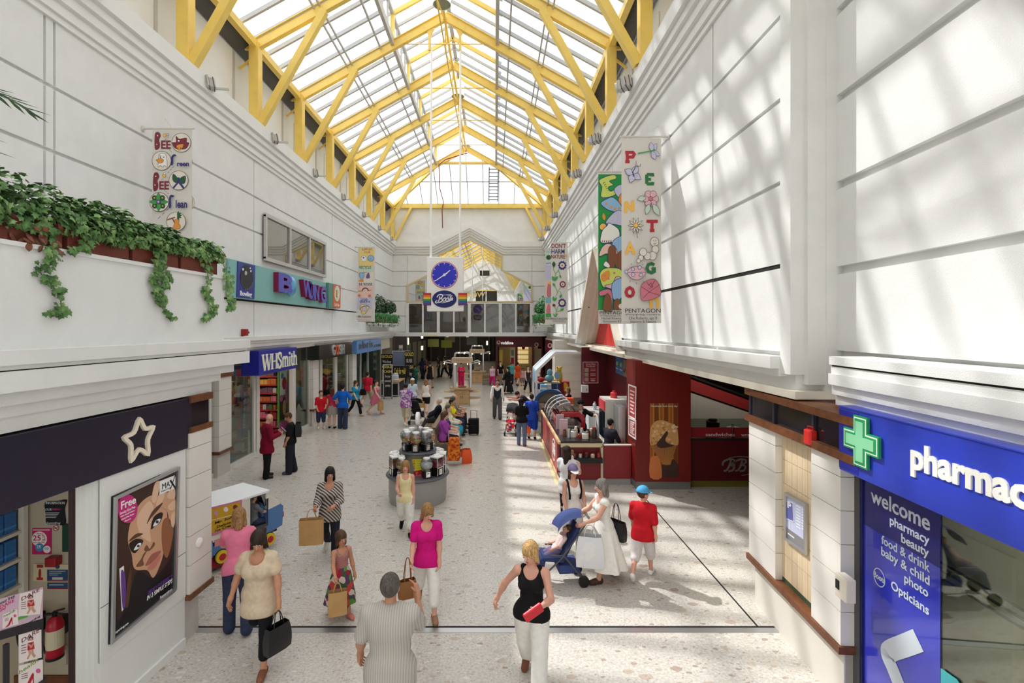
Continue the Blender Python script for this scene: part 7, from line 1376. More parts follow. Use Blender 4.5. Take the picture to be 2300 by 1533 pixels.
def cap(i,mt,peak=True,brim_mat=None):
 V,Q=grow([('e',i['Thl']((0,.018,1.665))+i['dz'],np.array((.108,.128,.124))*i['hs'],i['Rh'])],i['h0'],.02,[(i['Rh']@np.array((0,0,-1.)),float((i['Rh']@np.array((0,0,-1.)))@(i['Thl']((0,0,1.672))+i['dz'])))])
 b=MB();b.v=[Vector(v)for v in V];b.f=[tuple(f)for f in Q];b.mi=[0]*len(Q)
 if peak:
  pts=[(math.cos(a)*.085,-.08+math.sin(a)*.115)for a in[math.pi+k*math.pi/10 for k in range(11)]];lo=[Vector(i['Thl']((x,y,1.668-abs(y+.07)*.25))+i['dz'])for x,y in pts];hi_=[p+Vector((0,0,.006))for p in lo];n=len(pts);b.add(lo+hi_,[tuple(range(n))[::-1],tuple(range(n,2*n))]+[(k,(k+1)%n,n+(k+1)%n,n+k)for k in range(n)],1 if brim_mat else 0)
 b.build('cap',[mt,brim_mat or mt],i['o'],smooth=True,angle=50)
def bag(name,label,top,w,d,h,mt,rz=0,handles=True,cat='bag',soft=.0,group=None,hz=.16):
 o=empty(name,(top.x,top.y,top.z-hz-h),R(rz),label,cat,group);b=MB();n=6;vs=[]
 for j in range(n+1):
  t=j/n;ww=w*(1-soft*.5*t+soft*.3*math.sin(t*3.1));dd=d*(1+soft*math.sin(t*3.1)-.5*soft*t)
  vs+=[(x*ww/2,y*dd/2,h*t+(.01*math.sin(x*9+j)*soft))for x,y in((-1,-.8),(-.5,-1),(0,-1),(.5,-1),(1,-.8),(1,0),(1,.8),(.5,1),(0,1),(-.5,1),(-1,.8),(-1,0))]
 b.add(vs,[(j*12+k,j*12+(k+1)%12,(j+1)*12+(k+1)%12,(j+1)*12+k)for j in range(n)for k in range(12)]+[tuple(range(12))[::-1]]);b.build('body',mt,o,smooth=soft>0,angle=60)
 if handles:
  b=MB()
  for q in(-1,1):b.tube(smooth_pts([(-w*.22,q*d*.25,h-.01),(-w*.12,q*d*.08,h+hz*.8),(0,0,h+hz),(w*.12,q*d*.08,h+hz*.8),(w*.22,q*d*.25,h-.01)],4),.006,5)
  b.build('handle',mt,o)
 return o
 # ---------------- the people in the photograph ----------------
def fab(n,r,g,b_,v=.06):return mat('cloth_'+n,(r,g,b_),.85,var=v,scale=22,spec=.2)
C_wht=fab('white',232,230,224);C_blk=fab('black',22,21,23);C_jean=fab('denim',50,58,82,.15);C_dk=fab('dark_denim',34,36,46);C_kh=fab('khaki',168,150,122);C_red=fab('red',196,28,40)
M_paper=P(188,148,96,.7,var=.06)
def at_f(px,py):q=fl(px,py);return q.x,q.y
# foreground
st=ramp_mat('shirt_stripe',[(196,194,188),(150,146,140),(206,204,198),(168,160,148)],'wave',14,.8,'X',interp='LINEAR')
person('man seen from behind in a grey striped shirt, nearest the bottom edge',-.97,4.5,180,1.78,dict(legs=((4,6),(-6,10)),arms=((6,16,24,0),(40,10,112,18))),'tan',('short','greyd'),('shirt',st,.42,.74,.03,'high'),('trousers',fab('stone',120,112,100),1,.03),bulk=1.16,key='stripe')
person('blonde woman in a black vest and white trousers striding at the bottom edge',.42,5.5,-14,1.68,dict(legs=((16,6),(-16,22)),arms=((26,16,70,34),(-18,38,8,-6))),'pink',('long','blond'),('vest',C_blk,-1,.86,.016,'low'),('trousers',C_wht,1,.03),None,P(120,70,50),fem=True,head=(-22,18),key='vest')
h=HANDS['vest']['hands'][0];b=MB();b.box(-.11,.11,-.02,.02,-.055,.055);o=b.build('red_purse',P(204,34,50,.4),None,'red purse held by the blonde woman in the black vest','purse',bevel=.015,loc=None);o.location=h+Vector((0,-.03,.0));o.rotation_euler=(R(10),R(-28),R(15))
C_mag=fab('magenta',206,22,124)
person('woman in a magenta top and white cropped trousers walking away from the van',-.97,6.9,8,1.6,dict(legs=((14,6),(-16,30)),arms=((6,6,14,4),(14,8,40,0))),'pink',('bob','light'),('blouse',C_mag,.3,.80,.03,'low'),('cropped_trousers',C_wht,.78,.025),None,P(150,110,80),fem=True,head=(20,22),key='mag')
h=HANDS['mag']['hands'][1];bag('shoulder_bag','brown shoulder bag at the hip of the woman in magenta',Vector((h.x-.06,h.y,.98)),.24,.1,.24,P(132,84,40),30,True,soft=.3,hz=.3)
C_beige=fab('beige',206,186,160,.1)
person('woman in a beige tunic and black cropped leggings walking to the camera',-2.85,5.85,4,1.66,dict(legs=((14,6),(-22,40)),arms=((8,16,10,0),(-6,24,18,0))),'tan',('bob','dark'),('tunic',C_beige,.25,.70,.05,'low'),('leggings',C_blk,.82,.006),None,P(130,80,56),fem=True,head=(10,20),key='tunic')
h=HANDS['tunic']['hands'][0];bag('handbag','black handbag carried by the woman in the beige tunic',h,.3,.12,.3,P(28,26,28,.35),60,True,soft=.3)
person('woman in a pink top leaning in beside the ice cream van',-3.45,6.5,205,1.6,dict(legs=((6,6),(-4,10)),arms=((34,10,40,10),(30,10,30,10))),'pink',('bob','light'),('top',fab('pink',222,120,150),.3,.84,.03,'low'),('trousers',C_jean,1,.02),lean=24,fem=True,key='pink')
C_plaid=ramp_mat('plaid',[(206,196,190),(60,48,48),(180,168,162),(40,34,34)],'wave',9,.85,'DIAGONAL')
person('dark haired woman in a black and white patterned top with a big paper bag',-2.93,8.6,8,1.6,dict(legs=((10,4),(-14,30)),arms=((14,8,70,26),(22,8,62,6))),'tan',('long','black'),('blouse',C_plaid,.8,.74,.03,'low'),('trousers',C_dk,1,.012),None,P(214,208,200),fem=True,key='plaid',head=(14,0))
h=HANDS['plaid']['hands'][1];bag('paper_bag','large brown paper bag carried by the woman in the patterned top',h+Vector((-.06,0,.02)),.38,.14,.42,M_paper,10,group='brown paper carrier bags')
C_flo=ramp_mat('floral',[(150,40,60),(90,140,60),(206,190,180),(96,60,100),(196,70,60),(60,90,60)],'voronoi',14,.85)
person('girl in a floral dress carrying a paper bag, walking towards the metal strip',-2.17,6.85,40,1.17,dict(legs=((10,4),(-12,22)),arms=((8,10,10,0),(30,14,30,0))),'tan',('long','brown'),('bodice',ramp_mat('stripe_top',[(200,60,50),(226,220,214),(60,50,52)],'wave',18,.85,'Z'),-1,1.0,.012,'low'),None,('skirt',C_flo,.3,.14),P(206,120,110),child=.7,fem=True,key='floral')
h=HANDS['floral']['hands'][1];bag('paper_bag','smaller paper bag held by the girl in the floral dress',h,.24,.1,.32,M_paper,20,group='brown paper carrier bags',hz=.1)
C_crm=fab('cream',232,220,168)
person('fair haired girl in a cream vest and white trousers walking past the sweet machines',-1.77,9.6,6,1.42,dict(legs=((12,6),(-14,30)),arms=((4,6,12,4),(18,6,66,18))),'pink',('long','light'),('vest',C_crm,-1,.80,.022,'low'),('cropped_trousers',C_wht,.82,.03),None,C_blk,child=.35,fem=True,key='cream')
# group on the sunlit floor
C_lace=fab('lace',238,234,226,.04)
person('grey haired woman in a long white skirt pushing the navy pushchair',1.78,7.85,-82,1.63,dict(legs=((13,6),(-14,20)),arms=((34,8,34,8),(38,8,28,8))),'pink',('bob','grey'),('white_top',C_wht,.0,.86,.018,'low'),None,('skirt',C_lace,.26,.17),P(70,44,34),fem=True,key='skirt',lean=5)
I=HANDS['skirt'];bag('shoulder_bag','black shoulder bag on the woman in the long white skirt',I['T']((.0,.25,1.3)),.34,.12,.3,P(30,29,31,.4),-50,True,soft=.25,hz=.28)
i=person('girl in a purple and white cap with black straps, behind the navy pushchair',1.42,8.75,10,1.57,dict(legs=((6,4),(-8,12)),arms=((10,8,30,10),(8,8,26,8))),'pink',('long','brown'),('white_vest',C_wht,-1,.84,.016,'low'),('grey_trousers',fab('greyt',206,202,198),1,.016),None,P(226,222,216),fem=True,key='capgirl');cap(i,P(120,106,150),True,C_wht)
b=MB()
for q in(-1,1):b.tube(smooth_pts([Vector(i['Tl']((q*.11,-.115,1.12))+i['dz']),Vector(i['Tl']((q*.125,-.135,1.3))+i['dz']),Vector(i['Tl']((q*.13,-.0,1.475))+i['dz']),Vector(i['Tl']((q*.12,.13,1.3))+i['dz'])],5),.018,6)
b.build('strap',C_blk,i['o'])
person('dark haired woman in a white top holding a baby by the snack kiosk',1.5,10.0,150,1.62,dict(legs=((8,4),(-10,18)),arms=((34,14,80,30),(30,14,84,30))),'pink',('long','dark'),('white_top',ramp_mat('fine_stripe',[(226,224,222),(196,196,200)],'wave',26,.85,'Z'),.3,.72,.03,'low'),('leggings',C_blk,.82,.004),None,P(140,90,60),fem=True,key='mum')
hh=HANDS['mum']['hands'];m=(hh[0]+hh[1])/2
person('baby in white held against the shoulder of the dark haired woman',m.x-.08,m.y-.06,240,.62,dict(legs=((50,60),(40,60)),arms=((50,20,50,0),(40,20,60,0))),'pink',('short','light'),('baby_top',C_wht,.9,.86,.02,'high'),('baby_trousers',P(206,200,206),1,.02),None,None,child=1.6,z0=m.z-.12,name='baby',cat='baby',res=.011,key='baby',seat=.0)
i=person('boy in a red T-shirt and bright blue cap walking away on the sunlit floor',2.44,7.95,152,1.46,dict(legs=((-16,30),(16,6)),arms=((14,8,20,0),(-12,8,14,0))),'pink',('short','brown'),('t_shirt',C_red,.45,.76,.04,'high'),('shorts',fab('pale',214,206,206),.62,.03),None,P(236,234,232),child=.3,head=(-40,4),key='redboy');cap(i,P(72,160,214,.7))
# by the newsagent
x,y=at_f(600,1072);person('bald man in a maroon jacket looking down at a paper by the newsagent doorway',x,y,128,1.72,dict(legs=((2,2),(-2,4)),arms=((14,8,96,22),(12,8,92,26))),'pink',('bald','grey'),('jacket',fab('maroon',120,10,42),1,.68,.035,'high'),('trousers',C_blk,1,.02),head=(10,30),bulk=1.1,key='maroon')
h=HANDS['maroon']['hands'];m=(h[0]+h[1])/2;b=MB();b.box(-.06,.06,-.004,.004,-.08,.08);o=b.build('paper_slip',M_white,None,'white slip of paper in the hands of the man in the maroon jacket','paper');o.location=m+Vector((.06,.0,.05));o.rotation_euler=(R(-40),0,R(128))
x,y=at_f(652,1062);i=person('young man in a black shirt with a white printed backpack facing the man in maroon',x,y,-70,1.68,dict(legs=((4,4),(-4,6)),arms=((6,6,16,10),(4,6,14,4))),'tan',('short','brown'),('t_shirt',C_blk,.45,.84,.028,'high'),('jeans',C_dk,1,.03),None,P(60,62,96),head=(4,26),key='blackshirt')
q=i['T']((0,.2,1.25));o=bag('backpack','black backpack with a white skull print worn by the young man',q+Vector((.02,0,.18)),.3,.16,.38,P(26,26,28),-70,False,'backpack',.25,hz=0);b=MB();b.prism(circ(0,.2,.07,14),.075,.1,fr=Matrix.Rotation(R(90),4,'X')@Matrix.Rotation(R(180),4,'Y'));b.build('print',M_white,o)
# outside the shop with the black sign
for lb,px,py,rz,ht,kw in(('boy in a red T-shirt and denim shorts standing by the tiled pier',721,962,30,1.5,dict(pose=dict(legs=((2,3),(-3,4)),arms=((6,8,60,20),(4,8,40,10))),hair=('short','brown'),top=('t_shirt',C_red,.45,.78,.03,'high'),bottom=('shorts',C_jean,.66,.03),shoes=P(226,224,220),child=.3)),('woman in a raspberry vest and grey skirt watching the shop window',746,961,185,1.62,dict(hair=('long','red'),top=('vest',fab('rasp',176,50,76),.1,.84,.02,'low'),skirt=('skirt',fab('greyskirt',150,144,138),.6,.04),fem=True,shoes=C_blk)),('man in a royal blue T-shirt with hands on hips, seen from behind',770,962,178,1.78,dict(pose=dict(legs=((3,3),(-3,4)),arms=((-14,34,60,46),(-14,34,60,46))),hair=('short','black'),top=('t_shirt',fab('royal',24,96,196),.45,.82,.03,'high'),bottom=('jeans',C_jean,1,.03))),('woman in a turquoise top and black trousers walking by the white tiled pier',799,934,60,1.66,dict(pose=WALK,hair=('bob','brown'),top=('top',fab('turq',32,140,180),.3,.84,.025,'low'),bottom=('trousers',C_blk,.9,.01),fem=True,shoes=P(190,150,130))),('man in a red shirt and khaki shorts looking at the black boards',826,912,165,1.8,dict(pose=WALK2,hair=('short','dark'),top=('shirt',fab('crimson',200,36,62),.45,.82,.03,'high'),bottom=('shorts',C_kh,.62,.03),bulk=1.1,shoes=P(120,60,50))),('woman in a pink dress stepping out past the red shirted man',845,930,80,1.62,dict(pose=WALK,hair=('short','dark'),top=('bodice',fab('rose',206,110,136),-1,.95,.02,'low'),skirt=('skirt',fab('rose',206,110,136),.56,.08),fem=True,shoes=P(206,160,150)))):
 x,y=at_f(px,py);kw.setdefault('pose',STAND);person(lb,x,y,rz,ht,key=lb[:12]+str(px),**kw)
I=HANDS['man in a red826'];bag('sling_bag','black sling bag on the back of the man in the red shirt',I['T']((.16,.17,1.2)),.3,.14,.3,C_blk,10,True,soft=.3,hz=.3)
I=HANDS['woman in a p845'];h=I['hands'][1];bag('paper_bag','brown paper bag swinging from the woman in the pink dress',h,.34,.14,.42,M_paper,70,group='brown paper carrier bags',hz=.12)
# mid mall
C_tie=ramp_mat('tie_dye',[(90,150,220),(230,226,236),(170,50,140),(120,110,200),(240,240,244)],'noise',5,.85,interp='LINEAR',stops=[.32,.42,.52,.6,.7])
for lb,px,py,rz,ht,kw in(('man in a blue and purple tie dye shirt and pale shorts pushing a dark pushchair',912,955,165,1.74,dict(pose=dict(legs=((14,5),(-12,18)),arms=((30,8,40,6),(34,8,40,6))),hair=('short','dark'),top=('t_shirt',C_tie,.5,.76,.045,'high'),bottom=('shorts',fab('sand',196,184,158),.64,.04),shoes=P(236,234,230),bulk=1.15)),('woman in a white cap and pale top beyond the tie dye shirt',927,925,170,1.64,dict(pose=WALK,hair=('long','light'),top=('top',fab('paleblue',206,220,234),.3,.84,.03,'low'),bottom=('shorts',C_blk,.4,.02),fem=True)),('woman in a white vest and black shorts walking away with a small paper bag',957,928,176,1.64,dict(pose=WALK,hair=('bob','light'),top=('vest',C_wht,-1,.86,.022,'low'),bottom=('shorts',C_blk,.36,.03),fem=True,shoes=P(206,170,150))),('woman in a green patterned top at the edge of the dark hall',932,868,175,1.5,dict(pose=WALK,hair=('short','dark'),top=('top',ramp_mat('green_print',[(30,110,80),(20,60,50)],'voronoi',16),.3,.8,.05,'low'),bottom=('trousers',fab('teal',36,70,76),1,.04),fem=True,bulk=1.25)),('woman in a black dress carrying a blue carrier bag into the dark hall',966,872,178,1.82,dict(pose=WALK2,hair=('short','dark'),top=('bodice',C_blk,-1,.95,.02,'low'),skirt=('skirt',C_blk,.6,.03),fem=True,skin='tan')),('man in a dark waistcoat and white shirt walking towards the camera',1117,941,2,1.75,dict(pose=dict(legs=((9,3),(-8,14)),arms=((-6,12,14,0),(8,12,16,0))),hair=('short','black'),top=('shirt',C_wht,.95,.9,.014,'high'),bottom=('trousers',fab('charcoal',86,84,88),1,.025),skin='tan')),('woman in pink trousers and a pale pink top outside the phone shop',1106,866,10,1.46,dict(pose=WALK,hair=('short','dark'),top=('top',fab('palepink',214,170,196),.3,.84,.03,'low'),bottom=('trousers',fab('cerise',206,30,110),1,.03),fem=True)),('woman in a black top with a tan bag outside the phone shop',1124,864,20,1.66,dict(pose=STAND,hair=('short','dark'),top=('top',C_blk,.3,.84,.03,'low'),bottom=('trousers',fab('greyp',150,146,146),1,.02),fem=True)),('person in a long black robe walking beneath the wine red fascia',1141,884,-60,1.68,dict(pose=WALK,hair=('long','black'),top=('robe',C_blk,1,.85,.05,'high'),skirt=('skirt',C_blk,.14,.14),fem=True)),('person in a turquoise top facing the phone shop',1148,862,170,1.56,dict(pose=STAND,hair=('short','brown'),top=('top',fab('aqua',76,160,156),.4,.8,.04,'high'),bottom=('trousers',C_dk,1,.02),bulk=1.15)),('woman in an orange dress outside the phone shop',1163,866,150,1.66,dict(pose=WALK,hair=('short','dark'),top=('bodice',fab('orange',200,76,36),.25,.95,.03,'low'),skirt=('skirt',fab('orange',200,76,36),.62,.06),fem=True)),('girl in pale pink by the orange dress outside the phone shop',1174,866,10,1.2,dict(pose=STAND,hair=('long','brown'),top=('top',fab('blush',190,150,156),.3,.8,.03,'low'),bottom=('trousers',fab('mauve',150,120,130),.7,.02),fem=True,child=.6)),('woman in a dark camisole and black leggings walking out from the phone shop',1186,882,12,1.7,dict(pose=WALK,hair=('short','dark'),top=('camisole',fab('slate',46,46,54),-1,.72,.03,'low'),bottom=('leggings',C_blk,1,.004),fem=True,shoes=P(190,150,110))),('person in white standing in the shade beside the pale tiled block',1205,872,170,1.68,dict(pose=STAND,hair=('short','brown'),top=('t_shirt',C_wht,.4,.82,.03,'high'),bottom=('trousers',C_dk,1,.02)))):
 x,y=at_f(px,py);i=person(lb,x,y,rz,ht,key=str(px),res=.02,**kw)
 if px==927:cap(i,C_wht)
 if px==1117:i['garment']('waistcoat',[i['fat'](p,.024)for p in i['tors']]+[('c',i['Tl']((q*.1,y,1.33)),i['Tl']((q*.105,0,1.44)),.05,.04)for q in(1,-1)for y in(.08,-.08)],fab('waist',44,44,54),.028,[(.15,i['Tl']((0,-.13,1.44))),((0,0,1.),i['Tl']((0,0,1.5))),((0,0,-1.),i['Tl']((0,0,.86)))])
bag('paper_bag','small paper bag held low by the woman in the white vest',HANDS['957']['hands'][0],.22,.1,.3,M_paper,20,group='brown paper carrier bags',hz=.1)
bag('carrier_bag','blue and white carrier bag of the woman in the black dress',HANDS['966']['hands'][0],.36,.2,.4,ramp_mat('blue_carrier',[(110,150,200),(206,216,230),(70,110,170)],'noise',7),20,soft=.3)
bag('carrier_bag','tan bag held by the woman in the black top outside the phone shop',HANDS['1124']['hands'][1],.34,.14,.36,P(150,112,70),0,hz=.1)
# kiosk customers and staff
x,y=at_f(1172,1000);person('woman in a black top and jeans seen from behind beside the red pushchair',x,y,168,1.6,dict(legs=((3,3),(-4,6)),arms=((4,8,20,0),(24,8,60,10))),'tan',('bob','black'),('t_shirt',C_blk,.4,.86,.028,'high'),('jeans',fab('bluejean',96,110,140,.15),1,.012),None,P(130,60,50),fem=True,bulk=1.08,key='jeans',head=(-50,0))
x,y=at_f(1203,985);person('boy in a blue football kit with black socks and carrier bags',x-.14,y,176,1.62,dict(legs=((3,3),(-4,6)),arms=((4,6,12,0),(4,8,10,0))),'pink',('short','dark'),('football_shirt',ramp_mat('kit',[(34,76,190),(30,70,180),(220,224,236)],'noise',3,.7,stops=[0,.4,.66]),.45,.74,.045,'high'),('shorts',fab('kitblue',30,64,170),.56,.05),None,C_blk,key='kit')
bag('carrier_bag','white carrier bag with a blue print hanging from the boy in the football kit',HANDS['kit']['hands'][1]+Vector((.05,0,.04)),.34,.16,.42,ramp_mat('white_carrier',[(232,234,234),(206,220,226),(90,150,170)],'noise',4),20,soft=.3);bag('carrier_bag','orange carrier bag hanging from the boy in the football kit',HANDS['kit']['hands'][0]+Vector((0,-.1,.04)),.3,.16,.4,P(232,96,40),-10,soft=.3)
x,y=at_f(1198,962);person('person in black bending forward over the red pushchair',x-.1,y+.5,-80,1.68,dict(legs=((4,4),(-6,8)),arms=((60,10,20,6),(66,10,16,6))),'pink',('short','dark'),('top',fab('blackpink',50,40,46),.4,.84,.03,'low'),('trousers',C_blk,1,.02),lean=52,fem=True,key='bend')
i=person('kiosk worker in a black cap and apron reaching for a cup',2.78,15.6,25,1.7,dict(legs=((2,2),(-2,3)),arms=((62,30,24,-30),(10,8,30,6))),'fair',('short','black'),('polo_shirt',C_blk,.45,.72,.03,'high'),('trousers',C_blk,1,.02),z0=.012,key='staffcap');cap(i,C_blk)
person('fair haired kiosk worker in a black T-shirt behind the sweets case',2.95,19.6,-60,1.64,STAND,'fair',('pony','light'),('t_shirt',C_blk,.4,.84,.02,'high'),('trousers',C_blk,1,.01),z0=.012 if 19.6<18.9 else 0,fem=True,key='staffpony')
person('kiosk worker in dark clothes bending into the drinks fridge',3.06,13.0,120,1.6,dict(legs=((3,3),(-2,4)),arms=((40,10,30,6),(24,8,40,6))),'tan',('short','black'),('shirt',fab('ink',34,34,44),.5,.82,.025,'high'),('trousers',fab('ink',34,34,44),1,.02),lean=8,z0=.012,key='fridge')
# dim figures in the hall
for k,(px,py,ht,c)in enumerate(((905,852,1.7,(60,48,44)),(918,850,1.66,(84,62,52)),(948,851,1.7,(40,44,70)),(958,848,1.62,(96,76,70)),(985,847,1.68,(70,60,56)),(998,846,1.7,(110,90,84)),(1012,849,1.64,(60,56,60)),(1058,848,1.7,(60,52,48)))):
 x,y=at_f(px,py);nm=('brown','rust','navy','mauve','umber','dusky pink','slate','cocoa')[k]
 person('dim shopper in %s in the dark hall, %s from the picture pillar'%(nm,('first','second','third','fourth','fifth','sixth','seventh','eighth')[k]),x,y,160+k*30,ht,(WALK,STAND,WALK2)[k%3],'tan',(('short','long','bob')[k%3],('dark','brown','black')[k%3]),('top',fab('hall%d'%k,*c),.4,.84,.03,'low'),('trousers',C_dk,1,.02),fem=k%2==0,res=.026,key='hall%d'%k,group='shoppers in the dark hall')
x,y=at_f(1036,868);person('stallholder in a magenta top behind the wooden kiosk counter',x,y,10,1.6,dict(legs=((2,2),(-2,3)),arms=((20,8,90,30),(20,8,90,30))),'tan',('short','black'),('top',fab('hotpink',200,24,84),.9,.74,.05,'high'),('trousers',fab('hotpink',200,24,84),1,.04),fem=True,res=.022,key='stall')
# ---------------- ice cream van ride ----------------
dv=Vector((.507,.862,0)).normalized();O_=Vector((-4.69,7.985,0))-dv*.1;wv_=Vector((-dv.y,dv.x,0));VM=frame(O_,dv,wv_);S_V_=frame(O_,dv,Z3);pvn=Pic(off(S_V_,.0),440,1060,6.13)
vn=empty('ice_cream_van_ride',O_,0,'coin ride shaped as a white and blue ice cream van by the tiled pillar','ride');M_vw,M_vb=P(226,220,208,.3),P(84,124,178,.3);XZ=Matrix(((1,0,0,0),(0,0,1,0),(0,1,0,0),(0,0,0,1)))
def vb(nm,mt,*bx,poly=None,bev=.01):
 b=WB(VM)
 for q in bx:b.box(*q)
 for pl_,y0,y1 in poly or():b.prism(pl_,y0,y1,fr=XZ)
 return b.build(nm,mt,vn,bevel=bev)
vb('base',P(150,16,36,.35),(.1,1.25,.06,.74,.05,.3));vb('foot',M_dkgrey,(.14,.24,.1,.2,0,.05),(1.1,1.2,.1,.2,0,.05),(.14,.24,.6,.7,0,.05),(1.1,1.2,.6,.7,0,.05),bev=0)
vb('body',M_vw,(.0,.80,.0,.8,.52,1.1),(.8,1.16,.76,.8,.6,1.1));vb('roof',P(236,238,238,.3),(-.01,1.17,-.01,.81,1.06,1.11));vb('lower_body',M_vb,(.0,.14,-.005,.805,.28,.56),(.14,1.16,-.002,.802,.3,.46),poly=[([(1.12,.3),(1.44,.36),(1.46,.72),(1.40,.78),(1.12,.74)],-.004,.804)])
vb('side_stripe',P(214,140,140,.35),(.16,.86,-.012,0,.44,.56));vb('bonnet',M_vw,poly=[([(1.14,.74),(1.40,.76),(1.36,.84),(1.16,1.02)],.0,.8),([(1.1,.95),(1.17,.95),(1.17,1.1),(1.1,1.1)],.0,.8)]);vb('windscreen',glass_mat('van_screen',refl=.25,body=(50,56,66)),poly=[([(1.02,1.05),(1.1,.82),(1.13,.82),(1.06,1.06)],.03,.76)],bev=0)
vb('dashboard',M_vb,(1.08,1.16,.1,.74,.45,.88));vb('cab_floor',M_dkgrey,(.8,1.14,.0,.76,.44,.5));vb('headlamp',P(196,30,36,.3),(1.45,1.49,.02,.12,.5,.6),(1.45,1.49,.68,.78,.5,.6));vb('door_frame',P(60,62,72,.4),(.8,.82,-.012,.01,.5,1.06),(1.12,1.14,-.012,.01,.46,.96))
b=WB();sw=VM@Vector((1.06,.2,.84));b.tube([sw+wv_*math.cos(a)*.09+Z3*math.sin(a)*.09-dv*.03 for a in[k*math.pi/6 for k in range(13)]],.014,6);b.build('steering_wheel',M_black,vn,smooth=True)
for px,py,r_ in((345,1155,.105),(1003,913,.105)):
 c=pvn.p(px,py);b=WB();b.prism(circ(c[0],c[1],r_*1.12,24),.0,.012,2,S_V_);b.prism(circ(c[0],c[1],r_,24),.012,.05,0,S_V_);b.prism(circ(c[0],c[1],r_*.55,20),.05,.058,1,S_V_);b.build('wheel',[P(222,190,30,.35),P(180,24,40,.35),M_black],vn)
b=WB();q=[(178,490),(630,375),(622,748),(172,888)];pvn.poly(b,q,.0,.012,0);pvn.poly(b,[(205,512),(604,408),(598,716),(203,838)],.012,.015,1);pvn.line(b,[(207,660),(600,560)],7,.015,.018,2)
for x,y,c in((270,560,3),(405,510,2),(535,480,4)):pvn.poly(b,circ(x,y,32,12,ry=34),.015,.02,c);pvn.poly(b,[(x-24,y+22),(x+22,y+16),(x+8,y+88)],.015,.019,5)
b.build('menu_panel',[P(206,120,150,.4),P(206,160,20,.4),P(232,222,226,.4),P(206,150,160),P(96,50,30),P(200,150,90)],vn)
b=WB()
for t,x,y,w in(('Mr. Softy',395,650,290),('Delicious',402,710,250),('Ice Cream',392,757,262)):pvn.text(b,t,x,y,36,w,.016,.015,.1,.003)
b.build('lettering',M_black,vn)
q=VM@Vector((.96,.17,0));person('boy sitting in the cab of the ice cream van ride',q.x,q.y,90+math.degrees(math.atan2(dv.y,dv.x)),.98,dict(legs=((80,60),(80,60)),arms=((40,8,40,0),(40,8,40,0))),'pink',('short','brown'),('t_shirt',fab('greyb',110,110,116),.45,.84,.02,'high'),('shorts',C_jean,.7,.02),child=.8,seat=.5,name='child',key='driver',cat='child')
# ---------------- sweet machine island ----------------
XC,YC2=-1.83,11.53;M_isl=P(160,158,156,.4)
isl=empty('sweet_island',(XC,YC2,0),0,'round grey two tier stand carrying sweet machines in the middle of the mall','stand')
b=MB();b.lathe([(.0,.02),(.66,.02),(.66,0),(.67,.12),(.68,.14),(.68,.6),(0,.6)],seg=48);b.build('drum',M_isl,isl,smooth=True);b=MB();b.lathe([(0,.6),(.73,.6),(.75,.63),(.73,.66),(.0,.66)],seg=48);b.build('lower_top',P(92,92,98,.3),isl,smooth=True)
b=MB();b.lathe([(.31,.66),(.31,1.14)],seg=40);b.build('upper_drum',M_isl,isl,smooth=True);b=MB();b.lathe([(0,1.14),(.43,1.14),(.445,1.17),(.43,1.2),(0,1.2)],seg=40);b.build('upper_top',P(92,92,98,.3),isl,smooth=True)
b=MB();b.tube([(0,0,1.2),(0,0,1.78)],.025,8);b.build('sign_pole',M_isl,isl);b=MB();b.prism(circ(0,1.92,.155,28),-.035,.035,fr=Matrix(((0,0,1,0),(1,0,0,0),(0,1,0,0),(0,0,0,1))));b.build('round_sign',M_white,isl)
yp=empty('sweet_poster',(XC+.0,YC2-.33,.67),0,'yellow and red sweets poster standing on the front of the grey island','poster');S_Q=S_Y(YC2-.34);pq=Pic(S_Q,850,900,5.895)
b=WB();pq.poly(b,[(448,768),(580,768),(578,1038),(490,1038)],0,.015,0);pq.poly(b,[(460,930),(580,905),(578,1038),(490,1038)],.015,.018,1)
for k in range(16):pq.poly(b,circ(r9.uniform(495,570),r9.uniform(925,1030),10,8),.018,.021+k*.0002,2)
for k,(ch,c)in enumerate((('C',3),('H',4),('A',3),('T',5))):pq.text(b,ch,475,792+k*34,24,24,.016,.04,0,.004,c)
for k in range(4):pq.line(b,[(505,790+k*32),(560,788+k*32)],9,.016,.019,6)
b.build('board',[P(222,206,40),P(170,30,40),P(220,110,100),P(200,50,60),P(40,120,80),P(120,80,160),P(180,190,60)],yp)
def sweets(cols,n=7):return ramp_mat('sweets_%d'%hash(cols),list(cols),'voronoi',26,.35)
def globe(mt):
 g=empty('sweet_machine');b=MB();b.box(-.085,.085,-.085,.085,0,.16);b.build('base',M_black,g,bevel=.01);b=MB();b.box(-.05,.05,-.1,-.085,.03,.15);b.lathe([(.0,.0),(.025,.0),(.025,.02),(0,.02)],(0,-.11,.1),10);b.build('coin_slot',M_chrome,g);b=MB();b.lathe([(.09,.155),(.1,.17),(.08,.185)],seg=20);b.build('collar',M_chrome,g,smooth=True)
 b=MB();b.lathe([(.07,.18),(.125,.22),(.148,.3),(.135,.38),(.085,.43),(.07,.44)],seg=24);b.build('globe',glass_mat('globe_glass',(240,244,246),.92,.12),g,smooth=True);b=MB();b.lathe([(0,.19),(.065,.19),(.118,.225),(.14,.29),(.132,.33),(0,.345)],seg=20);o=b.build('sweets',mt,g,smooth=True);o['kind']='stuff'
 b=MB();b.lathe([(.08,.43),(.075,.46),(.0,.475)],seg=20);b.build('lid',M_white,g,smooth=True);return g
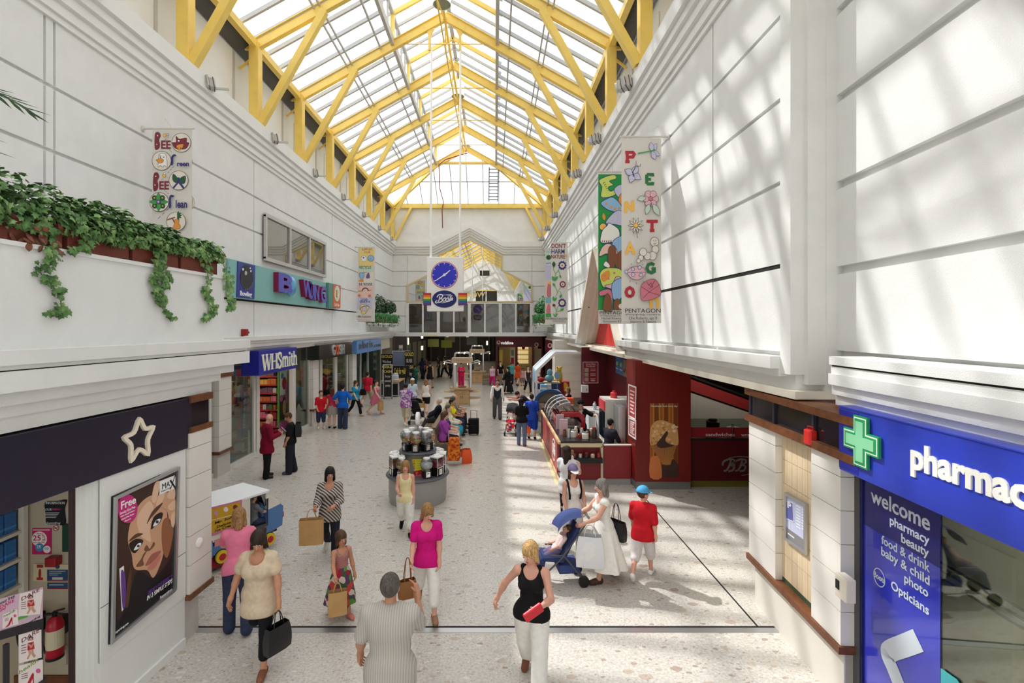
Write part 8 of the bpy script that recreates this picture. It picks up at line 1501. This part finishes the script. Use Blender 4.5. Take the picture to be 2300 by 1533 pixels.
def cube_machine(mt):
 g=empty('sweet_machine');b=MB();b.box(-.11,.11,-.11,.11,0,.18);b.build('base',M_black,g);b=MB();b.box(-.06,.06,-.125,-.11,.03,.16);b.build('coin_slot',M_chrome,g);b=MB();b.box(-.105,.105,-.105,.105,.2,.42);b.build('glass_box',glass_mat('globe_glass'),g);b=MB();b.box(-.1,.1,-.1,.1,.2,.34);o=b.build('sweets',mt,g);o['kind']='stuff'
 b=MB()
 for x in(-.11,.11):
  for y in(-.11,.11):b.box(x-.01,x+.01,y-.01,y+.01,.0,.42)
 b.box(-.115,.115,-.115,.115,.18,.2);b.build('machine_frame',M_chrome,g);b=MB();b.box(-.12,.12,-.12,.12,.42,.45);b.lathe([(.07,.45),(.06,.48),(0,.49)],seg=16);b.build('lid',M_white,g);return g
RB=sweets(((200,50,60),(226,150,40),(80,150,60),(220,200,60),(230,110,50),(150,60,110)));GY=sweets(((100,92,98),(70,64,70),(130,120,126)));WH=sweets(((226,226,226),(206,206,210),(236,236,238)));PK=sweets(((176,50,80),(206,90,110),(150,30,60)));OR=sweets(((222,160,110),(206,120,70),(232,190,150)));BL=sweets(((50,70,120),(80,100,150),(40,50,90)))
for k,(a,mt,lb)in enumerate(((-90,RB,'globe of bright mixed sweets at the front of the upper tier'),(-140,RB,'globe of mixed sweets left of the front globe on the upper tier'),(-42,GY,'globe of grey sweets right of the front globe on the upper tier'),(5,OR,'globe of peach sweets on the right edge of the upper tier'),(-185,WH,'half empty globe on the left edge of the upper tier'),(55,WH,'pale globe at the back right of the upper tier'),(90,WH,'pale globe behind the pole of the upper tier'),(130,WH,'pale globe at the back left of the upper tier'))):
 g=globe(mt);g.location=(XC+.28*math.cos(R(a)),YC2+.28*math.sin(R(a)),1.2);g.rotation_euler=(0,0,R(a+90));tag(g,lb,'sweet machine','sweet machines on the island')
for a,mt,lb,fn in((-60,WH,'globe of white sweets on the lower tier right of the yellow poster',globe),(-122,RB,'globe of mixed sweets on the lower tier behind the fair haired girl',globe),(-30,PK,'square machine of pink sweets on the right of the lower tier',cube_machine),(-150,RB,'square machine of mixed sweets on the left of the lower tier',cube_machine),(2,PK,'square machine of red sweets at the right edge of the lower tier',cube_machine),(-182,BL,'square machine of blue sweets at the left edge of the lower tier',cube_machine),(40,WH,'square white topped machine at the back right of the lower tier',cube_machine)):
 g=fn(mt);g.location=(XC+.55*math.cos(R(a)),YC2+.55*math.sin(R(a)),.66);g.rotation_euler=(0,0,R(a+90));tag(g,lb,'sweet machine','sweet machines on the island')
 # ---------------- benches and sitters ----------------
M_bw=mat('bench_wood',(134,110,84),.55,var=.15,scale=10)
def bench(L_):
 g=empty('bench')
 for x in(-.62,.62):
  for y in(.15,L_-.15):b=MB();b.box(x-.04,x+.04,y-.04,y+.04,0,.42);b.build('leg',M_bw,g)
 for sd in(-1,1):
  b=MB()
  for k in range(5):b.box(sd*(.14+k*.11),sd*(.14+k*.11+.09),0,L_,.42,.45)
  b.build('seat',M_bw,g);b=MB()
  for k in range(4):z=.5+k*.1;x=.07+.03*(3-k)/3;b.box(sd*x-.015,sd*x+.015,0,L_,z,z+.085)
  b.build('backrest',M_bw,g)
 b=MB();b.box(-.09,.09,0,.06,.42,.92);b.box(-.09,.09,L_-.06,L_,.42,.92);b.box(-.07,.07,0,L_,.9,.94);b.build('back_frame',M_bw,g);return g
for y,l,lb in((15.2,2.3,'double sided wooden bench nearest the sweet island'),(17.8,2.6,'double sided wooden bench nearest the wooden kiosk')):g=bench(l);g.location=(-1.92,y,0);tag(g,lb,'bench','wooden benches')
SX,SXL=-1.62,-2.22;SA=dict(legs=((84,80),(80,84)),arms=((30,8,50,14),(26,8,56,14)))
for lb,y,x,rz,kw in(('long haired woman in a violet top on the bench end by the trolley',15.5,SX,90,dict(hair=('long','brown'),top=('top',fab('violet',150,70,160),.5,.8,.05,'low'),bottom=('trousers',C_dk,1,.02),fem=True,bulk=1.15)),('girl in navy with a paper on the bench beside the violet top',16.15,SX,90,dict(hair=('long','brown'),top=('top',fab('navyt',40,40,84),.3,.82,.03,'low'),bottom=('shorts',C_wht,.5,.03),fem=True,ht=1.5)),('woman in a cream cardigan and turquoise skirt on the bench',16.95,SX,88,dict(hair=('short','greyd'),top=('cardigan',fab('creamc',226,220,200),1,.82,.035,'low'),bottom=('turquoise_skirt',fab('turqs',44,154,180),.62,.06),fem=True,shoes=P(206,196,180))),('woman in a bright yellow top on the far bench',18.3,SX,86,dict(hair=('short','black'),top=('top',fab('yellow',226,216,40),.35,.82,.035,'low'),bottom=('jeans',C_jean,1,.02),fem=True,skin='tan')),('grey haired person on the far bench behind the yellow top',19.0,SX,90,dict(hair=('bob','greyd'),top=('top',fab('taupe',130,116,104),.8,.82,.035,'low'),bottom=('trousers',C_dk,1,.02))),('bald man at the kiosk end of the far bench',19.75,SX,90,dict(hair=('bald','white'),top=('shirt',C_kh,.4,.82,.03,'high'),bottom=('trousers',C_dk,1,.02))),('white haired man in a navy jacket on the mall side of the far bench',18.6,SXL,-90,dict(hair=('short','white'),top=('jacket',fab('navyj',30,34,50),1,.8,.04,'low'),bottom=('trousers',fab('charc',60,60,66),1,.025),pose=dict(legs=((84,60),(88,60)),arms=((40,10,20,0),(40,10,26,0))),lean=-8))):
 kw.setdefault('pose',SA);ht=kw.pop('ht',1.64);person(lb,x,y,rz,ht,seat=.45,key='s%d'%int(y*10+x),**kw)
tr=empty('shopping_trolley',(-1.22,14.35,0),0,'orange patterned shopping trolley bag beside the violet top','trolley');b=WB();b.prism([(-1.4,.16),(-1.04,.16),(-1.02,.3),(-1.06,.82),(-1.36,.82)],14.2,14.48,fr=EF);b.build('bag',ramp_mat('orange_print',[(206,96,20),(160,60,20),(226,130,40)],'voronoi',18),tr,bevel=.04)
b=WB()
for x in(-1.38,-1.06):b.tube([(x,14.52,.12),(x,14.52,.98)],.012,6)
b.tube([(-1.38,14.52,.98),(-1.06,14.52,.98)],.014,6);b.tube([(-1.4,14.5,.1),(-1.04,14.5,.1)],.012,6);b.build('trolley_frame',M_grey,tr)
for x in(-1.44,-1.0):b=WB();b.lathe([(.0,0),(.04,0)],seg=3);b=WB();b.prism(circ(14.5,.1,.1,20),-.02,.02,fr=Matrix(((0,0,1,x),(1,0,0,0),(0,1,0,0),(0,0,0,1))));b.build('wheel',P(206,204,200),tr)
bag('carrier_bag','plain orange carrier bag on the floor beside the orange trolley',Vector((-.86,14.6,.45)),.3,.2,.42,P(226,90,36),20,True,soft=.4,hz=.03)
bk=empty('wheeled_backpack',(-.8,18.4,0),0,'black wheeled backpack standing in front of the far bench','backpack');b=MB();b.box(-.2,.2,-.14,.14,.06,.62);b.box(-.15,.15,-.2,-.14,.1,.4);b.build('body',C_blk,bk,bevel=.05);b=MB();b.tube([(-.12,.14,.6),(-.12,.14,.9),(.12,.14,.9),(.12,.14,.6)],.012,6);b.build('handle',M_dkgrey,bk);b=MB();b.tube([(-.17,.1,.05),(-.11,.1,.05)],.05,12);b.tube([(.11,.1,.05),(.17,.1,.05)],.05,12);b.build('wheel',M_black,bk)
# ---------------- wooden kiosks ----------------
def kiosk():
 g=empty('wooden_kiosk');b=MB();b.box(-.39,.39,0,.8,.12,.9);b.build('cupboard',M_wood,g);b=MB();b.box(-.38,.38,.01,.8,0,.12);b.build('plinth',M_grey,g)
 for sd in(-1,1):b=MB();b.box(sd*.01,sd*.37,-.015,0,.16,.62);b.build('door',M_wood,g);b=MB();b.box(sd*.04,sd*.06,-.03,-.015,.42,.56);b.build('handle',M_dkgrey,g);b=MB();b.box(sd*.01,sd*.37,-.015,0,.66,.84);b.box(sd*.14,sd*.24,-.025,-.015,.76,.78);b.build('drawer',M_wood,g)
 b=MB();b.prism([(-.5,-.1),(.5,-.1),(.62,.1),(.62,.75),(.5,.9),(-.5,.9),(-.62,.75),(-.62,.1)],.9,.97);b.build('worktop',M_wood,g)
 for sd in(-1,1):
  for z in(.72,.38):b=MB();b.prism([(sd*.4+sd*.55*(math.sin(a)if a>0 else 0),.4-.38*math.cos(a))for a in[k*math.pi/8 for k in range(9)]][::sd],z,z+.04);b.build('side_shelf',M_wood,g)
  for y in(.02,.78):b=MB();b.tube([(sd*.42,y,.97),(sd*.42,y,2.25)],.045,10);b.build('post',M_steel,g)
  b=MB();b.tube([(sd*.5,0,2.22),(sd*.95,0,2.32),(sd*.8,.8,2.34),(sd*.5,.8,2.25)],.022,6);b.tube([(sd*.42,.0,2.45),(sd*.36,.0,2.75),(sd*.36,.8,2.75),(sd*.42,.8,2.45)],.022,6);b.build('lamp_arm',M_steel,g)
  for x,z in((.9,2.22),(.3,2.2),(.15,2.78)):b=MB();b.ball((sd*x,-.04,z),.028,8,6);b.build('spot_lamp',mat('lit_spot',(255,226,170),.5,emit=14),g)
 b=MB();b.box(-.52,.52,-.05,.85,2.25,2.5);b.build('canopy',P(196,170,140,.5),g);b=MB();b.tube([(-.36,0,2.75),(.36,0,2.75)],.022,6);b.tube([(-.36,.8,2.75),(.36,.8,2.75)],.022,6);b.build('top_rail',M_steel,g);b=MB();b.text('PENTAGON',.14,S_Y(-.055),.01,0,.004,y=2.38);b.build('lettering',P(160,136,110),g);b=MB();b.box(-.2,.2,.1,.5,.975,1.02);b.build('tray',M_brown,g);return g
k1=kiosk();k1.location=(-1.69,24.9,0);tag(k1,'wooden retail kiosk with steel posts and small lamps in front of the dark hall','kiosk','wooden kiosks');k2=copy_tree(k1);k2.location=(-1.25,34.2,0);tag(k2,'second wooden kiosk farther back, half hidden behind the first','kiosk')
# ---------------- pushchairs ----------------
def pushchair(lb,x,y,rz,c1,c2,hood=True):
 g=empty('pushchair',(x,y,0),R(rz),lb,'pushchair');m1,m2=(c if not isinstance(c,tuple)else P(*c,.8)for c in(c1,c2));b=MB()
 for sd in(-.2,.2):b.tube([(sd,-.42,.1),(sd,.0,.48),(sd,.38,1.0),(sd*.9,.46,1.03)],.014,6);b.tube([(sd,.34,.1),(sd,.02,.5),(sd,-.2,.52)],.014,6)
 b.tube([(-.2,.34,.12),(.2,.34,.12)],.012,6);b.tube([(-.18,.46,1.03),(.18,.46,1.03)],.018,6);b.build('pushchair_frame',M_dkgrey,g)
 b=MB();b.prism([(-.3,.42),(.02,.38),(.3,.92),(.25,.95),(-.02,.46),(-.3,.48)],-.19,.19,fr=Matrix(((0,0,1,0),(1,0,0,0),(0,1,0,0),(0,0,0,1))));b.prism([(-.42,.2),(-.3,.2),(-.26,.45),(-.34,.46)],-.17,.17,fr=Matrix(((0,0,1,0),(1,0,0,0),(0,1,0,0),(0,0,0,1))));b.build('seat',m2,g,bevel=.015)
 if hood:n=8;b=MB();vs=[(q*.21,.3-.44*math.sin(a)*.9+.06*(1-abs(q)),.78+.36*math.cos(a)*(1-.12*q*q))for a in[k*1.35/n for k in range(n+1)]for q in(-1,-.6,0,.6,1)];b.add(vs,[(k*5+i,k*5+i+1,k*5+i+6,k*5+i+5)for k in range(n)for i in range(4)]);b.build('hood',m1,g,smooth=True)
 b=MB();b.box(-.18,.18,-.05,.28,.2,.34);b.build('basket',m1,g,bevel=.02)
 for sx in(-.21,.21):
  for yy in(-.42,.34):b=MB();b.tube([(sx-.025,yy,.085),(sx+.025,yy,.085)],.085,16);b.build('wheel',M_black,g)
 return g
pushchair('navy pushchair with a child, pushed by the woman in the long white skirt',1.05,7.8,-84,(52,66,120),(40,50,96));pushchair('red and white patterned pushchair near the snack kiosk',.66,18.6,-10,P(30,28,30,.8),ramp_mat('pram_print',[(206,50,46),(226,220,216),(200,60,50),(60,60,90)],'voronoi',14));pushchair('dark pushchair in front of the tie dye shirt',-3.3,20.6,165,(40,40,44),(30,30,34))
person('toddler in red and white sitting in the patterned pushchair',.66,18.6,-10,.85,dict(legs=((70,50),(66,50)),arms=((50,10,30,0),(40,10,40,0))),'pink',('short','brown'),('top',fab('tod2',214,206,206),.5,.84,.02,'high'),('trousers',C_red,.8,.02),None,None,child=1.2,lean=-30,seat=.46,name='child',cat='child',key='tod2')
person('small child lying in the navy pushchair',1.0,7.8,-84,.82,dict(legs=((70,40),(66,40)),arms=((50,10,30,0),(40,10,40,0))),'pink',('short','brown'),('top',fab('toddler',226,200,196),.5,.84,.02,'high'),('trousers',fab('toddlert',110,96,130),.8,.02),None,None,child=1.2,lean=-30,seat=.46,name='child',cat='child',key='tod')
bag('carrier_bag','white chemist carrier bag hanging from the navy pushchair handle',Vector((1.5,7.62,.98)),.42,.18,.48,ramp_mat('logo_carrier',[(232,232,232),(226,226,230),(80,90,150)],'noise',4,stops=[0,.4,.68]),-10,soft=.35)
